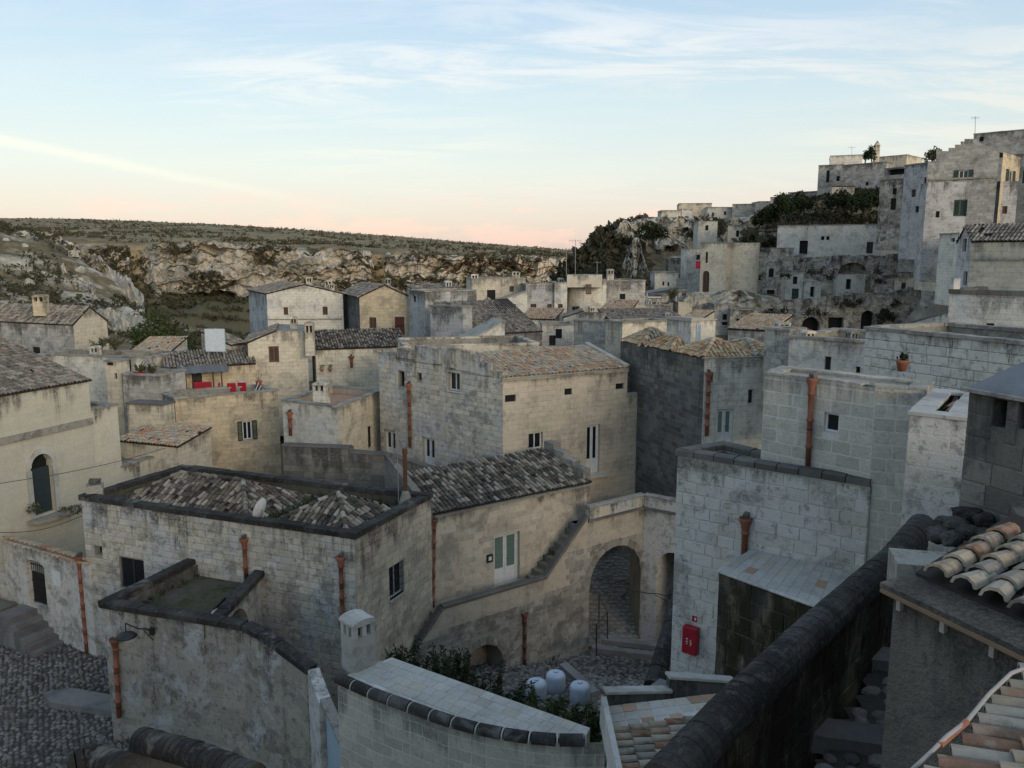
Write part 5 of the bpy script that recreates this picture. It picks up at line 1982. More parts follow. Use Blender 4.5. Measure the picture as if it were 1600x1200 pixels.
# whitewashed jamb and pale blue door at the end of the dark wall
jd0 = V2(pD2.P(pD2.len + .01, 0))
jd1 = V2(atz(498, 1060, -12.1))
kst = atz(528, 1062, -10.35)
pj = Pl(jd0, jd0 + (V2(kst) - jd0) * .38)
gt = thing('alley_door', T3(jd0, -16.6), 'tall pale blue door in a flaking whitewashed jamb beside the curved wall', 'door')
m = MB()
m.prism([pj.P(0, 0).xy, pj.P(pj.len, 0).xy, pj.P(pj.len, 0, -.35).xy, pj.P(0, 0, -.35).xy], -16.6, [-12.05, -12.3, -12.3, -12.05])
m.build('jamb', 'tufa_oldlime', gt)
pj2 = Pl(jd0 + (V2(kst) - jd0) * .38, V2(kst))
for i in range(3):
    zz0, zz1 = -16.6 + 1.45 * i, -16.6 + 1.45 * (i + 1) - .02
    m = MB()
    m.box(pj2.P(pj2.len / 2, (zz0 + zz1) / 2, -.2), pj2.D3 * (pj2.len / 2 - .01), pj2.N3 * .03, Zv * (zz1 - zz0) / 2)
    m.build('door_panel', 'pale_blue_paint', gt)
coping_run(gt, [pj2.P(0, -12.25, -.18), pj2.P(pj2.len, -12.3, -.18)], .3, .06, 'coping_grey', 'door_head')

# ---------------- gate wall at the far left
ZW = -12.3
w0, w1 = atz(4, 846, ZW), atz(139, 884, ZW)
pw0 = Pl(w0, w1)
gwl = thing('gate_wall', T3(V2(w0), -16.6), 'whitewashed wall with tile coping and arched iron gate beside stone steps', 'wall')
s0, s1, z0, z1 = pw0.rect((43, 877, 71, 947))
hp = arch_poly(s0, s1, z0, z1, .25)
poly = [(-2.5, -16.8), (pw0.len, -16.8), (pw0.len, ZW), (0, ZW), (-.02, ZW - 1.7), (-2.5, ZW - 1.9)]
wo = wall(gwl, pw0, poly, [hp], 'tufa_oldlime', thick=.42, reveal=.42)
blocks(wo, pw0, poly, [hp], .27, .55, 'tufa_oldlime', cap=120, gap=.012, proud=.01, seed=41)
m = MB()
for i in range(9):
    x = s0 + (s1 - s0) * (i + .5) / 9
    m.tube([pw0.P(x, z0, -.2), pw0.P(x, z1 - .08, -.2)], .014, 5)
for z in (z0 + .1, (z0 + z1) / 2, z1 - .3):
    m.bar(pw0.P(s0, z, -.2), pw0.P(s1, z, -.2), .03, .04)
m.box(pw0.P((s0 + s1) / 2, (z0 + z1) / 2 - .3, -.24), pw0.D3 * (s1 - s0) / 2, pw0.N3 * .01, Zv * ((z1 - z0) / 2 - .35))
m.build('iron_gate', 'iron', gwl)
s0, s1, z0, z1 = pw0.rect((83, 892, 95, 915))
m = MB()
m.box(pw0.P((s0 + s1) / 2, (z0 + z1) / 2, .03), pw0.D3 * (s1 - s0) / 2, pw0.N3 * .012, Zv * (z1 - z0) / 2)
m.build('notice_plate', 'white_paint', gwl)
rr = random.Random(5)
for row in range(2):
    for i in range(18):
        o = put('coping_tile', unit_tile('tile_mixed'), pw0.P((i + .5) * pw0.len / 18, ZW + .06 + .07 * row, .05 - .25 * row), gwl)
        o.rotation_euler = (R(-12), 0, math.atan2(pw0.d.y, pw0.d.x) + rr.gauss(0, .04))
        o.scale = (.24, .42, .2)
# steps below the gate
stp = thing('gate_steps', pw0.P(1.2, -16.5, .6), 'worn stone steps descending to the cobbles below the iron gate', 'stairs')
zg = pw0.sz(57, 950)[1]
sA = pw0.sz(36, 940)[0]
for i in range(6):
    a = sA + .0 + .33 * max(0, i) + (0 if i == 0 else .7)
    b = sA + 1.03 if i == 0 else a + .36
    z = zg - (zg + 16.25) * i / 6
    m = MB()
    m.prism([pw0.P(a, 0, .01).xy, pw0.P(a, 0, 1.25).xy, pw0.P(b, 0, 1.25).xy, pw0.P(b, 0, .01).xy], -16.6, z)
    m.build('step', 'step_grey', stp)
lw = thing('low_wall', pw0.P(-1, -16.6, 1.3), 'low grey block wall in the left corner beside the gate steps', 'wall')
m = MB()
c0, c1 = pw0.P(sA - .05, 0, 1.4), pw0.P(-3.5, 0, 1.9)
plw = Pl(c1, c0)
pol = [(0, -16.6), (plw.len, -16.6), (plw.len, zg - .05), (0, zg + .05)]
wo = wall(lw, plw, pol, [], 'mortar_grey', thick=1.2)
blocks(wo, plw, pol, [], .3, .5, 'tufa_grey', cap=40, seed=44)
coping_run(lw, [plw.P(0, zg + .06, -.6), plw.P(plw.len, zg - .04, -.6)], 1.3, .1, 'coping_dark')

# ---------------- cream church-like building at the left
HC = -6.25
c0 = atz(-80, 634, HC)
c1 = atz(137, 596, HC)
dc = (V2(c1) - V2(atz(0, 620, HC))).normalized()
c0 = V2(c1) - dc * 8.5
ch_ = House('cream_palazzo', 'tall smooth cream building with grey tiled roof and arched balcony window', front(c0, c1, 9), [HC, HC, HC + 3.0, HC + 3.0], -17, 'church', roof='mono', tile='tile_far', over=.12,
            open={0: [((50, 708, 84, 804), 'niche', dict(arch=True, dep=.35))]}, mats={1: 'church'})
pch = ch_.pl[0]
s0, s1, z0, z1 = pch.rect((50, 708, 84, 804))
for sx in (s0 - .12, s1 + .12):
    m = MB()
    m.box(pch.P(sx, (z0 + z1) / 2 - .35, .02), pch.D3 * .12, pch.N3 * .05, Zv * ((z1 - z0) / 2 - .35))
    m.build('window_jamb', 'coping_pale', ch_.root)
r = (s1 - s0) / 2
for k in range(9):
    t0, t1 = math.pi * k / 9, math.pi * (k + 1) / 9
    q = [((s0 + s1) / 2 + a * math.cos(t), z1 - r + a * math.sin(t)) for a, t in ((r, t0), (r + .24, t0), (r + .24, t1), (r, t1))]
    m = MB()
    A, Bq = [pch.P(a, b, .07) for a, b in q], [pch.P(a, b, -.05) for a, b in q]
    m.poly(A)
    for i in range(4):
        m.poly([A[i], A[(i + 1) % 4], Bq[(i + 1) % 4], Bq[i]])
    m.build('arch_stone', 'coping_pale', ch_.root)
m = MB()
m.box(pch.P((s0 + s1) / 2, z0 + (z1 - z0) * .38, -.25), pch.D3 * (s1 - s0) / 2 * .98, pch.N3 * .03, Zv * (z1 - z0) * .38)
lf = m.build('window_shutter', 'teal_paint', ch_.root)
m = MB()
for i in range(5):
    t = math.pi * (i + .5) / 5
    m.bar(pch.P((s0 + s1) / 2, z1 - r, -.25), pch.P((s0 + s1) / 2 + r * math.cos(t), z1 - r + r * math.sin(t), -.25), .03)
m.build('fanlight', 'iron', ch_.root)
m = MB()
m.prism([pch.P(s0 - .5, 0, -.1).xy, pch.P(s0 - .35, 0, .55).xy, pch.P((s0 + s1) / 2, 0, .75).xy, pch.P(s1 + .9, 0, .55).xy, pch.P(s1 + 1.3, 0, -.1).xy], z0 - .22, z0 - .06)
m.build('balcony', 'coping_grey', ch_.root)
s0, z0 = pch.sz(0, 690)
m = MB()
m.box(pch.P(pch.len / 2, z0, .04), pch.D3 * (pch.len / 2), pch.N3 * .06, Zv * .16)
m.build('string_course', 'coping_grey', ch_.root)
rr = random.Random(3)
bal = pch.P(*pch.sz(100, 802), .35)
for k, (px, row) in enumerate(((44, 800), (95, 803), (112, 801))):
    b = pch.P(*pch.sz(px, row), .4)
    pt = thing('balcony_plant', b, ['sparse weed growing at the near end of the cream balcony', 'bushy weed growing beside the arched window on the balcony ledge', 'trailing weed at the far end of the cream balcony ledge'][k], 'plant')
    m = MB()
    for q in range(5):
        m.tube([b, b + Vector((rr.uniform(-.2, .2), rr.uniform(-.2, .2), rr.uniform(.15, .4)))], .008, 4)
    m.build('stem', 'bark', pt)
    m = MB()
    leaves(m, b + Zv * .2, .35, .3, .25, 120, .12, rr)
    m.build('foliage', 'leaf_olive', pt, fix=False)
x1 = pch.P(pch.sz(184, 660)[0], 0)
House('cream_extension', 'lower cream extension with flat top at the end of the tall cream building', front(T3(V2(c1), 0) + T3(dc * .01, 0), x1, 4), -7.75, -17, 'church', cop='coping_grey', par=.2)
x2 = pch.P(pch.sz(284, 720)[0], 0)
House('cream_garden_house', 'low cream wall with broken stone top running back from the cream extension', front(x1 + T3(dc * .01, 0), x2, 2.5), -11.1, -17, 'church', cop='coping_grey', par=.2)

# ---------------- piazza, alley
def cobbles(name, poly, zf, step, cap, label=None, parent=None, mat='paving', seed=4, hgt=.07):
    rr = random.Random(seed)
    xs, ys_ = [p[0] for p in poly], [p[1] for p in poly]
    meshes = []
    for k in range(5):
        v, f = [], []
        n = 7
        ph_ = [rr.uniform(.8, 1.15) for _ in range(n)]
        for r_, z in ((.5, -.3), (.47, .35), (.28, .8)):
            for i in range(n):
                t = 2 * math.pi * i / n
                v.append((r_ * ph_[i] * math.cos(t), r_ * ph_[i] * math.sin(t), z))
        for a in range(2):
            for i in range(n):
                f.append((a * n + i, a * n + (i + 1) % n, (a + 1) * n + (i + 1) % n, (a + 1) * n + i))
        f.append(tuple(2 * n + i for i in range(n)))
        me = bpy.data.meshes.new('cobblestone')
        me.from_pydata(v, [], f)
        me.materials.append(MATS[mat])
        meshes.append(me)
    pts = []
    y = min(ys_)
    row = 0
    while y < max(ys_):
        x = min(xs) + (row % 2) * step * .5
        while x < max(xs):
            q = (x + rr.gauss(0, step * .13), y + rr.gauss(0, step * .13))
            if inside(q, poly):
                pts.append(q)
            x += step
        y += step * .86
        row += 1
    pts.sort(key=lambda p: math.hypot(p[0], p[1]))
    m = MB()
    vis = lambda p: (lambda zz: -20 < pxof((p[0], p[1], zz)) < 1620 and (600 - FPX * (p[1] * ST + zz * CT) / (p[1] * CT - zz * ST)) < 1205)(zf(*p))
    c = 0
    for p in pts:
        s = step * rr.uniform(.75, 1.12) * (1.5 if rr.random() < .03 else 1)
        rot = rr.uniform(0, 6.28)
        z = zf(*p)
        asp = rr.uniform(.7, 1.0)
        me = meshes[rr.randrange(5)]
        if c < cap and vis(p):
            o = put('cobblestone', me, (p[0], p[1], z), parent)
            o.rotation_euler = (0, 0, rot)
            o.scale = (s, s * asp, hgt)
            c += 1
        else:
            i0 = len(m.v)
            for v in me.vertices:
                a, b = v.co.x * s, v.co.y * s * asp
                m.v.append((p[0] + a * math.cos(rot) - b * math.sin(rot), p[1] + a * math.sin(rot) + b * math.cos(rot), z + v.co.z * hgt))
            m.f += [[i0 + j for j in q.vertices] for q in me.polygons]
    if m.v:
        o = m.build('more_cobblestones', mat, parent, fix=False)
        tag(o, kind='stuff')


def sheet(name, poly, zf, mat, n=60):
    xs, ys_ = [p[0] for p in poly], [p[1] for p in poly]
    XX_, YY_ = np.meshgrid(np.linspace(min(xs), max(xs), n), np.linspace(min(ys_), max(ys_), n))
    ZZ_ = np.array([[zf(x, y) for x, y in zip(a, b)] for a, b in zip(XX_, YY_)])
    o = gridmesh(name, XX_, YY_, ZZ_, mat)
    bm = bmesh.new()
    bm.from_mesh(o.data)
    bmesh.ops.delete(bm, geom=[f for f in bm.faces if not inside((f.calc_center_median().x, f.calc_center_median().y), [tuple(p) for p in poly])], context='FACES')
    bm.to_mesh(o.data)
    bm.free()
    return o


zp = lambda x, y: -16.25 + .12 * noise.noise(Vector((x * .3, y * .3, 0)))
pz = [(-27, 12), (-4, 12), (-5.6, 22.3), (-8.6, 23.7), V2(d0) + Vector((.1, 0)), V2(e0_), V2(L), (-21.5, 34), (-27, 33)]
sq = sheet('piazza', pz, zp, 'paving_bed')
cobbles('cobble', pz, zp, .2, 300, parent=sq)
kb = thing('stone_kerb', atz(120, 1095, -16.1), 'long low stone slab lying across the cobbled square', 'kerb')
m = MB()
m.prism([atz(66, 1082, -16.0).xy, atz(78, 1098, -16.0).xy, atz(188, 1114, -16.0).xy, atz(186, 1088, -16.0).xy, atz(110, 1075, -16.0).xy], -16.5, -15.98)
m.build('slab', 'step_grey', kb)
# alley running under the bridge
al0 = [atz(870, 1150, -15.2), atz(1075, 1150, -15.2)]
zal = lambda x, y: -15.3 - max(0, y - 25) * .3 if y < 36 else -18.6 + (y - 36) * .30
alp = [(-2.5, 17), (5.2, 17), (6.5, 24), (7.0, 34), (8, 47), (2, 47), (1.5, 36), (-2.5, 31.5)]
als = sheet('alley', [p if p[1] < 36.5 else (p[0], 36.2) for p in alp], zal, 'paving_bed')
sheet('lane', [(1.0, 36.1), (7.2, 36.1), (8.4, 48), (1.6, 48)], zal, 'coping_grey')
cobbles('cobble', [p for p in alp if p[1] < 36.5] and [(-2.5, 17), (5.2, 17), (6.5, 24), (7.0, 36), (1.5, 36), (-2.5, 31.5)], zal, .27, 200, parent=als, seed=9)
cobbles('cobble', [(1.5, 36), (7, 36), (8, 47), (2, 47)], zal, .34, 100, parent=als, seed=10, mat='slab_pale', hgt=.03)
for i, (xa, ya, xb, yb) in enumerate(((880, 1040, 930, 1085), (925, 1013, 1045, 1028), (940, 1000, 1040, 1012), (925, 938, 975, 938))):
    z = zal(0, (25.5, 28, 29.5, 36)[i]) + .10
    a, b = atz(xa, ya, z), atz(xb, yb, z)
    m = MB()
    m.bar(a, b, .35, .22)
    m.build('kerb', 'step_grey', als)
# hand rail
hr = thing('hand_rail', aty(932, 1020, 28), 'thin black iron hand rail posts beside the alley steps', 'railing')
for k, (px, r0_, r1_, y) in enumerate(((932, 975, 1024, 27.6), (949, 955, 998, 29.6), (936, 930, 970, 32.5))):
    m = MB()
    m.tube([aty(px, r1_, y), aty(px, r0_, y)], .025, 6)
    m.build('post', 'iron', hr)
m = MB()
m.tube([aty(932, 976, 27.6), aty(949, 956, 29.6), aty(936, 931, 32.5)], .022, 6)
m.build('rail', 'iron', hr)

# ---------------- curved terrace wall K in the foreground, chimney
ZK = -10.3
kp = [atz(x, y, ZK) for x, y in ((527, 1062), (580, 1086), (640, 1108), (700, 1130), (760, 1146), (820, 1156), (880, 1161), (945, 1160))]
K_ = thing('curved_wall', T3(V2(kp[0]), -16), 'curved pale block wall with black rounded coping below the white terrace', 'wall')
rr = random.Random(8)
nblk = 0
for i in range(len(kp) - 1):
    pl = Pl(kp[i], kp[i + 1])
    poly = [(0, -15.8), (pl.len, -15.8), (pl.len, ZK), (0, ZK)]
    wo = wall(K_, pl, poly, [], 'mortar_soft')
    bl = blocks(wo, pl, poly, [], .29, pl.len / max(1, round(pl.len / .5)), 'tufa_pale', cap=32, gap=.026, proud=.006, seed=200 + i, ztop=ZK - 0.05)
# coping stones, black, rounded, with pale joints
acc = [0]
for a, b in zip(kp[:-1], kp[1:]):
    acc.append(acc[-1] + (b - a).length)
nst = 11
P_at = lambda t: Vector([np.interp(t * acc[-1] * .94, acc, [p[k] for p in kp]) for k in range(3)])
for i in range(nst):
    a, b = P_at(i / nst), P_at((i + 1) / nst)
    d = (b - a).normalized()
    coping_run(K_, [a + d * .03, b - d * .03], .30, .2, 'coping_black', 'coping_stone', round_=True, piece=5)
    coping_run(K_, [b - d * .026, b + d * .026], .285, .185, 'coping_pale', 'coping_joint', round_=True, piece=5)
tq = [atz(x, y, ZK + .02) for x, y in ((922, 1136), (612, 1026))]
inner = []
for i in range(13):
    p = P_at(i / 12)
    q = P_at(min(1, i / 12 + .01)) - P_at(max(0, i / 12 - .01))
    nn = Vector((-q.y, q.x, 0)).normalized()
    inner.append(p + nn * .16)
ter = thing('white_terrace', T3(V2(tq[1]), ZK - .3), 'white stone paved terrace behind the black rounded coping', 'terrace')
m = MB()
base_poly = [p.xy for p in inner] + [tq[0].xy, tq[1].xy]
m.prism(base_poly, ZK - 5.5, ZK + .0)
m.build('terrace_base', 'mortar_pale', ter)
bx, by = [p[0] for p in base_poly], [p[1] for p in base_poly]
rr = random.Random(6)
ux = (V2(tq[0]) - V2(tq[1])).normalized()
uy = Vector((ux.y, -ux.x))
o0 = V2(tq[1])
for j in range(16):
    s = -1.0 - rr.uniform(0, .3)
    while s < 7.5:
        w_ = rr.uniform(.26, .42)
        cpt = o0 + ux * (s + w_ / 2) + uy * (j * .3 + .17)
        cs_ = [o0 + ux * (s + a) + uy * (j * .3 + b) for a, b in ((0.004, .014), (w_, .014), (w_, .306), (0.004, .306))]
        if sum(inside(c, base_poly) for c in cs_) >= 3:
            m = MB()
            t = ZK + .006 + rr.uniform(0, .004)
            m.prism([c for c in cs_], ZK - .01, t)
            q = rr.random()
            m.build('paving_slab', 'slab_orange' if q < .015 else ('slab_warm' if q < .12 else 'slab_pale'), ter)
        s += w_ + .008
cb = atz(558, 1046, ZK)
chm = chimney('stone_chimney', 'square white stone chimney with arched cap and slots behind the curved wall', cb + Vector((.0, .25, -.1)), .62, .62, 1.45, 'coping_pale', rot=.75)

# oleander bushes and round white tubs between terrace and alley
def bush(name, label, base, h, rad, mat, seed, n=700, size=.14, group=None):
    rr = random.Random(seed)
    r = thing(name, base, label, 'shrub', group)
    m1, m2 = MB(), MB()
    for k in range(16):
        a = rr.uniform(0, 6.28)
        t = base + Vector((math.cos(a) * rad * rr.uniform(.2, 1), math.sin(a) * rad * rr.uniform(.2, 1), h * rr.uniform(.55, 1)))
        m1.tube([base, base.lerp(t, .5) + Zv * h * .1, t], [.02, .014, .006], 5)
        for q in range(n // 16):
            f = rr.uniform(.35, 1.02)
            p = base.lerp(t, f) + Zv * h * .1 * math.sin(f * 3.14)
            dr = Vector((rr.gauss(0, 1), rr.gauss(0, 1), rr.gauss(.5, .6))).normalized()
            sd = dr.cross(Vector((rr.gauss(0, 1), rr.gauss(0, 1), rr.gauss(0, 1)))).normalized()
            s = size * rr.uniform(.6, 1.3)
            i0 = len(m2.v)
            m2.v += [tuple(p), tuple(p + dr * s * .5 + sd * s * .13), tuple(p + dr * s), tuple(p + dr * s * .5 - sd * s * .13)]
            m2.f.append([i0, i0 + 1, i0 + 2, i0 + 3])
    m1.build('stem', 'bark', r)
    m2.build('foliage', mat, r, fix=False)
    return r


for i, (px, row, y, h, rad, lb) in enumerate(((622, 1004, 24.0, 1.9, .8, 'dark oleander shrub nearest the square white chimney'), (655, 1016, 23.4, 2.0, .9, 'dark oleander shrub right of the square white chimney'), (692, 1014, 23.0, 2.2, .8, 'tall dark oleander shrub left of the arched recess'),
                                              (725, 1022, 22.4, 2.2, .9, 'dark oleander shrub in front of the arched recess'), (768, 1046, 21.8, 2.0, .9, 'dark oleander shrub right of the arched recess'), (806, 1066, 21.0, 1.8, .8, 'dark oleander shrub below the rusty downpipe'),
                                              (848, 1082, 19.6, 1.3, .7, 'low green shrub in front of the white tubs'), (885, 1096, 19.0, 1.3, .6, 'low green shrub between tubs and terrace corner'), (920, 1108, 18.6, 1.3, .6, 'low dark shrub at right end of the white terrace'))):
    p = aty(px, row, y)
    bush('oleander_shrub', lb, Vector((p.x, p.y, p.z - h)), h, rad, 'leaf_dark' if i < 6 else 'leaf_mid', 30 + i, 1100, .17, group='shrubs behind the white terrace')
for i, (px, row, y, lb) in enumerate(((838, 1092, 22.2, 'round white tub half hidden by leaves, leftmost by the alley'), (868, 1078, 23.4, 'round white tub standing in the middle of the three by the alley'),
                                      (906, 1096, 22.4, 'round white tub nearest the alley steps'), (1078, 1090, 18.6, 'round white tub below the red fire cabinet'))):
    p = aty(px, row, y)
    t = thing('water_tub', p, lb, 'tub', 'round white tubs')
    m = MB()
    m.lathe(p, [(.27, 0), (.30, .05), (.31, .25), (.31, .44), (.30, .50), (.27, .55), (.20, .59), (.1, .605), (.02, .61)], 20)
    m.build('body', 'white_plastic', t, smooth=True)
    m = MB()
    m.lathe(p, [(.07, .605), (.08, .62), (.06, .64), (.02, .64)], 12)
    m.build('lid_knob', 'white_plastic', t, smooth=True)

# ---------------- right hand house R: lower front with terrace, upper block
ZR = -4.95
ra = atz(1059, 712, ZR)
ZU = -2.78
u0, u1, u2 = atz(1195, 584, ZU), atz(1368, 606, ZU), atz(1445, 611, ZU)
pU_ = Pl(u0, u1)
rb_ = pU_.P(pU_.sz(1362, 758)[0], 0, .04)
R1_ = House('block_house', 'pale block house with black lichened coping and red fire cabinet at its corner', [V2(ra), V2(rb_), V2(pU_.P(pU_.sz(1362, 758)[0], 0, -.3)), V2(ra) + (V2(pU_.P(pU_.len * .2, 0)) - V2(ra)) * 1.0 + Vector((-.9, 1.9))], ZR, -12.5, 'tufa_oldlime', par=.45, cop='coping_grey', cope=.0 + .02, roofmat='roof_flat', over=.0,
            mats={3: 'tufa_oldlime'}, block={0: (0.3, 0.5, 'tufa_oldlime', 'mortar_pale', 290, .022), 3: (.3, .5, 'tufa_oldlime', 'mortar_pale', 10)})
pr = R1_.pl[0]
coping_run(R1_.root, [pr.P(-.05, ZR + .02, -.1), pr.P(pr.len, ZR + .02, -.1)], .34, .16, 'coping_dark', 'coping_stone', piece=.5)
coping_run(R1_.root, [R1_.pl[3].P(0, ZR + .02, -.1), R1_.pl[3].P(R1_.pl[3].len - .1, ZR + .02, -.1)], .34, .16, 'coping_dark', 'coping_stone', piece=.5)
coping_run(R1_.root, [R1_.pl[2].P(R1_.pl[2].len * .62, ZR + .02, -.1), R1_.pl[2].P(R1_.pl[2].len, ZR + .02, -.1)], .34, .16, 'coping_dark', 'coping_stone', piece=.5)
pipe(R1_.root, pr, 1167, 828, 866, rad=.075)
# fire cabinet
s0, s1, z0, z1 = pr.rect((1071, 976, 1094, 1018))
fc = thing('fire_cabinet', pr.P(s0, z0, .02), 'red fire hose cabinet on the whitewashed corner wall', 'fire cabinet')
m = MB()
m.box(pr.P((s0 + s1) / 2, (z0 + z1) / 2, .12), pr.D3 * (s1 - s0) / 2, pr.N3 * .10, Zv * (z1 - z0) / 2)
bo = m.build('cabinet', 'red_plastic', fc)
md = bo.modifiers.new('bevel', 'BEVEL')
md.width = .03
md.segments = 3
m = MB()
cs_, cz_ = (s0 + s1) / 2, (z0 + z1) / 2
for dx, dz, w_, h_ in ((-.06, -.02, .05, .03), (-.06, .05, .04, .03), (-.06, -.08, .04, .02), (.04, 0, .05, .02), (.05, -.05, .04, .04), (.04, -.10, .03, .02), (.04, .04, .03, .02)):
    m.box(pr.P(cs_ + dx, cz_ + dz, .2215), pr.D3 * w_ / 2, pr.N3 * .001, Zv * h_ / 2)
m.build('print', 'white_paint', fc)
s0, s1, z0, z1 = pr.rect((1082, 962, 1090, 971))
m = MB()
m.box(pr.P((s0 + s1) / 2, (z0 + z1) / 2, .025), pr.D3 * (s1 - s0) / 2, pr.N3 * .004, Zv * (z1 - z0) / 2)
so = m.build('sign', 'red_plastic', fc)
m = MB()
m.box(pr.P((s0 + s1) / 2 + .02, (z0 + z1) / 2, .031), pr.D3 * (s1 - s0) / 6, pr.N3 * .001, Zv * (z1 - z0) / 4)
m.build('sign_print', 'white_paint', fc)
# upper block
bk = Vector((3.2, 4.5))
U_ = House('upper_block_house', 'new pale block house with terracotta pipe and one small white window', [V2(u0), V2(u1), V2(u2), V2(u2) + bk * .22, V2(u0) + bk * .25], ZU, -11.5, 'tufa_pale', par=.14, cop='tufa_pale', cope=.05, over=.02, roofmat='coping_pale',
           open={0: [((1287, 645, 1311, 676), 'white', dict(dep=.1))]}, block={0: (.3, .5, 'tufa_pale', 'mortar_soft', 190, .034, .006), 1: (.3, .5, 'tufa_pale', 'mortar_soft', 60, .034, .006), 4: (.3, .5, 'tufa_pale', 'mortar_soft', 40, .034, .006)})
pipe(U_.root, U_.pl[0], 1271, 612, 735, px1=1265, rad=.06, off=.09)
x0, x1_, x2_ = atz(1421, 648, ZU), atz(1513, 658, ZU), atz(1462, 611, ZU)
X_h = House('blue_white_wing', 'bluish whitewashed wing with pale coping round an old tiled roof', [V2(x0), V2(x1_), V2(x1_) + Vector((1.7, 2.5)), V2(x2_)], ZU, -9.4, 'far_blue', par=.5, cop='coping_pale', cope=.06, over=.03, roofmat='tile_bed',
            block={0: (.3, .62, 'tufa_oldlime', 'mortar_pale', 100, .012, .006)})
ft = offset_poly(X_h.foot, -.4)
zt3 = ZU - .35
tiles(X_h.root, [T3(ft[0], zt3), T3(ft[1], zt3), T3(ft[2], zt3 + .35), T3(ft[3], zt3 + .35)], T3(ft[0], zt3), T3(ft[1], zt3), 'tile_mixed', cap=60, seed=66, jit=2)
pot = aty(1409, 580, 21)
fp = thing('flower_pot', pot, 'terracotta flower pot standing on the pale parapet at right', 'flower pot')
m = MB()
m.lathe(pot, [(.10, 0), (.15, .22), (.17, .24), (.17, .3), (.14, .3), (.12, .22)], 14)
m.build('pot', 'terracotta', fp, smooth=True)
m = MB()
leaves(m, pot + Zv * .36, .1, .1, .1, 60, .1, random.Random(2))
m.build('foliage', 'leaf_dark', fp, fix=False)
# lean-to with white roof slab and mossy front wall
ZT = -6.92
t0_, t1_ = atz(1124, 890, ZT), atz(1316, 959, ZT)
pm_ = Pl(t0_, t1_)
bA, bB = V2(pr.P(pr.sz(1174, 860)[0], 0, .03)), V2(pr.P(pr.sz(1390, 915)[0], 0, .03))
t1e = V2(pm_.P(pm_.len + .9, 0))
M_ = House('lean_to', 'lean-to with white slab roof and black mossy block wall', [V2(t0_), t1e, bB, bA], ZT - .06, -12, 'tufa_mossy', roof='none', cat='outbuilding',
           block={0: (.42, .62, 'tufa_mossy', 'mortar_dark', 100, .02, .03), 3: (.42, .6, 'tufa_oldlime', 'mortar_grey', 40)})
m = MB()
m.prism([V2(t0_) - pm_.d * .05 + pm_.n * .05, t1e + pm_.n * .05, bB, bA], ZT - .058, ZT - .02)
rf = m.build('roof', 'mortar_pale', M_.root)
rr = random.Random(12)
qd = [V2(t0_), t1e, bB, bA]
nu, nv = 16, 5
for i in range(nu):
    for j in range(nv):
        f = lambda a, b: (qd[0].lerp(qd[1], a)).lerp(qd[3].lerp(qd[2], a), b)
        e = .006
        pts = [f((i + e * 3) / nu, (j + e) / nv), f((i + 1 - e * 3) / nu, (j + e) / nv), f((i + 1 - e * 3) / nu, (j + 1 - e) / nv), f((i + e * 3) / nu, (j + 1 - e) / nv)]
        m = MB()
        m.prism(pts, ZT - .03, ZT - .014 + rr.uniform(0, .005))
        q = rr.random()
        m.build('roof_slab', 'slab_orange' if q < .03 else ('slab_warm' if q < .25 else 'slab_pale'), rf)
# landing in front of the fire cabinet
ld = thing('stone_landing', pr.P(.4, -11.3, 1), 'paved landing below the red fire cabinet', 'landing')
m = MB()
m.prism([pr.P(-.3, 0, 0.03).xy, pr.P(-.4, 0, 1.9).xy, pr.P(1.5, 0, 1.9).xy, pr.P(1.5, 0, .03).xy], -16, -11.05)
m.build('landing_base', 'tufa_dark', ld)
for i in range(4):
    for j in range(3):
        m = MB()
        m.prism([pr.P(-.28 + i * .44, 0, .06 + j * .6).xy, pr.P(-.28 + i * .44, 0, .64 + j * .6).xy, pr.P(.14 + i * .44, 0, .64 + j * .6).xy, pr.P(.14 + i * .44, 0, .06 + j * .6).xy], -11.06, -11.02)
        m.build('paving_slab', 'step_grey', ld)
dw = thing('alley_parapet', pr.P(-.4, -15, 1), 'dark rounded parapet along the alley below the house corner', 'wall')
A0_, A1_ = atz(1020, 1075, -11.3), atz(1056, 962, -10.6)
m = MB()
dd_ = (V2(A1_) - V2(A0_)).normalized()
sdv = Vector((-dd_.y, dd_.x)) * .2
m.prism([V2(A0_) - sdv, V2(A0_) + sdv, V2(A1_) + sdv, V2(A1_) - sdv][::-1], -17, [-11.3, -11.3, -10.6, -10.6][::-1] if False else -11.35)
m.build('wall', 'tufa_dark', dw)
coping_run(dw, [A0_ + Zv * -.03, A1_], .5, .3, 'coping_black', 'coping_stone', round_=True, piece=.6)

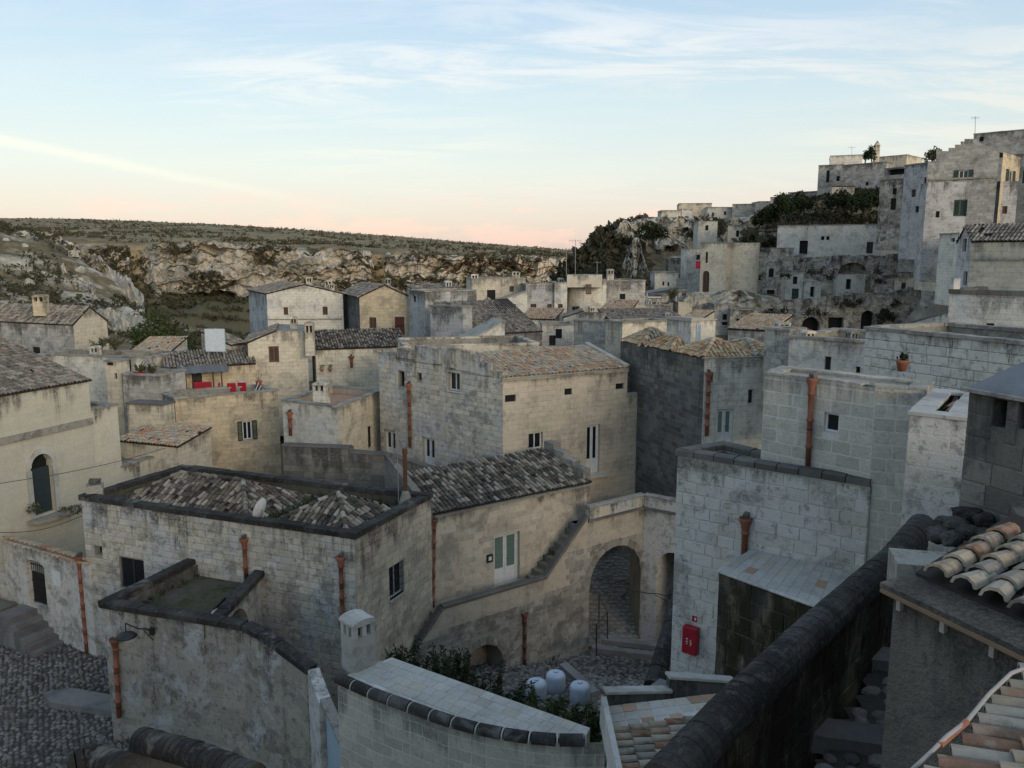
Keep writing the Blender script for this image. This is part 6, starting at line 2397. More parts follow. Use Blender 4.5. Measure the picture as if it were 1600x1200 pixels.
# ---------------- low roof at the bottom centre
LR = thing('low_tiled_roof', aty(1040, 1150, 12.4) - Zv * 2, 'low roof with mixed tiles and white edge boards in the foreground', 'roof')
ZL = -8.15
b1, b2 = atz(950, 1100, ZL), atz(1190, 1072, ZL + .12)
b0, b3 = atz(986, 1262, ZL - .42), atz(1345, 1190, ZL - .30)
m = MB()
m.prism([V2(b0), V2(b3), V2(b2), V2(b1)], -14, [b0.z - .05, b3.z - .05, b2.z - .05, b1.z - .05])
m.build('roof_base', 'mortar_pale', LR)
fr_ = .27
f0, f1 = b1.lerp(b0, fr_), b2.lerp(b3, fr_)
nu, nv = 12, 3
rr = random.Random(9)
for i in range(nu):
    for j in range(nv):
        q = lambda a, b: (b1.lerp(b2, a)).lerp(f0.lerp(f1, a), b)
        pts = [q((i + .04) / nu, (j + .03) / nv), q((i + .04) / nu, (j + .97) / nv), q((i + .96) / nu, (j + .97) / nv), q((i + .96) / nu, (j + .03) / nv)]
        m = MB()
        dz_ = rr.uniform(-.002, .008)
        m.prism([p.xy for p in pts], [p.z - .09 for p in pts], [p.z - .040 + dz_ for p in pts])
        c = rr.random()
        m.build('flat_tile', 'slab_orange' if c < .12 else ('slab_warm' if c < .55 else 'slab_pale'), LR)
n_rows = 10
wd = (f0 - b0).length / n_rows
for j in range(n_rows):
    a, b = f0.lerp(b0, (j + .5) / n_rows), f1.lerp(b3, (j + .5) / n_rows)
    d = (b - a).normalized()
    sd = d.cross(Zv).normalized()
    u2_ = sd.cross(d)
    M0 = Matrix((sd, d, u2_)).transposed()
    for i in range(int((b - a).length / .34)):
        o = put('roof_tile', unit_tile('tile_near'), a + d * (.15 + i * .34 + rr.gauss(0, .015)) + Zv * .03, LR)
        o.rotation_euler = (M0 @ Matrix.Rotation(rr.gauss(0, .035), 3, 'Z') @ Matrix.Rotation(-.05, 3, 'X')).to_euler()
        o.scale = (wd * .98, .42, wd * .85)
wtop = [aty(946, 1081, b1.y + .12), aty(1045, 1079, b1.y + .5), aty(1044, 1057, b1.y + .55), aty(1144, 1064, b1.y + .9)]
m = MB()
for k, (a, b) in enumerate(((wtop[0], wtop[1]), (wtop[2], wtop[3]))):
    d = (b - a).normalized()
    m.box((a + b) / 2 - Zv * .5, (b - a) / 2, Vector((d.y, -d.x, 0)).normalized() * .07, Zv * .49)
m.build('edge_wall', 'mortar_dark', LR)
coping_run(LR, [wtop[0], wtop[1]], .22, .06, 'coping_pale', 'edge_board')
coping_run(LR, [wtop[2], wtop[3]], .22, .06, 'coping_pale', 'edge_board')
m = MB()
m.bar(b0 - Vector((.09, 0, 0)) - Zv * .12, b1 - Vector((.09, 0, 0)) - Zv * .12, .10, .62)
m.build('side_board', 'coping_pale', LR)

# ---------------- foreground: long black rounded coping on its wall, alley beside it
Zr = -4.35
rp = [atz(x, y, z) for x, y, z in ((1035, 1235, Zr - .15), (1140, 1120, Zr - .05), (1250, 1012, Zr), (1340, 930, Zr + .02), (1400, 876, Zr + .05), (1424, 846, Zr + .12), (1440, 826, Zr + .1))]
RW = thing('ramp_wall', T3(V2(rp[2]), -8.4), 'long dark block wall with thick black rounded coping in the foreground', 'wall')
for i in range(len(rp) - 1):
    a, b = rp[i], rp[i + 1]
    pl = Pl(b, a)     # outer normal looks right
    if pl.n.x < 0:
        pl = Pl(a, b)
    sh = .10
    P0, P1 = V2(b) + pl.n * sh, V2(a) + pl.n * sh
    pl = Pl(P0, P1) if Pl(P0, P1).n.x > 0 else Pl(P1, P0)
    zt_ = min(a.z, b.z) + .05
    poly = [(0, -8.6), (pl.len, -8.6), (pl.len, zt_), (0, zt_)]
    wo = wall(RW, pl, poly, [], 'mortar_dark', thick=.2)
    blocks(wo, pl, poly, [], .27, .48, 'tufa_mossy', cap=60, gap=.02, proud=.02, seed=300 + i)
# rounded coping made of many courses (ribs)
for i in range(len(rp) - 1):
    a, b = rp[i], rp[i + 1]
    n = max(1, round((b - a).length / .088))
    for k in range(n):
        p, q = a.lerp(b, k / n), a.lerp(b, (k + 1) / n)
        d = (q - p).normalized()
        rr = random.Random(i * 50 + k)
        coping_run(RW, [p - d * .01, q + d * .01], .40 * rr.uniform(.975, 1.02), .26 * rr.uniform(.97, 1.02), 'coping_black', 'coping_stone', round_=True, piece=3)
# steps and paving of the alley at the right
zrm = lambda x, y: -5.78 + .10 * (y - 7)
rl = sheet('ramp', [(.4, 4.6), (4.5, 3.5), (9.5, 12.5), (6.9, 12.5)], zrm, 'paving_bed', n=40)
cobbles('cobble', [(.5, 4.8), (4.0, 4.6), (8.5, 12), (6.7, 12)], zrm, .24, 200, parent=rl, seed=14)
for k in range(5):
    y = 5.4 + k * 1.5
    z = zrm(0, y)
    m = MB()
    m.box(Vector((2.1 + (y - 7.15) * .87 + .95, y + .2, z + .05)), Vector((.85, -.22, 0)), Vector((.06, .2, 0)), Zv * .11)
    m.build('step', 'step_grey', rl)

# ---------------- foreground right: grey rendered wall, tiled roof corner, chimney tower
Zg = -2.75
g0_, g1_ = atz(1398, 922, Zg), atz(1625, 1030, Zg)
pgr = Pl(g0_, g1_)
GW = thing('rendered_house', T3(V2(g0_), -8.4), 'grey rendered house corner with wooden fascia and old half-round tiles', 'house')
wl = wall(GW, pgr, [(0, -8.6), (pgr.len + .6, -8.6), (pgr.len + .6, Zg - .02), (0, Zg - .02)], [], 'render_rough')
bkv = Vector((-pgr.d.y, pgr.d.x))
m = MB()
m.prism([pgr.P(.05, 0, -.05).xy, pgr.P(5.0, 0, -.05).xy, pgr.P(5.0, 0, -9.0).xy, pgr.P(-2.0, 0, -9.0).xy, pgr.P(-1.4, 0, -3.2).xy, pgr.P(.05, 0, -1.85).xy], -8.6, Zg - .03)  # unseen mass extended out of view to keep the sun off the ramp wall
m.build('shading_house_body', 'render_rough', GW)
pgl = Pl(V2(g0_) + bkv * 1.9, V2(g0_))
wall(GW, pgl, [(0, -8.6), (pgl.len, -8.6), (pgl.len, Zg - .02), (0, Zg - .02)], [], 'render_rough')
m = MB()
m.bar(pgr.P(-.06, Zg - .01, .05), pgr.P(pgr.len + .6, Zg - .01, .05), .10, .03)
m.build('fascia_board', 'plank', GW)
for k in range(4):
    m = MB()
    m.box(pgr.P(.08 + k * .42, Zg - .09, .02), pgr.D3 * .02, pgr.N3 * .02, Zv * .05)
    m.build('bracket', 'cable_white', GW)
m = MB()
m.prism([pgr.P(-.08, 0, .08).xy, pgr.P(pgr.len + .6, 0, .08).xy, pgr.P(pgr.len + .6, 0, -.6).xy, pgr.P(-.08, 0, -.6).xy], Zg + .006, [Zg + .05, Zg + .05, Zg + .12, Zg + .12])
m.build('roof_edge', 'render_rough', GW)
upd = (V2(atz(1568, 834, Zg + .75)) - V2(atz(1461, 901, Zg + .12)))
rr = random.Random(4)
colstarts = [(1470, 893), (1520, 915), (1578, 932), (1640, 955)]
P0t, P1t = atz(1461, 903, Zg + .13), aty(1572, 832, 0) if False else None
sl0 = atz(1466, 900, Zg + .16)
sl1 = aty(1566, 836, sl0.y + .95)
dS = (sl1 - sl0)
eav = T3(pgr.d, 0)
nrm_ = eav.cross(dS).normalized()
if nrm_.z < 0:
    nrm_ = -nrm_
m = MB()
qs = [sl0 - eav * .22 - nrm_ * .05, sl0 + eav * 1.6 - nrm_ * .05, sl0 + eav * 1.6 + dS * 1.6 - nrm_ * .05, sl0 - eav * .22 + dS * 1.6 - nrm_ * .05]
m.poly(qs)
m.poly([q - nrm_ * .1 for q in qs])
for i in range(4):
    m.poly([qs[i], qs[(i + 1) % 4], qs[(i + 1) % 4] - nrm_ * .1, qs[i] - nrm_ * .1])
bed = m.build('roof_slope', 'tile_bed', GW)
d = dS.normalized()
sd = d.cross(nrm_).normalized()
Mt = Matrix((sd, d, nrm_)).transposed()
for c in range(6):
    for k in range(5):
        o = put('roof_tile', unit_tile('tile_near'), sl0 + eav * (c * .245 + rr.gauss(0, .01)) + d * (.16 + k * .33 + rr.gauss(0, .015)) + nrm_ * .01, bed)
        o.rotation_euler = (Mt @ Matrix.Rotation(rr.gauss(0, .05), 3, 'Z') @ Matrix.Rotation(-.06, 3, 'X')).to_euler()
        o.scale = (.2, .44, .19)
def rough_rock(m, c, r, seed):
    n, k = 10, 7
    i0 = len(m.v)
    for a in range(k):
        ph_ = math.pi * (a + .5) / k
        for b in range(n):
            t = 2 * math.pi * b / n
            d = Vector((math.sin(ph_) * math.cos(t), math.sin(ph_) * math.sin(t), -math.cos(ph_)))
            q = max(abs(d.x), abs(d.y), abs(d.z))
            s = r * (.55 + .45 / q) * (1 + .3 * noise.noise(d * 2.2 + Vector((seed, 0, 0))))
            m.v.append((c.x + d.x * s * 1.1, c.y + d.y * s, c.z + d.z * s * .8))
    for a in range(k - 1):
        for b in range(n):
            m.f.append([i0 + a * n + b, i0 + a * n + (b + 1) % n, i0 + (a + 1) * n + (b + 1) % n, i0 + (a + 1) * n + b])
    m.f.append([i0 + b for b in range(n)][::-1])
    m.f.append([i0 + (k - 1) * n + b for b in range(n)])


m = MB()   # end block at the verge and blackened stones beyond it
eb0 = aty(1440, 888, 7.6)
m.box(eb0 + Vector((.05, .1, -.1)), Vector((.26, -.07, 0)), Vector((.06, .22, 0)), Zv * .17)
m.build('verge_stone', 'coping_grey', GW)
for k, (px, row, y, s_) in enumerate(((1466, 836, 9.2, .12), (1492, 820, 9.5, .13), (1520, 806, 9.8, .13), (1487, 842, 9.0, .11), (1512, 832, 9.3, .12), (1476, 816, 9.6, .1), (1504, 802, 9.9, .11), (1538, 812, 9.6, .11), (1540, 838, 9.2, .12))):
    p = aty(px, row, y)
    m = MB()
    rough_rock(m, p, s_, 40 + k)
    m.build('loose_stone', 'coping_black', GW)
# chimney tower
tw0 = aty(1513, 640, 10.2)
tw1 = tw0 + (aty(1640, 640, 9.2) - tw0) * 3.2  # lengthened out of view so the tower also blocks the low sun
ptw = Pl(tw0, tw1)
TW = House('chimney_tower', 'dark rough stone chimney tower with sloping slate cap and square smoke holes', front(tw0, tw1, .85), aty(1560, 618, 9.9).z, -6.5, 'tufa_dark', roof='none', cat='chimney',
           open={0: [((1551, 624, 1573, 668), 'niche', dict(dep=.3)), ((1592, 626, 1614, 672), 'niche', dict(dep=.3))]}, block={0: (.3, .5, 'tufa_dark', 'mortar_dark', 60, .012, .012), 3: (.3, .5, 'tufa_dark', 'mortar_dark', 40)})
zt_ = TW.zt[0]
of = offset_poly(TW.foot, .08)
m = MB()
m.prism(of, zt_ + .002, zt_ + .05)
m.build('cap_ledge', 'coping_grey', TW.root)
m = MB()
of2 = offset_poly(TW.foot, .03)
mid0, mid1 = of2[0].lerp(of2[3], .55) + (of2[1] - of2[0]) * .10, of2[1].lerp(of2[2], .55) - (of2[1] - of2[0]) * .10
A = [T3(p, zt_ + .05) for p in of2]
r0_, r1_ = T3(mid0, zt_ + .40), T3(mid1, zt_ + .40)
m.poly([A[0], A[1], r1_, r0_])
m.poly([A[1], A[2], r1_])
m.poly([A[2], A[3], r0_, r1_])
m.poly([A[3], A[0], r0_])
m.build('slate_cap', 'slate', TW.root)
# ---------------- bottom right corner roof with cable
cr = thing('corner_roof', aty(1560, 1190, 4.2) - Zv * .3, 'pale half-round tiles of the nearest roof in the bottom right corner', 'roof')
q0, q1 = aty(1455, 1215, 3.9), aty(1612, 1050, 5.2)
dE = (q1 - q0)
eL = dE.normalized()
su = Vector((1.0, -.42, .16)).normalized()
nr = su.cross(eL).normalized()
if nr.z < 0:
    nr = -nr
m = MB()
qs = [q0 - eL * .3, q1 + eL * .3, q1 + eL * .3 + su * 2, q0 - eL * .3 + su * 2]
m.poly(qs)
m.poly([p - nr * .1 for p in qs])
for i in range(4):
    m.poly([qs[i], qs[(i + 1) % 4], qs[(i + 1) % 4] - nr * .1, qs[i] - nr * .1])
bed = m.build('roof_slope', 'tile_bed', cr)
sd = su.cross(nr).normalized()
Mt = Matrix((sd, su, nr)).transposed()
nt_ = int(dE.length / .17) + 2
for c in range(nt_):
    for k in range(5):
        o = put('roof_tile', unit_tile('tile_near'), q0 - eL * .1 + eL * (c * .17 + rr.gauss(0, .006)) + su * (.2 + k * .31 + rr.gauss(0, .02)) + nr * .015, bed)
        o.rotation_euler = (Mt @ Matrix.Rotation(rr.gauss(0, .04), 3, 'Z') @ Matrix.Rotation(-.05, 3, 'X')).to_euler()
        o.scale = (.16, .4, .14)
m = MB()
m.prism([(q0 + su * .12).xy, (q0 + su * 3.5).xy, (q1 + su * 3.5).xy, (q1 + su * .12).xy][::-1], -9, q0.z - .2)  # mass under the roof, added to stop a sun leak
m.build('wall', 'render_rough', cr)
cbl = thing('loose_cable', aty(1440, 1200, 3.9), 'pale cable hanging along the edge of the nearest roof', 'cable')
m = MB()
m.tube([aty(1412, 1215, 3.9), aty(1450, 1180, 4.0), aty(1480, 1150, 4.1), aty(1510, 1128, 4.3), aty(1545, 1085, 4.5), aty(1580, 1052, 4.7), aty(1625, 1035, 4.9)], .013, 6)
m.build('cable', 'cable_white', cbl, smooth=True)
m = MB()
m.tube([aty(1468, 1165, 4.05), aty(1510, 1128, 4.3)], .02, 6)
m.build('sleeve', 'terracotta', cbl)

# weeds at the wall feet, on ledges and in the roof gutters
WD = MB()
rw = random.Random(23)


def weeds(P0, P1, n, r=.12, sp=.1):
    for _ in range(n):
        if noise.noise(Vector((_ * .37, P0.x, P0.y))) < -.05:
            continue
        p = P0.lerp(P1, rw.random()) + Vector((rw.gauss(0, sp), rw.gauss(0, sp), 0))
        for k in range(7):
            a = rw.uniform(0, 6.28)
            t = p + Vector((math.cos(a) * r, math.sin(a) * r, r * rw.uniform(.6, 2.0))) * rw.uniform(.5, 1.3)
            sd = Vector((-math.sin(a), math.cos(a), 0)) * r * .12
            i0 = len(WD.v)
            WD.v += [tuple(p - sd), tuple(p + sd), tuple(p.lerp(t, .6) + sd * 1.4), tuple(t)]
            WD.f.append([i0, i0 + 1, i0 + 2, i0 + 3])


weeds(pD.P(.1, -16.2, .1), pD.P(pD.len, -16.2, .1), 70)
weeds(pw0.P(2.3, -16.2, .12), pw0.P(pw0.len, -16.2, .12), 30)
weeds(T3(V2(d0), ZN - .5) + Vector((.5, .4, 0)), T3(e0_, ZN - .5) + Vector((.4, -.3, 0)), 40)
weeds(T3(rgt0, ZN - .5) + Vector((-.5, .3, 0)), T3(rgt1, ZN - .5) + Vector((-.4, -.3, 0)), 40)
weeds(T3(CA(.05, .06), zb_ - .05), T3(CA(.95, .06), zb_ - .05), 120, .2, .12)
weeds(T3(CA(.62, .1), zb_), T3(CA(.62, .9), zb_), 90, .22, .18)
weeds(T3(CA(.62, .94), zb_), T3(CA(.97, .94), zb_), 70, .24, .12)
weeds(Vector((2.2, 26, zal(0, 26))), Vector((1.6, 35, zal(0, 35))), 50, .16, .2)
weeds(pm_.P(0, ZT - 2.6, .25), pm_.P(pm_.len, ZT - 2.6, .25), 40, .14)
o = WD.build('wall_weeds', 'leaf_mid', None, fix=False)
tag(o, 'small green weeds growing at wall feet and in roof gutters', 'weeds', kind='stuff')

# ---------------- bottom left: ribbed black coping of the nearest walls
for k, (pts, lb) in enumerate((([(222, 1164, 13.6), (300, 1185, 12.8), (400, 1225, 11.8)], 'black ribbed coping of the near wall at the bottom left'), ([(108, 1205, 12.4), (150, 1190, 12.6), (200, 1210, 12.0)], 'black coping top just showing at the bottom edge'))):
    P3 = [aty(a, b, y) for a, b, y in pts]
    tw = thing('near_wall', T3(V2(P3[0]), P3[0].z - 4), lb, 'wall')
    for a, b in zip(P3[:-1], P3[1:]):
        n = max(1, round((b - a).length / .16))
        for i in range(n):
            coping_run(tw, [a.lerp(b, i / n), a.lerp(b, (i + 1) / n)], .5, .32, 'coping_black', 'coping_stone', round_=True, piece=3, seed=i)
        pl = Pl(a, b)
        m = MB()
        m.prism([pl.P(0, 0, .2).xy, pl.P(pl.len, 0, .2).xy, pl.P(pl.len, 0, -.2).xy, pl.P(0, 0, -.2).xy], -16.5, [a.z - .04, b.z - .04, b.z - .04, a.z - .04])
        m.build('wall', 'mortar_dark', tw)
# ------------------------------------------------------------------ the town behind
def strip(parent, pl, px0, px1, row, h, out_, mat, name='string_course'):
    s0, z0 = pl.sz(px0, row)
    s1, _ = pl.sz(px1, row)
    m = MB()
    m.box(pl.P((s0 + s1) / 2, z0, out_ / 2 - .02), pl.D3 * (s1 - s0) / 2, pl.N3 * (out_ / 2 + .02), Zv * h / 2)
    return m.build(name, mat, parent)


def chim(parent, px, row_base, row_top, y, w, mat='far_cream', label=None, rot=.1):
    b, t = aty(px, row_base, y), aty(px, row_top, y)
    return chimney('chimney', label or '', b - Zv * .3, w, w * .8, t.z - b.z + .3, mat, parent=parent, rot=rot)


def aerial(px, r0, r1, y, label, bars=5, w=.7):
    b, t = aty(px, r1, y), aty(px, r0, y)
    r = thing('tv_aerial', b, label, 'antenna', 'television aerials')
    m = MB()
    m.tube([b - Zv * .5, t], .03, 5)
    m.build('mast', 'galvanised', r)
    m = MB()
    for i in range(bars):
        c = t - Zv * .15 + Vector((-.5 + i * .25, 0, 0)) * w
        m.tube([c + Vector((0, -.2, .12)) * w, c + Vector((0, .2, -.12)) * w], .012, 4)
    m.tube([t - Zv * .15 - Vector((.6 * w, 0, 0)), t - Zv * .15 + Vector((.6 * w, 0, 0))], .015, 4)
    m.build('elements', 'galvanised', r)
    return r


# ---- far left: long gabled house
ZQ = aty(113, 508, 60).z
Qf = aty(113, 508, 60)
Q_ = House('long_gabled_house', 'long grey walled house with tiled roof and cream gable at far left', corner(aty(-90, 508, 66), Qf, aty(167, 508, 63.5)), ZQ, -14, 'far_grey', roof='gable', gable=1, rise=1.2, mats={1: 'far_cream'},
           open={0: [((50, 542, 63, 561), 'dark', dict(sill=True))]})
chim(Q_.root, 65, 487, 460, 62, .9, 'far_yellow')
hb('white_outhouse', 'low whitish outhouse wall in front of the cream gable', 60, 236, 557, 600, 55.5, 54, 3, 'far_white', open=[((187, 558, 205, 586), 'niche', dict(dep=.5))], cop='coping_grey', par=.2)
x = hb('stone_pillar_house', 'narrow cream chimney house with dark slots under its cap', 163, 189, 566, 640, 50, 50, 1.2, 'far_cream', roof='slab', cat='chimney', open=[((166, 566.5, 177, 571), 'niche', {}), ((179, 583, 183, 592), 'niche', {})])
x = hb('planted_terrace', 'small stone terrace holding a red planter and agave', 189, 252, 587, 640, 49.5, 49, 2.5, 'far_grey', par=.15)
pt = aty(219, 587, 50)
tp = thing('agave_planter', pt, 'red planter with pale agave on the small stone terrace', 'planter')
m = MB()
m.box(pt + Zv * .12, Vector((.28, 0, 0)), Vector((0, .15, 0)), Zv * .14)
m.build('planter', 'red_plastic', tp)
m = MB()
rr = random.Random(1)
for i in range(26):
    a = rr.uniform(0, 6.28)
    t = pt + Vector((math.cos(a) * .45, math.sin(a) * .45, rr.uniform(.4, .95)))
    b = pt + Zv * .2
    sd = Vector((-math.sin(a), math.cos(a), 0)) * .05
    m.poly([b - sd, b + sd, b.lerp(t, .6) + sd + Zv * .1, t, b.lerp(t, .6) - sd + Zv * .1])
m.build('leaves', 'leaf_olive', tp, fix=False)
p = aty(238, 588, 50)
bush('potted_shrub', 'small round green shrub beside the agave planter', p, .8, .4, 'leaf_mid', 71, 400, .14)
hb('broken_wall', 'low broken stone wall with ledge below the planter terrace', 199, 254, 633, 690, 46.5, 46, 1.0, 'far_cream', roof='slab', roofmat='coping_dark', cat='wall')
A, B = aty(184, 690, 44.5), aty(277, 684, 43)
House('tile_store', 'small tumbledown tiled store left of the yellow terrace house', front(A, B, 2.6), [A.z, A.z, A.z + .55, A.z + .55], -15, 'far_cream', roof='mono', tile='tile_mixed')
A, B = aty(206, 551, 58), aty(266, 549, 58)
House('tiled_shed', 'small shed with striped old tiles behind the planter terrace', front(A, B, 3), [A.z, A.z, A.z + .75, A.z + .75], A.z - 4, 'far_white', roof='mono', tile='tile_mixed')
tree('round_tree', 'dense round green tree below the gorge beside the white board', aty(250, 560, 64), 4.2, 2.5, 'leaf_mid', 5, n=2600, size=.26, trunk=.2)
for k, (px, row) in enumerate(((155, 552), (180, 548))):
    bush('wild_shrub', ['wild green shrub on top of the whitish outhouse wall', 'wild olive shrub right of the cream gable'][k], aty(px, row, 57), 1.0, .9, 'leaf_olive', 80 + k, 500, .2)

# ---- yellow terrace house with red chairs
ZE = -8.45
fE, rE, lE = atz(272, 624, ZE), atz(435, 611, ZE), atz(251, 614, ZE)
E_ = House('yellow_terrace_house', 'yellow stone house with roof terrace, red chairs and green shutters', corner(lE, fE, rE), ZE, -15, 'far_yellow', par=.75, cop='coping_grey', mats={0: 'far_grey'},
           open={1: [((379, 658, 394, 687), 'greenopen', dict(dep=.12, sill=True))]})
zE = ZE - .75
A, B = aty(256, 566, 53.5), aty(399, 560, 56)
zt_ = aty(330, 574, 54.6).z
E2 = House('porch_house', 'small yellow house with tiled roof and tin porch above the terrace', front(A, B, 3.2), [zt_, zt_, zt_ + .75, zt_ + .75], -12, 'far_yellow', roof='mono', tile='tile_far',
           open={0: [((300, 579, 316, 614), 'darkdoor', {})]})
pe = E2.pl[0]
m = MB()
a0_, a1_ = pe.P(pe.sz(276, 570)[0], 0).xy, pe.P(pe.sz(354, 570)[0], 0).xy
nn = pe.n
n = 14
for i in range(n):
    p0, p1 = Vector(a0_).lerp(Vector(a1_), i / n), Vector(a0_).lerp(Vector(a1_), (i + 1) / n)
    zz = zt_ + .05 + (.03 if i % 2 else 0)
    q = [T3(p0, zz + .12), T3(p1, zz + .12), T3(p1 + nn * 1.5, zz - .22), T3(p0 + nn * 1.5, zz - .22)]
    m.poly(q)
    m.poly([v - Zv * .025 for v in q])
m.build('porch_roof', 'tin_sheet', E2.root, fix=False)
for px in (289, 331, 344):
    b = Vector(pe.P(pe.sz(px, 600)[0], 0, 1.35))
    m = MB()
    m.tube([T3(b, zE), T3(b, zt_ - .12)], .05, 6)
    m.build('porch_post', 'rusty', E2.root)


def chair(label, c, rot, bench=False):
    r = thing('red_chair' if not bench else 'red_bench', c, label, 'chair' if not bench else 'bench', 'red terrace chairs' if not bench else None)
    X = Vector((math.cos(rot), math.sin(rot), 0))
    Y = Vector((-math.sin(rot), math.cos(rot), 0))
    w = .27 if not bench else .55
    m = MB()
    m.box(c + Zv * .45, X * w, Y * .25, Zv * .025)
    m.build('seat', 'red_plastic', r)
    m = MB()
    m.box(c + Zv * .78 + Y * .27, X * w, Y * .02 + Zv * .02, Zv * .3)
    m.build('backrest', 'red_plastic', r)
    for sx in (-1, 1):
        for sy in (-1, 1):
            m = MB()
            m.tube([c + X * sx * (w - .03) + Y * sy * .22, c + X * sx * (w - .05) + Y * sy * .2 + Zv * .43], .02, 5)
            m.build('leg', 'red_plastic', r)


chair('red bench under the tin porch behind the terrace parapet', T3(aty(317, 620, 51.5), zE), .2, True)
chair('red chair nearest the porch posts on the terrace', T3(aty(350, 616, 51.5), zE), 1.7)
chair('red chair in the middle of the terrace', T3(aty(361, 616, 51), zE), .15)
chair('red chair beside the folded deck chair on the terrace', T3(aty(377, 616, 51.3), zE), .1)
chair('red chair at the left end of the terrace parapet', T3(aty(276, 615, 51), zE), 1.4)
pt = T3(aty(378, 610, 52), zE)
r = thing('white_bucket', pt, 'white bucket behind the red chairs on the terrace', 'bucket')
m = MB()
m.lathe(pt, [(.22, 0), (.26, .95), (.28, .97), (.28, 1.05), (.24, 1.05)], 14)
m.build('body', 'white_paint', r, smooth=True)
m = MB()
m.tube([pt + Vector((-.26, 0, 1.0)), pt + Vector((0, 0, .85)) + Vector((0, -.27, 0)), pt + Vector((.26, 0, 1.0))], .01, 5)
m.build('handle', 'galvanised', r)
pt = T3(aty(392, 612, 51), zE)
r = thing('deck_chair', pt, 'folded white deck chair leaning on the terrace corner', 'chair')
for k in range(3):
    m = MB()
    m.bar(pt + Vector((.12 * k, 0, 0)), pt + Vector((.5 + .14 * k, .1, 1.15 - .2 * k)), .04)
    m.build('frame_bar', 'white_paint', r)
pt = T3(aty(405, 610, 51.5), ZE + .1)
r = thing('clay_pot', pt, 'clay pot on the right end of the terrace parapet', 'flower pot')
m = MB()
m.lathe(pt, [(.14, 0), (.2, .3), (.22, .32), (.22, .38), (.18, .38)], 12)
m.build('pot', 'terracotta', r, smooth=True)
m = MB()
for i in range(6):
    m.tube([pt + Zv * .3, pt + Vector((rr.uniform(-.3, .3), 0, .8))], .01, 4)
m.build('stem', 'bark', r)
p = T3(aty(259, 612, 50.5), zE)
bush('potted_shrub', 'green potted shrub at left end of the chair terrace', p, 1.1, .4, 'leaf_mid', 75, 400, .16)

# ---- white board
pt = aty(337, 549, 56)
bd = thing('sign_board', pt, 'blank white board with pale blue edge standing above the roofs', 'sign')
s, h = 15 * 56 / FPX, 35 * 56 / FPX
m = MB()
m.box(pt + Zv * h / 2, Vector((s, .05, 0)), Vector((0, .03, 0)), Zv * h / 2)
bo = m.build('panel', 'sign_white', bd)
m = MB()
for sx in (-1, 1):
    m.bar(pt + Vector((sx * s, .05, 0)), pt + Vector((sx * s, .05, h)), .06)
    m.bar(pt + Vector((-s, 0.05, h if sx > 0 else 0)), pt + Vector((s, .05, h if sx > 0 else 0)), .06)
m.build('frame', 'aqua_paint', bd)
m = MB()
for sx in (-.8, .8):
    m.tube([pt + Vector((sx * s, .1, -3)), pt + Vector((sx * s, .1, 0))], .05, 6)
m.build('post', 'galvanised', bd)

# ---- F: cream house with brown window; H: tiled house; their chimneys
A, B = aty(386, 520, 57), aty(479, 520, 58)
zF = aty(450, 519, 57.5).z
F_ = House('cream_gable_house', 'cream house with single brown shuttered window and mossy tiles', front(A, B, 6), [aty(387, 537, 57).z, zF, zF, aty(387, 537, 57).z], -13, 'far_cream', roof='none', tops={0: [(1.9, zF + .12)], 2: [(4.2 - 1.9, zF + .12)]} if False else {0: [(2.0, zF + .08)]},
           open={0: [((420, 541, 436, 566), 'brown', dict(dep=.1))]})
f = F_.foot
dF = (f[1] - f[0]).normalized()
zl_ = F_.zt[0]
ea, eb = T3(f[3] - dF * .2, zl_), T3(f[0] - dF * .2, zl_)
tiles(F_.root, [eb + Zv * .05, T3(f[0] + dF * 2.0, zF + .13), T3(f[3] + dF * 2.0, zF + .13), ea + Zv * .05], ea + Zv * .05, eb + Zv * .05, 'tile_far', seed=5)
m = MB()
m.poly([T3(f[0] + dF * 2.0, zF + .09), T3(f[1], zF + .02), T3(f[2], zF + .02), T3(f[3] + dF * 2.0, zF + .09)])
m.build('roof', 'roof_flat', F_.root)
chim(F_.root, 460, 520, 494, 60, .5)
chim(F_.root, 485, 549, 502, 57.2, .62)
# small leaning roof left of it
A, B = aty(362, 541, 58), aty(388, 538, 59.5)
House('lean_to_store', 'small tiled store squeezed left of the cream gable house', front(A, B, 3), [A.z, A.z, A.z + .9, A.z + .9], -12, 'far_cream', roof='mono', tile='tile_far')
A, B = aty(494, 548, 57.8), aty(640, 541, 60)
zH = aty(550, 546, 58.5).z
H_ = House('striped_tile_house', 'cream house with striped tile roof behind the grey gable', front(A, B, 4), [zH, zH, zH + 1.0, zH + 1.0], -13, 'far_cream', roof='mono', tile='tile_old')
pipe(H_.root, H_.pl[0], 549, 563, 574, rad=.1)
for px in (503, 516):
    s, z = H_.pl[0].sz(px, 580)
    pt = H_.pl[0].P(s, z, .12)
    r = thing('wall_pot', pt, 'clay pot hung on the cream wall %s' % ('nearest the chimney' if px == 503 else 'right of its twin'), 'flower pot', 'pots on the cream wall')
    m = MB()
    m.lathe(pt, [(.08, 0), (.14, .22), (.15, .26), (.12, .26)], 10)
    m.build('pot', 'terracotta_faded', r, smooth=True)
    m = MB()
    leaves(m, pt + Zv * .35, .15, .1, .15, 40, .1, rr)
    m.build('foliage', 'leaf_olive', r, fix=False)

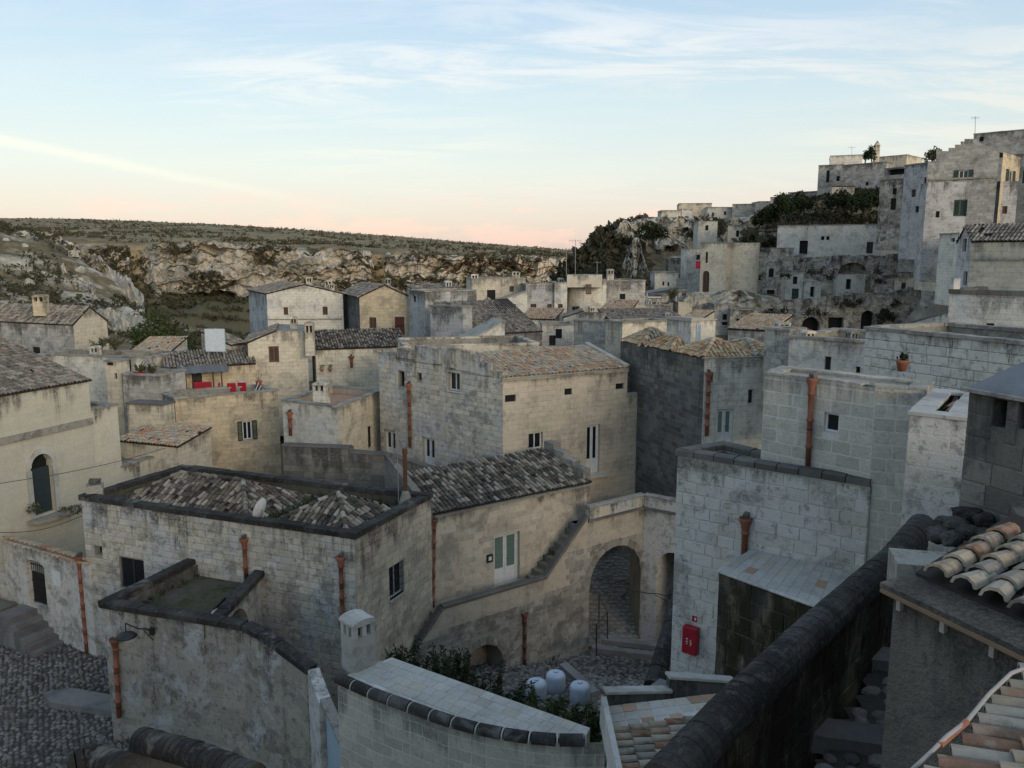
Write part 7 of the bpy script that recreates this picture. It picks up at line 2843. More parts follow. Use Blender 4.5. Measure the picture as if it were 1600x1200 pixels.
# ---- G, I, J: the houses along the edge
zG = aty(470, 460, 76).z
G_ = House('white_gable_house', 'wide white house with shallow gable and two small windows', corner(aty(389, 462, 85), aty(417, 460, 76), aty(535, 459, 76.5)), zG, -12, 'far_white', roof='gable', gable=1, rise=.85, mats={0: 'far_blue'},
           open={1: [((443, 480, 450, 492), 'brown', {}), ((504, 479, 512, 492), 'brown', {}), ((501, 515, 520, 526), 'dark', {})]})
strip(G_.root, G_.pl[1], 418, 534, 499, .1, .08, 'coping_grey')
chim(G_.root, 484, 452, 432, 80, .6)
chim(G_.root, 514, 458, 437, 79, .7)
chim(G_.root, 519, 458, 443, 78, .5)
zI = aty(600, 465, 72).z
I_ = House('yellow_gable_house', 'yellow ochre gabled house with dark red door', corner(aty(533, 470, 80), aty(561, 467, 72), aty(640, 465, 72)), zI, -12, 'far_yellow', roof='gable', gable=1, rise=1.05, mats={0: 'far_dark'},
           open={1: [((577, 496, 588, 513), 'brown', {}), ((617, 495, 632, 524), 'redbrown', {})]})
zJ = aty(650, 458, 70).z
A, B = aty(640, 458, 70), aty(668, 470, 69)
J_ = hb('blue_grey_house', 'narrow blue grey wall between ochre gable and tiled roof', 638, 663, 455, 520, 71, 68, 5, 'far_blue', open=[((645, 462, 650, 472), 'dark', {})], par=.2)
A, B = aty(663, 470, 69), aty(742, 466, 71)
zt_ = aty(700, 468, 70).z
House('broad_tile_house', 'broad tiled house left of the cream row with sunlit eave', front(A, B, 5), [zt_, zt_, zt_ + 1.1, zt_ + 1.1], -11, 'far_white', roof='mono', tile='tile_far')
# ruined grey wall with long roofs
zt_ = aty(700, 500, 60).z
hb('grey_ruin_wall', 'blue grey ruined wall with sloping head in front of the long rough roof', 672, 724, 480, 545, 62, 60, 1.0, 'far_blue', roof='slab', cat='wall')
A, B = aty(725, 528, 60), aty(846, 524, 63)
zt_ = aty(790, 522, 61.5).z
KR = House('rough_roof_house', 'house with long rough brown tiled roof and white chimney stack', front(A, B, 6), [zt_, zt_, zt_ + 2.3, zt_ + 2.0], -11, 'far_dark', roof='mono', tile='tile_far')
m = MB()
b = aty(733, 515, 61)
m.box(b + Zv * .7, Vector((.18, 0, 0)), Vector((0, .2, 0)), Zv * 1.0)
m.build('chimney', 'far_cream', KR.root)
A, B = aty(726, 540, 55), aty(788, 536, 56)
zt_ = aty(740, 533, 55.5).z
House('dormer_house', 'small lean-to dormer with pale verge below the rough brown roof', front(A, B, 2.5), [zt_ - .1, zt_ + 1.3, zt_ + 1.3, zt_ - .1], -10, 'far_white', roof='slab', roofmat='coping_grey')

# ---- the white row
L1 = hb('cream_row_house', 'cream stepped house at left end of the white row', 738, 822, 436, 500, 90, 91, 6, 'far_cream', open=[((761, 453, 774, 474), 'niche', {}), ((796, 447, 803, 456), 'brown', {})], par=.3)
chim(L1.root, 806, 436, 424, 92, .9, 'far_cream')
A, B = aty(781, 470, 86), aty(824, 458, 86)
House('lean_roof_house', 'small white house with lean-to roof in front of the cream row', front(A, B, 4), [aty(781, 470, 86).z, aty(824, 456, 86).z, aty(824, 456, 86).z, aty(781, 470, 86).z], -11, 'far_white', roof='slab', open={0: [((800, 475, 806, 483), 'brown', {})]}, roofmat='tile_far')
L2 = hb('grey_blue_row_house', 'blue grey house with dark door in the white row', 822, 866, 445, 505, 88, 88.5, 6, 'far_blue', open=[((829, 475, 838, 493), 'darkdoor', {}), ((855, 475, 862, 483), 'brown', {})], par=.2, cop='render_cream')
L3 = hb('white_row_house', 'plain white house with one small window in the row', 866, 887, 443, 505, 88, 88, 6, 'far_white', open=[((872, 475, 879, 483), 'brown', {})], par=.2, cop='render_cream')
# rounded white house
cR = aty(918, 470, 91)
rad = 33 * 88 / FPX
pts = []
for k in range(15):
    t = math.pi + math.pi * k / 14
    pts.append(Vector((cR.x + rad * math.cos(t), cR.y + rad * .75 * math.sin(t))))
pts += [Vector((cR.x + rad, cR.y + 4)), Vector((cR.x - rad, cR.y + 4))]
zt_ = aty(915, 430, 88).z
zm_ = aty(915, 446, 88).z
RH = thing('round_white_house', T3(cR, -11), 'rounded whitewashed house with cream parapet and wooden balcony door', 'house')
m = MB()
m.prism(pts, -11, zm_)
m.build('wall', 'far_white', RH)
m = MB()
m.prism([V2(aty(886, 430, 87.9)), V2(aty(941, 430, 87.9)), V2(aty(941, 430, 93)), V2(aty(886, 430, 93))], zm_ - .2, zt_)
m.build('parapet', 'render_cream', RH)
prh = Pl(aty(886, 480, 87.6), aty(950, 480, 87.6))
for bx_, st in (((915, 444, 924, 460), 'brown'), ((893, 478, 905, 501), 'brownwin')):
    s0, s1, z0, z1 = prh.rect(bx_)
    opening(RH, prh, s0, s1, z0, z1, st, -.08 if st == 'brown' else -.45)
m = MB()
s0, s1, z0, z1 = prh.rect((890, 490, 905, 501))
m.box(prh.P((s0 + s1) / 2, (z0 + z1) / 2, .75), prh.D3 * (s1 - s0) / 2, prh.N3 * .04, Zv * (z1 - z0) / 2)
m.build('balcony_panel', 'plank', RH)
L5 = hb('grey_tower_house', 'grey weathered house with white framed window right of the rounded house', 942, 1008, 439, 505, 90, 91, 6, 'far_grey', open=[((968, 459, 977, 472), 'dark', dict(sur=.25))], par=.3)
chim(L5.root, 953, 440, 420, 91, .75, 'far_white')
aerial(899, 374, 430, 89, 'tall aerial on the cream parapet of the rounded house', w=1.2)
aerial(885, 388, 436, 92, 'shorter aerial left of the rounded house', w=1.0)
aerial(933, 408, 434, 92, 'small aerial left of the white chimney', w=.8)
hb('small_white_house', 'small dirty white house with grey shutter below the rounded house', 846, 900, 508, 560, 66, 66, 3, 'far_white', open=[((868, 514, 878, 529), 'dark', {}), ((858, 524, 868, 540), 'darkdoor', {})], par=.2)
hb('patchwork_wall', 'patchwork stone block wall in the middle of the town', 898, 948, 503, 580, 62, 60, 1.0, 'far_grey', roof='slab', roofmat='coping_grey', cat='wall')
hb('beige_corner_house', 'beige rendered corner house left of the yellow tiled roofs', 946, 972, 503, 590, 58, 56, 4, 'far_cream', par=.2)
A, B = aty(962, 508, 69), aty(1078, 508, 70)
House('low_rubble_house', 'low rubble roofed house behind the yellow tiled roofs', front(A, B, 6), [A.z, A.z, A.z + .9, A.z + .9], -11, 'far_grey', roof='mono', tile='tile_far')
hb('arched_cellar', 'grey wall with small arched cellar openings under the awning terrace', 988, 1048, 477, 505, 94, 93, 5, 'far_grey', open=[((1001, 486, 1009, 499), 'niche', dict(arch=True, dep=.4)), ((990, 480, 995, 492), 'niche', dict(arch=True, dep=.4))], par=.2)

# ---- M: house with dark side, yellow tiles
ZM = -4.75
lM, fM, rM = atz(968, 533, ZM), atz(1099, 561, ZM), atz(1236, 557, ZM)
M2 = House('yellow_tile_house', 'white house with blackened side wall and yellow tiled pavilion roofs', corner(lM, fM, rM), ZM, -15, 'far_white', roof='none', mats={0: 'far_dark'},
           open={1: [((1119, 639, 1146, 692), 'doorgreen', dict(dep=.15)), ((1169, 608, 1179, 632), 'white', {}), ((1107, 583, 1114, 597), 'niche', {}), ((1164, 560, 1167, 563), 'niche', {})]})
plM = M2.pl[0]
blocks(M2.walls[0], plM, [(0, -9), (plM.len, -9), (plM.len, ZM - .05), (0, ZM - .05)], [], .3, .5, 'tufa_dark', cap=160, gap=.05, proud=.015, seed=501, skip=lambda s, z: (ZM - z) > (1.1 if s > 4.5 else 2.6) + .8 * noise.noise(Vector((s * .5, z, 0))))
pipe(M2.root, M2.pl[1], 1106, 592, 680, rad=.09, mat='terracotta')
CM = lambda a, b: V2(fM) + (V2(rM) - V2(fM)) * a + (V2(lM) - V2(fM)) * b
coping_run(M2.root, [M2.pl[1].P(0, ZM, -.12), M2.pl[1].P(M2.pl[1].len, ZM, -.12)], .3, .07, 'coping_grey')
m = MB()
m.poly([T3(p, ZM - .05) for p in M2.foot])
m.build('flat_roof', 'slab_warm', M2.root)
for i, (a0_, a1_, b0_, b1_, hh) in enumerate(((.02, .62, .02, .34, .75), (.02, .55, .36, .68, .85), (.02, .5, .70, .98, .8), (.64, .98, .02, .5, .6))):
    q = [CM(a0_, b0_), CM(a1_, b0_), CM(a1_, b1_), CM(a0_, b1_)]
    apx = T3((q[0] + q[1] + q[2] + q[3]) / 4, ZM + hh)
    q = [T3(p, ZM + .02) for p in q]
    for k in range(4):
        tiles(M2.root, [q[k], q[(k + 1) % 4], apx], q[k], q[(k + 1) % 4], 'tile_yellow', seed=100 + i * 4 + k, jit=1.5)
    for k in range(4):
        ridge_tiles(M2.root, q[k], apx, 'tile_mixed', .24, seed=i * 4 + k)
tz_ = aty(1100, 500, 41).z
TU = hb('roof_turret', 'small white roof turret with aqua door among yellow tiles', 1081, 1119, 501, 560, 40.5, 41.5, 1.8, 'far_white', roof='none')
pT = TU.pl[0]
opening(TU.root, pT, *pT.rect((1087, 506, 1094, 537)), 'paledoor', -.03)
fT = TU.foot
m = MB()
zt_ = TU.zt[0]
m.prism(offset_poly(fT, .06), zt_ + .002, [zt_ + .18, zt_ + .05, zt_ + .05, zt_ + .18])
m.build('roof', 'slab_warm', TU.root)
chim(M2.root, 1222, 522, 503, 40, .62, 'far_white')
# ---- N and O
N_ = hb('white_lane_house', 'white house with two tiny windows right of the yellow tiles', 1234, 1356, 532, 620, 33, 31, 5, 'far_white', open=[((1288, 557, 1298, 583), 'dark', {}), ((1337, 573, 1344, 583), 'niche', {}), ((1334, 572, 1336, 573), 'niche', {})], par=.3, cop='coping_grey')
hb('grey_pilaster', 'narrow grey stone pier between yellow tiles and white lane house', 1197, 1236, 516, 560, 37, 36, 1.2, 'far_grey', par=.1, cat='wall')
ZO = -2.42
O_ = House('long_block_wall_house', 'long low house with grey block wall and flat coping behind the flower pot', front(atz(1353, 515, ZO), atz(1640, 543, ZO), 4), ZO, -7.5, 'tufa_grey', par=.3, cop='coping_grey', cope=.12, mats={3: 'tufa_grey'},
           block={0: (.3, .62, 'tufa_oldlime', 'mortar_grey', 200, .018)})
# ---- P: houses at the right edge
P1 = hb('white_cube_house', 'white cube house with one small window at right edge', 1484, 1640, 461, 545, 40, 37, 7, 'far_white', open=[((1540, 505, 1553, 519), 'dark', {})], par=.3, cop='coping_dark', cope=.22)
m = MB()
b = aty(1491, 462, 40.2)
m.box(b + Zv * .3, Vector((.16, 0, 0)), Vector((0, .16, 0)), Zv * .55)
m.build('corner_pier', 'far_white', P1.root)
zP = aty(1521, 378, 44).z
P2 = House('grey_gable_house', 'cream house with grey gable end and tiled roof at right edge', corner(aty(1495, 380, 47), aty(1521, 378, 44), aty(1660, 376, 40.5)), zP, -3, 'far_cream', roof='gable', gable=0, rise=.85, mats={0: 'far_blue'},
           open={0: [((1504, 373, 1510, 393), 'dark', {}), ((1505, 424, 1511, 446), 'dark', {})]})
strip(P2.root, P2.pl[1], 1522, 1640, 404, .12, .1, 'coping_grey')
A, B = aty(1420, 506, 62), aty(1487, 487, 58)
House('ramp_parapet', 'white stair parapet sloping up towards the white cube house', front(A, B, 1.5), [A.z, B.z, B.z, A.z], -8, 'far_white', roof='slab', cat='wall', roofmat='coping_dark')

# ---- S: tall houses at top right
zS = aty(1500, 240, 80).z
pS = Pl(aty(1450, 300, 80), aty(1562, 300, 77))
S2 = thing('tall_stepped_house', pS.P(2, 0), 'tall grey house with stepped gable and green shuttered windows at top right', 'house')
tp_ = [pS.sz(x, y) for x, y in ((1450, 253), (1463, 252), (1463, 233), (1472, 233), (1472, 236), (1482, 236), (1482, 231), (1492, 231), (1492, 226), (1501, 226), (1501, 221), (1507, 221), (1507, 217), (1526, 217), (1526, 220), (1562, 238))]
poly = [(tp_[0][0], 0.5), (tp_[-1][0], .5)] + tp_[::-1]
hs_ = []
jb = []
for b_, st in (((1498, 266, 1513, 281), 'greenopen'), ((1490, 312, 1511, 338), 'greenclosed')):
    s0, s1, z0, z1 = pS.rect(b_)
    hs_.append([(s0, z0), (s1, z0), (s1, z1), (s0, z1)])
    jb.append((s0, s1, z0, z1, st))
wall(S2, pS, poly, hs_, 'far_grey', thick=.4)
for j in jb:
    opening(S2, pS, *j, .14)
pSr = Pl(pS.P(pS.len, 0), aty(1590, 300, 82))
s0, s1, z0, z1 = pSr.rect((1575, 266, 1582, 286))
wall(S2, pSr, [(0, .5), (pSr.len, .5), (pSr.len, pSr.sz(1589, 244)[1]), (0, tp_[-1][1])], [[(s0, z0), (s1, z0), (s1, z1), (s0, z1)]], 'far_yellow', reveal=.15)
opening(S2, pSr, s0, s1, z0, z1, 'greenopen', .1)
m = MB()
m.poly([pS.P(*tp_[-1]), pSr.P(pSr.len, pSr.sz(1589, 244)[1]), pSr.P(pSr.len, pSr.sz(1589, 240)[1], -3), pS.P(tp_[-4][0], tp_[-1][1] + .6, -3)])
m.build('roof', 'tile_far', S2)
strip(S2, pS, 1452, 1560, 281, .18, .12, 'coping_grey')
hb('lower_blue_house', 'blue grey lower storey wall in front of the stepped house', 1449, 1592, 284, 392, 79, 77.5, 2, 'far_blue', roof='none', open=[((1490, 312, 1511, 338), 'greenclosed', {}), ((1540, 316, 1552, 334), 'greenclosed', {}), ((1566, 322, 1574, 334), 'brown', {}), ((1462, 330, 1468, 340), 'niche', {})], sink=3)
hb('skyline_house', 'grey house on the skyline in the top right corner', 1523, 1660, 204, 290, 98, 92, 8, 'far_grey', par=.3, open=[((1530, 214, 1537, 221), 'niche', {})], sink=6)
hb('right_edge_house', 'weathered house cut by the right edge below the skyline house', 1588, 1680, 238, 380, 84, 80, 6, 'far_grey', par=.3, open=[((1597, 266, 1610, 286), 'greenclosed', {})], sink=4)
aerial(1524, 182, 206, 97, 'aerial on the skyline house in the top right corner', w=.8)
hb('terrace_flank', 'tall weathered flank wall with single drainpipe left of stepped house', 1414, 1464, 256, 345, 88, 84, 6, 'far_blue', par=.2, open=[((1444, 277, 1452, 286), 'dark', {}), ((1424, 296, 1431, 308), 'brown', {}), ((1446, 306, 1452, 316), 'niche', {}), ((1430, 322, 1436, 332), 'niche', {})], sink=4)
hb('overgrown_house', 'pale overgrown ruin house left of the tall flank wall', 1375, 1424, 280, 338, 100, 97, 6, 'ruin', par=.2, open=[((1394, 294, 1401, 304), 'niche', {}), ((1391, 310, 1400, 328), 'niche', {})], sink=4)
hb('blue_door_house', 'grey house with pale blue door beside the long white facade', 1408, 1440, 332, 400, 103, 100, 4, 'far_grey', par=.2, open=[((1416, 357, 1429, 384), 'paledoor', {}), ((1420, 339, 1426, 348), 'niche', {})], sink=2)
hb('pale_flank_house', 'pale plastered wall right of the blue door', 1436, 1478, 342, 410, 90, 84, 4, 'far_cream', par=.2, sink=3, open=[((1446, 352, 1453, 364), 'brown', {}), ((1460, 374, 1468, 392), 'niche', dict(arch=True, dep=.3))])
hb('low_annex_house', 'low white annex with street lamp bracket below the blue storey', 1468, 1500, 366, 425, 76, 72, 4, 'far_white', par=.2, sink=3, open=[((1486, 372, 1492, 378), 'niche', {})])

# ---- long white facade and terraces
VF = hb('long_white_facade', 'long low white facade with three dark doorways under the scrub', 1216, 1380, 352, 400, 117, 112, 4, 'far_white', open=[((1249, 376, 1262, 399), 'niche', dict(dep=.4)), ((1283, 369, 1288, 375), 'niche', dict(dep=.4)), ((1291, 369, 1296, 375), 'niche', dict(dep=.4)), ((1354, 378, 1364, 396), 'darkdoor', {})], par=.1, sink=1.5)
hb('warm_ruin', 'warm stone ruin at right end of the long white facade', 1379, 1412, 350, 398, 111, 109, 4, 'far_warm', par=.1, sink=2, open=[((1397, 351, 1404, 368), 'niche', dict(dep=.6)), ((1382, 375, 1388, 388), 'niche', dict(dep=.3)), ((1398, 380, 1406, 390), 'niche', dict(dep=.3))])


def retain(name, label, pxa, pxb, rta, rtb, rb, Ya, Yb, mat, open=(), thick=1.0, sink=2.0):
    A, B = aty(pxa, rta, Ya), aty(pxb, rtb, Yb)
    zb = aty((pxa + pxb) / 2, rb, (Ya + Yb) / 2).z - sink
    h = House(name, label, front(A, B, thick), [A.z, B.z, B.z, A.z], zb, mat, roof='none', cat='wall', open={0: list(open)})
    m = MB()
    rj = random.Random(int(pxa + pxb))
    pl = h.pl[0]
    q = 0
    while q < pl.len:
        w_ = rj.uniform(.4, 1.3)
        hh = max(.06, .12 + .55 * noise.noise(Vector((q * .25, pxa, 0))) + rj.uniform(-.05, .12))
        z = A.z + (B.z - A.z) * q / pl.len
        m.box(pl.P(q + w_ / 2, z + hh / 2 - .05, -thick / 2), pl.D3 * w_ / 2, pl.N3 * (thick / 2 + rj.uniform(-.05, .06)), Zv * (hh / 2 + .05))
        q += w_
    m.build('ragged_head', mat, h.root)
    return h


retain('terrace_wall', 'ruined terrace wall with wide dark arch below the white facade', 1236, 1496, 403, 398, 455, 111, 106, 'ruin', [((1310, 410, 1356, 428), 'niche', dict(arch=True, dep=1.2, rise=1.4))])
retain('terrace_wall', 'broken lower terrace wall overgrown with ivy right of the arch', 1362, 1494, 432, 425, 470, 102, 99, 'ruin')
hb('cave_house', 'whitewashed cave house with two arched fronts and dark doors', 1181, 1240, 387, 474, 106, 105, 3, 'ruin', roof='none', sink=2, mats={}, open=[((1198, 453, 1210, 473), 'niche', dict(dep=.4)), ((1201, 419, 1209, 433), 'niche', dict(arch=True, sur=.25)), ((1184, 430, 1189, 438), 'niche', {})])
hb('cave_house', 'whitewashed arched cave front with green door', 1230, 1256, 424, 470, 103.5, 103.5, 2, 'far_white', roof='slab', sink=2, open=[((1237, 451, 1248, 468), 'greendoor', {}), ((1239, 432, 1246, 444), 'niche', {})])
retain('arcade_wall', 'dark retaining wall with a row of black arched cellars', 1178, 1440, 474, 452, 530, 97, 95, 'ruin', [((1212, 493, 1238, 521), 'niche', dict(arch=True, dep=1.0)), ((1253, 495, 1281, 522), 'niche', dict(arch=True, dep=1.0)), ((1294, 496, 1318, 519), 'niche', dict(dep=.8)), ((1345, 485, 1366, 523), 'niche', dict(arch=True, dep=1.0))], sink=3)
hb('rubble_annex', 'grey annex with small square window below the ruined church', 1116, 1146, 476, 520, 95, 95, 3, 'far_grey', par=.1, open=[((1129, 491, 1136, 500), 'niche', {}), ((1128, 503, 1137, 508), 'niche', {})])
# ruined church with apse
CH = hb('ruined_church', 'ruined yellowish church with rounded apse and tall arched door', 1096, 1134, 380, 462, 106, 104, 7, 'far_cream', roof='slab', cat='church', open=[((1097.5, 423, 1108, 459), 'brown', dict(arch=True)), ((1102, 394, 1106, 411), 'niche', {})], sink=3)
c = aty(1158, 420, 106.5)
rad = 27 * 106 / FPX
m = MB()
pts = [Vector((c.x + rad * math.cos(math.pi + math.pi * k / 14), c.y + rad * .8 * math.sin(math.pi + math.pi * k / 14))) for k in range(15)]
zt_ = aty(1158, 380, 104.5).z
m.prism(pts, -9, [zt_ + .25 * noise.noise(Vector((k * .9, 0, 0))) for k in range(15)])
m.build('apse', 'far_cream', CH.root)
hb('red_awning_house', 'small white house behind the ruined church with a red cloth', 1074, 1097, 389, 415, 115, 115, 4, 'far_white', roof='slab', open=[((1088, 398, 1094, 406), 'dark', {})])
pt = aty(1091, 420, 106)
r = thing('red_cloth', pt, 'red cloth hanging beside the ruined church', 'cloth')
m = MB()
for i in range(4):
    a = pt + Vector((-.35 + .18 * i, .06 * (i % 2), 0))
    b = pt + Vector((-.35 + .18 * (i + 1), .06 * ((i + 1) % 2), 0))
    m.poly([a, b, b + Zv * 1.0, a + Zv * 1.0])
    m.poly([a + Vector((0, .02, 0)), b + Vector((0, .02, 0)), b + Vector((0, .02, 1.0)), a + Vector((0, .02, 1.0))])
m.build('cloth', 'red_plastic', r, fix=False)
retain('stair_wall', 'stepped grey wall climbing towards the ruined church', 1058, 1098, 436, 420, 470, 112, 107, 'far_grey')
hb('white_chapel', 'small white chapel wall with two slits left of the stepped wall', 1024, 1060, 426, 470, 112, 112, 4, 'far_white', roof='slab', open=[((1043, 441, 1046, 447), 'niche', {}), ((1035, 440, 1038, 446), 'niche', {})])
retain('rough_wall', 'rough grey terrace wall above the white chapel', 1040, 1092, 405, 410, 430, 122, 120, 'ruin')
hb('pale_yellow_wall', 'pale yellow low garden wall below the ruined church', 1072, 1124, 459, 478, 100, 100, 3, 'render_cream', par=.1, cop='render_cream', cat='wall')
hb('pale_yellow_wall', 'pale yellow lower wall with opening below the garden wall', 1060, 1082, 473, 492, 97, 97, 3, 'render_cream', par=.1, cop='render_cream', cat='wall')
hb('pale_blue_wall', 'small pale blue wall between awning and yellow garden wall', 1059, 1073, 454, 474, 101, 101, 2, 'far_blue', par=.1, cat='wall')
# awning terrace
A, B = aty(1011, 460, 98), aty(1057, 455, 98)
aw = thing('awning', A - Zv * 1.5, 'dark awning on poles over a small white table terrace', 'awning')
m = MB()
q = [A + Zv * .1, B + Zv * .35, B + Vector((0, 2.5, .5)), A + Vector((0, 2.5, .3))]
m.poly(q)
m.poly([v - Zv * .08 for v in q])
m.build('canopy', 'tin_sheet', aw, fix=False)
for i, p in enumerate((A, B)):
    m = MB()
    m.tube([p - Zv * 1.8, p + Zv * .2], .05, 5)
    m.build('post', 'white_paint', aw)
pt = aty(1022, 476, 97.5)
r = thing('trestle_table', pt, 'white trestle table on the awning terrace', 'table')
m = MB()
m.box(pt + Zv * .9, Vector((.8, 0, 0)), Vector((0, .4, 0)), Zv * .04)
m.build('table_top', 'white_paint', r)
for sx in (-.5, .5):
    for k in (-.25, .25):
        m = MB()
        m.bar(pt + Vector((sx + k, 0, 0)), pt + Vector((sx - k * .2, 0, .88)), .07)
        m.build('leg', 'white_paint', r)
bush('terrace_shrub', 'yellowish shrub at the right of the awning terrace', aty(1050, 476, 97), 2.0, 1.0, 'leaf_olive', 90, 500, .3)

# ---- more of the packed town and hillside
def shed(name, label, pxl, pxr, rt, rb, Yl, Yr, dep, mat, tile, rise, open=(), sink=2.0, side=False):
    A, B = aty(pxl, rt, Yl), aty(pxr, rt, Yr)
    zt = (A.z + B.z) / 2
    zb = aty((pxl + pxr) / 2, rb, (Yl + Yr) / 2).z - sink
    if side == 'gable':
        return House(name, label, front(A, B, dep), zt, zb, mat, roof='gable', gable=0, rise=rise, tile=tile, open={0: list(open)})
    return House(name, label, front(A, B, dep), [zt, zt, zt + rise, zt + rise] if not side else [zt, zt + rise, zt + rise, zt], zb, mat, roof='mono', tile=tile, open={0: list(open)})


shed('gabled_cottage', 'small cream gabled cottage left of the rough brown roof', 742, 778, 486, 520, 74, 74, 5, 'far_cream', 'tile_far', .9, [((755, 492, 761, 503), 'brown', {})], side='gable')
shed('low_tiled_cottage', 'low tiled cottage under the blue grey row house', 812, 866, 500, 530, 78, 77, 4, 'far_white', 'tile_mixed', .8, [((830, 508, 836, 520), 'darkdoor', {})])
shed('tiny_store', 'tiny white store with sloping roof right of the small dirty white house', 880, 912, 497, 520, 76, 76, 3, 'far_white', 'tile_far', .6, side=True)
hb('stone_stub', 'stub of grey stone wall above the patchwork wall', 905, 938, 489, 520, 72, 71, 1.2, 'ruin', roof='none', cat='wall')
shed('ochre_cottage', 'ochre cottage with orange tiles behind the patchwork wall', 938, 985, 486, 520, 80, 79, 4, 'far_yellow', 'tile_mixed', .8, [((955, 492, 960, 502), 'dark', {})])
hb('white_step_house', 'white stepped house left of the awning terrace', 1004, 1030, 462, 495, 100, 99, 4, 'far_white', par=.2, open=[((1012, 470, 1017, 480), 'dark', {})])
shed('pink_roof_house', 'pale house with pinkish roof behind the roof turret', 1060, 1090, 503, 530, 72, 71, 4, 'far_cream', 'tile_mixed', .7)
hb('rubble_house', 'rubble house with two dark openings left of the arcade wall', 1142, 1184, 484, 525, 93, 92, 3, 'ruin', par=.1, open=[((1150, 498, 1158, 514), 'niche', dict(dep=.5)), ((1168, 500, 1174, 512), 'niche', dict(dep=.5))])
shed('lane_cottage', 'cottage with striped tiles below the arcade wall', 1138, 1206, 517, 560, 64, 62, 5, 'far_grey', 'tile_mixed', .9, [((1156, 528, 1162, 540), 'dark', {})])
hb('white_cave_front', 'whitewashed cave front under the wide dark arch', 1308, 1352, 429, 458, 104, 103.6, 1.5, 'far_white', roof='none', open=[((1322, 436, 1330, 452), 'niche', dict(dep=.5))])
hb('white_cave_front', 'small whitewashed cave front right of the green door', 1258, 1284, 440, 468, 103, 103, 1.5, 'far_white', roof='none', open=[((1266, 448, 1273, 464), 'niche', dict(dep=.5))])
hb('white_cave_front', 'pale cave front with two slots at right of the terraces', 1398, 1446, 434, 462, 101, 99, 1.5, 'far_cream', roof='none', open=[((1408, 442, 1415, 458), 'darkdoor', {}), ((1428, 440, 1434, 447), 'niche', {})])
hb('grey_cave_house', 'grey cave house with arched door left of the cream cube', 1444, 1496, 412, 452, 92, 88, 2, 'far_grey', par=.1, open=[((1460, 424, 1470, 448), 'niche', dict(arch=True, dep=.5)), ((1480, 424, 1486, 434), 'niche', {})])
shed('hill_cottage', 'small tiled cottage left of the long white facade', 1186, 1218, 362, 398, 122, 121, 4, 'far_white', 'tile_far', .9, [((1198, 372, 1204, 386), 'niche', {})])
hb('hill_wall_house', 'narrow cream house behind the ruined apse', 1138, 1176, 352, 385, 132, 131, 4, 'far_cream', par=.2, open=[((1150, 360, 1155, 370), 'niche', {})])
hb('ridge_cottage', 'little white cottage on the rocky crag above the church', 1092, 1122, 346, 372, 140, 140, 4, 'far_white', par=.2, open=[((1102, 352, 1107, 360), 'niche', {})])
hb('skyline_cottage', 'low pale cottage at left end of the hill skyline', 1034, 1064, 329, 350, 176, 176, 5, 'far_cream', par=.2, sink=3)
hb('skyline_cottage', 'pale skyline cottage left of the ridge house', 1204, 1236, 308, 340, 168, 166, 5, 'far_white', par=.2, sink=4, open=[((1214, 316, 1219, 324), 'dark', {})])
shed('upper_cottage', 'grey upper cottage with tiled roof below the rampart', 1300, 1336, 292, 320, 142, 141, 4, 'far_grey', 'tile_far', .8, [((1314, 300, 1319, 310), 'niche', {})])
for k, (px, r0_, r1_, y, w_, lb) in enumerate(((742, 428, 440, 92, .8, 'squat cream chimney at left end of the cream row'), (848, 436, 447, 90, .6, 'small chimney on the blue grey row house'), (876, 434, 446, 90, .6, 'slender chimney on the plain white row house'),
                                               (700, 438, 458, 74, .6, 'cream chimney above the broad tiled roof'), (655, 446, 458, 73, .6, 'white chimney on the narrow blue grey house'), (606, 434, 450, 75, .6, 'chimney behind the ochre gable'), (560, 448, 466, 78, .5, 'chimney left of the ochre gable'),
                                               (924, 478, 492, 74, .5, 'stone chimney above the patchwork wall'), (1044, 488, 503, 72, .6, 'chimney of the low rubble house'), (990, 500, 516, 60, .5, 'white chimney behind the yellow pavilion tiles'), (1262, 516, 533, 33, .45, 'pale chimney on the white lane house'),
                                               (1330, 516, 532, 32, .4, 'short chimney beside the long block wall'), (150, 540, 557, 56, .6, 'cream chimney on the whitish outhouse'), (1436, 326, 344, 88, .6, 'chimney above the pale plastered wall'))):
    b, t = aty(px, r1_, y), aty(px, r0_, y)
    chimney('roof_chimney', lb, b - Zv * .6, w_, w_ * .8, t.z - b.z + .6, ('far_white', 'far_cream', 'far_grey')[k % 3], rot=.15 * (k % 4), group='chimneys of the town')

# ---- skyline of the hill
hb('brown_hilltop_house', 'brown hilltop house with crenellated parapet on the skyline', 1061, 1112, 318, 345, 183, 182, 8, 'far_warm', par=.3, sink=3)
hb('white_hilltop_house', 'white cube in front of the brown hilltop house', 1065, 1081, 327, 348, 178, 178, 4, 'far_white', par=.2, sink=2, open=[((1070, 338, 1076, 341), 'niche', {})])
hb('white_hilltop_house', 'low white hilltop houses right of the brown one', 1106, 1146, 324, 345, 180, 180, 6, 'far_white', par=.2, sink=3, open=[((1112, 332, 1116, 338), 'dark', {}), ((1131, 330, 1135, 336), 'dark', {})])
hb('grey_hilltop_house', 'grey weathered hilltop house in the skyline dip', 1145, 1188, 319, 350, 178, 176, 7, 'far_grey', par=.2, sink=4)
hb('cream_hilltop_house', 'small cream hilltop house left of the dark tree', 1186, 1206, 315, 345, 174, 174, 5, 'far_cream', par=.2, sink=4)
hb('ridge_house', 'pale low house on the ridge left of the castle-like walls', 1232, 1282, 300, 330, 166, 162, 6, 'far_grey', par=.2, sink=4)
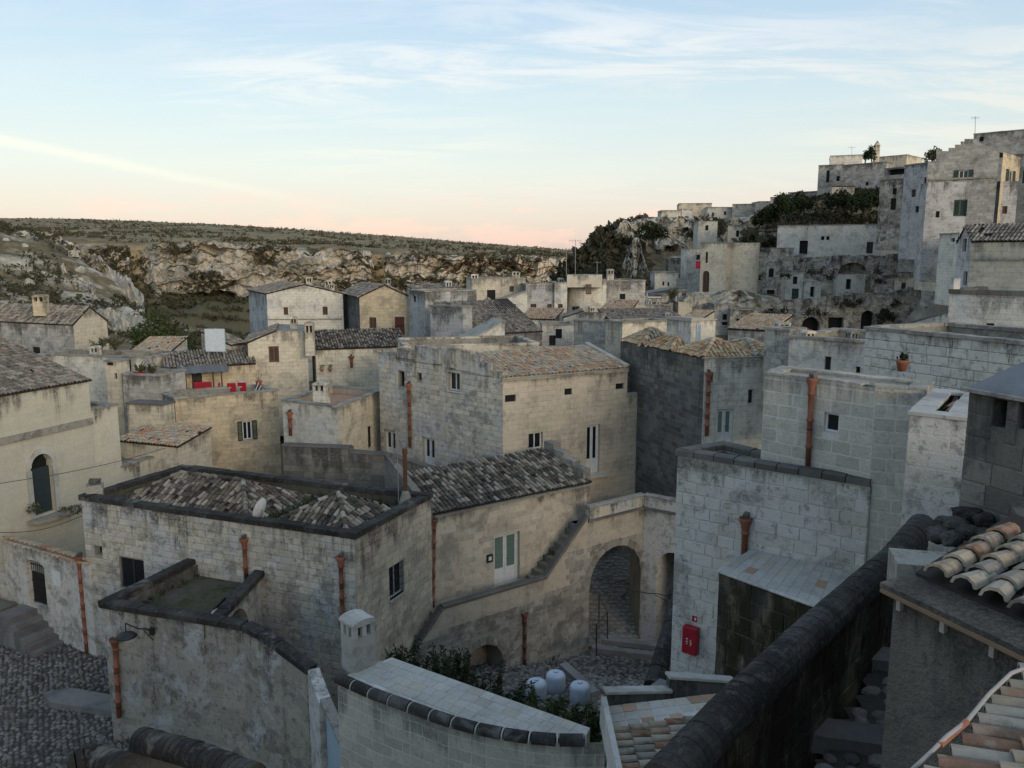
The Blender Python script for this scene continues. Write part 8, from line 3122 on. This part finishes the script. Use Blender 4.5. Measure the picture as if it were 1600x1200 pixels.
hb('castle_house', 'pale grey castle-like house at left of the upper skyline', 1279, 1318, 258, 305, 158, 156, 7, 'far_grey', par=.3, sink=5, open=[((1291, 266, 1296, 285), 'niche', {}), ((1307, 275, 1312, 283), 'niche', {})])
hb('white_upper_house', 'white terraced house crowning the upper skyline', 1298, 1348, 243, 280, 164, 162, 8, 'far_white', par=.3, sink=5)
hb('ruined_rampart', 'long grey ruined rampart below the white skyline house', 1315, 1386, 256, 300, 152, 146, 3, 'far_grey', roof='slab', sink=5, cat='wall', open=[((1352, 284, 1357, 290), 'niche', {})])
hb('cream_upper_house', 'cream flat house behind the rampart right of the bell cote', 1370, 1417, 244, 275, 160, 156, 8, 'far_cream', par=.3, sink=5)
hb('dark_porch_house', 'ruined house with dark open porch below cream flat house', 1382, 1420, 262, 300, 140, 136, 4, 'far_grey', par=.2, sink=6, open=[((1386, 264, 1416, 273), 'niche', dict(dep=1.0))])
b = aty(1369, 250, 155)
bc = thing('bell_cote', b, 'slender stone bell cote on the upper skyline', 'bell cote')
m = MB()
m.box(b + Zv * .6, Vector((.4, 0, 0)), Vector((0, .4, 0)), Zv * 1.2)
m.build('shaft', 'far_cream', bc)
for sx in (-.3, .3):
    for sy in (-.3, .3):
        m = MB()
        m.box(b + Vector((sx, sy, 2.2)), Vector((.1, 0, 0)), Vector((0, .1, 0)), Zv * .4)
        m.build('pillar', 'far_cream', bc)
m = MB()
m.lathe(b + Zv * 2.6, [(.6, 0), (.6, .1), (.35, .45), (.05, .9)], 8)
m.build('cap', 'far_cream', bc)
aerial(1331, 229, 246, 160, 'thin aerial on the white skyline house', w=1.2)
# trees on the hill
for i, (px, row, y, h, rad, lb) in enumerate(((1222, 348, 126, 5.6, 2.6, 'big dark tree left of the scrub slope on the hill'), (1200, 356, 128, 3.4, 2.2, 'dark tree at left foot of the big dark tree'), (1250, 330, 136, 3.2, 2.2, 'dark tree behind the big dark tree near the ridge'),
                                              (1352, 334, 124, 4.0, 3.0, 'broad dark tree above the long white facade'), (1385, 332, 123, 3.2, 2.2, 'dark tree right of the broad tree above the facade'), (1312, 326, 130, 2.8, 2.4, 'low dark tree in the middle of the scrub slope'),
                                              (1022, 380, 148, 4.4, 2.8, 'dark round tree before the cave on the rocky hill'), (1352, 254, 150, 2.6, .9, 'small dark conifer left of bell cote'), (1363, 254, 148, 3.4, 1.0, 'dark conifer against the bell cote'),
                                              (1455, 256, 90, 1.8, 1.0, 'dark shrub tree on top of the tall flank wall'), (933, 372, 160, 2.6, 1.2, 'thin bare tree on the hill edge'))):
    tree('hill_tree', lb, aty(px, row, y), h, rad, 'leaf_dark' if i < 9 else 'leaf_olive', 200 + i, group='trees on the hill', n=1700 if rad > 2 else 600, size=.42 if rad > 2 else .3, trunk=.18)
# ivy and weeds hanging on the terrace walls
IV = MB()
rr = random.Random(17)
for _ in range(520):
    px, row = rr.uniform(1186, 1440), rr.uniform(402, 520)
    if any(a - 4 < px < b + 4 and c - 3 < row < d + 3 for a, b, c, d in ((1196, 1212, 416, 474), (1236, 1286, 430, 470), (1310, 1356, 408, 460), (1210, 1240, 492, 522), (1251, 1283, 494, 522), (1292, 1320, 495, 520), (1343, 1368, 484, 523))):
        continue
    if noise.noise(Vector((px * .03, row * .05, 1))) > .16:
        y = np.interp(row, [400, 428, 455, 470, 520], [110, 103.4, 100, 95.6, 95]) - .3
        p = aty(px, row, float(y))
        leaves(IV, p, rr.uniform(.3, .7), .3, rr.uniform(.3, .7), 46, .26, rr, shell=.1)
o = IV.build('wall_ivy', 'scrub_leaf', None, fix=False)
tag(o, 'dark ivy and weeds covering the hillside terrace walls', 'ivy', kind='stuff')
# roof top weeds on the near roofs and overhead wires at the left
for k, (a, b, y0, y1) in enumerate((((-5, 756), (290, 690), 33, 45), ((-5, 832), (130, 805), 31, 33))):
    P0, P1 = aty(a[0], a[1], y0), aty(b[0], b[1], y1)
    w = thing('overhead_wire', P0, ['upper thin overhead wire crossing the cream building', 'lower thin overhead wire crossing the cream building'][k], 'wire')
    m = MB()
    m.tube([P0.lerp(P1, t) - Zv * .25 * math.sin(math.pi * t) for t in [i / 10 for i in range(11)]], .014, 5)
    m.build('wire', 'cable_black', w)
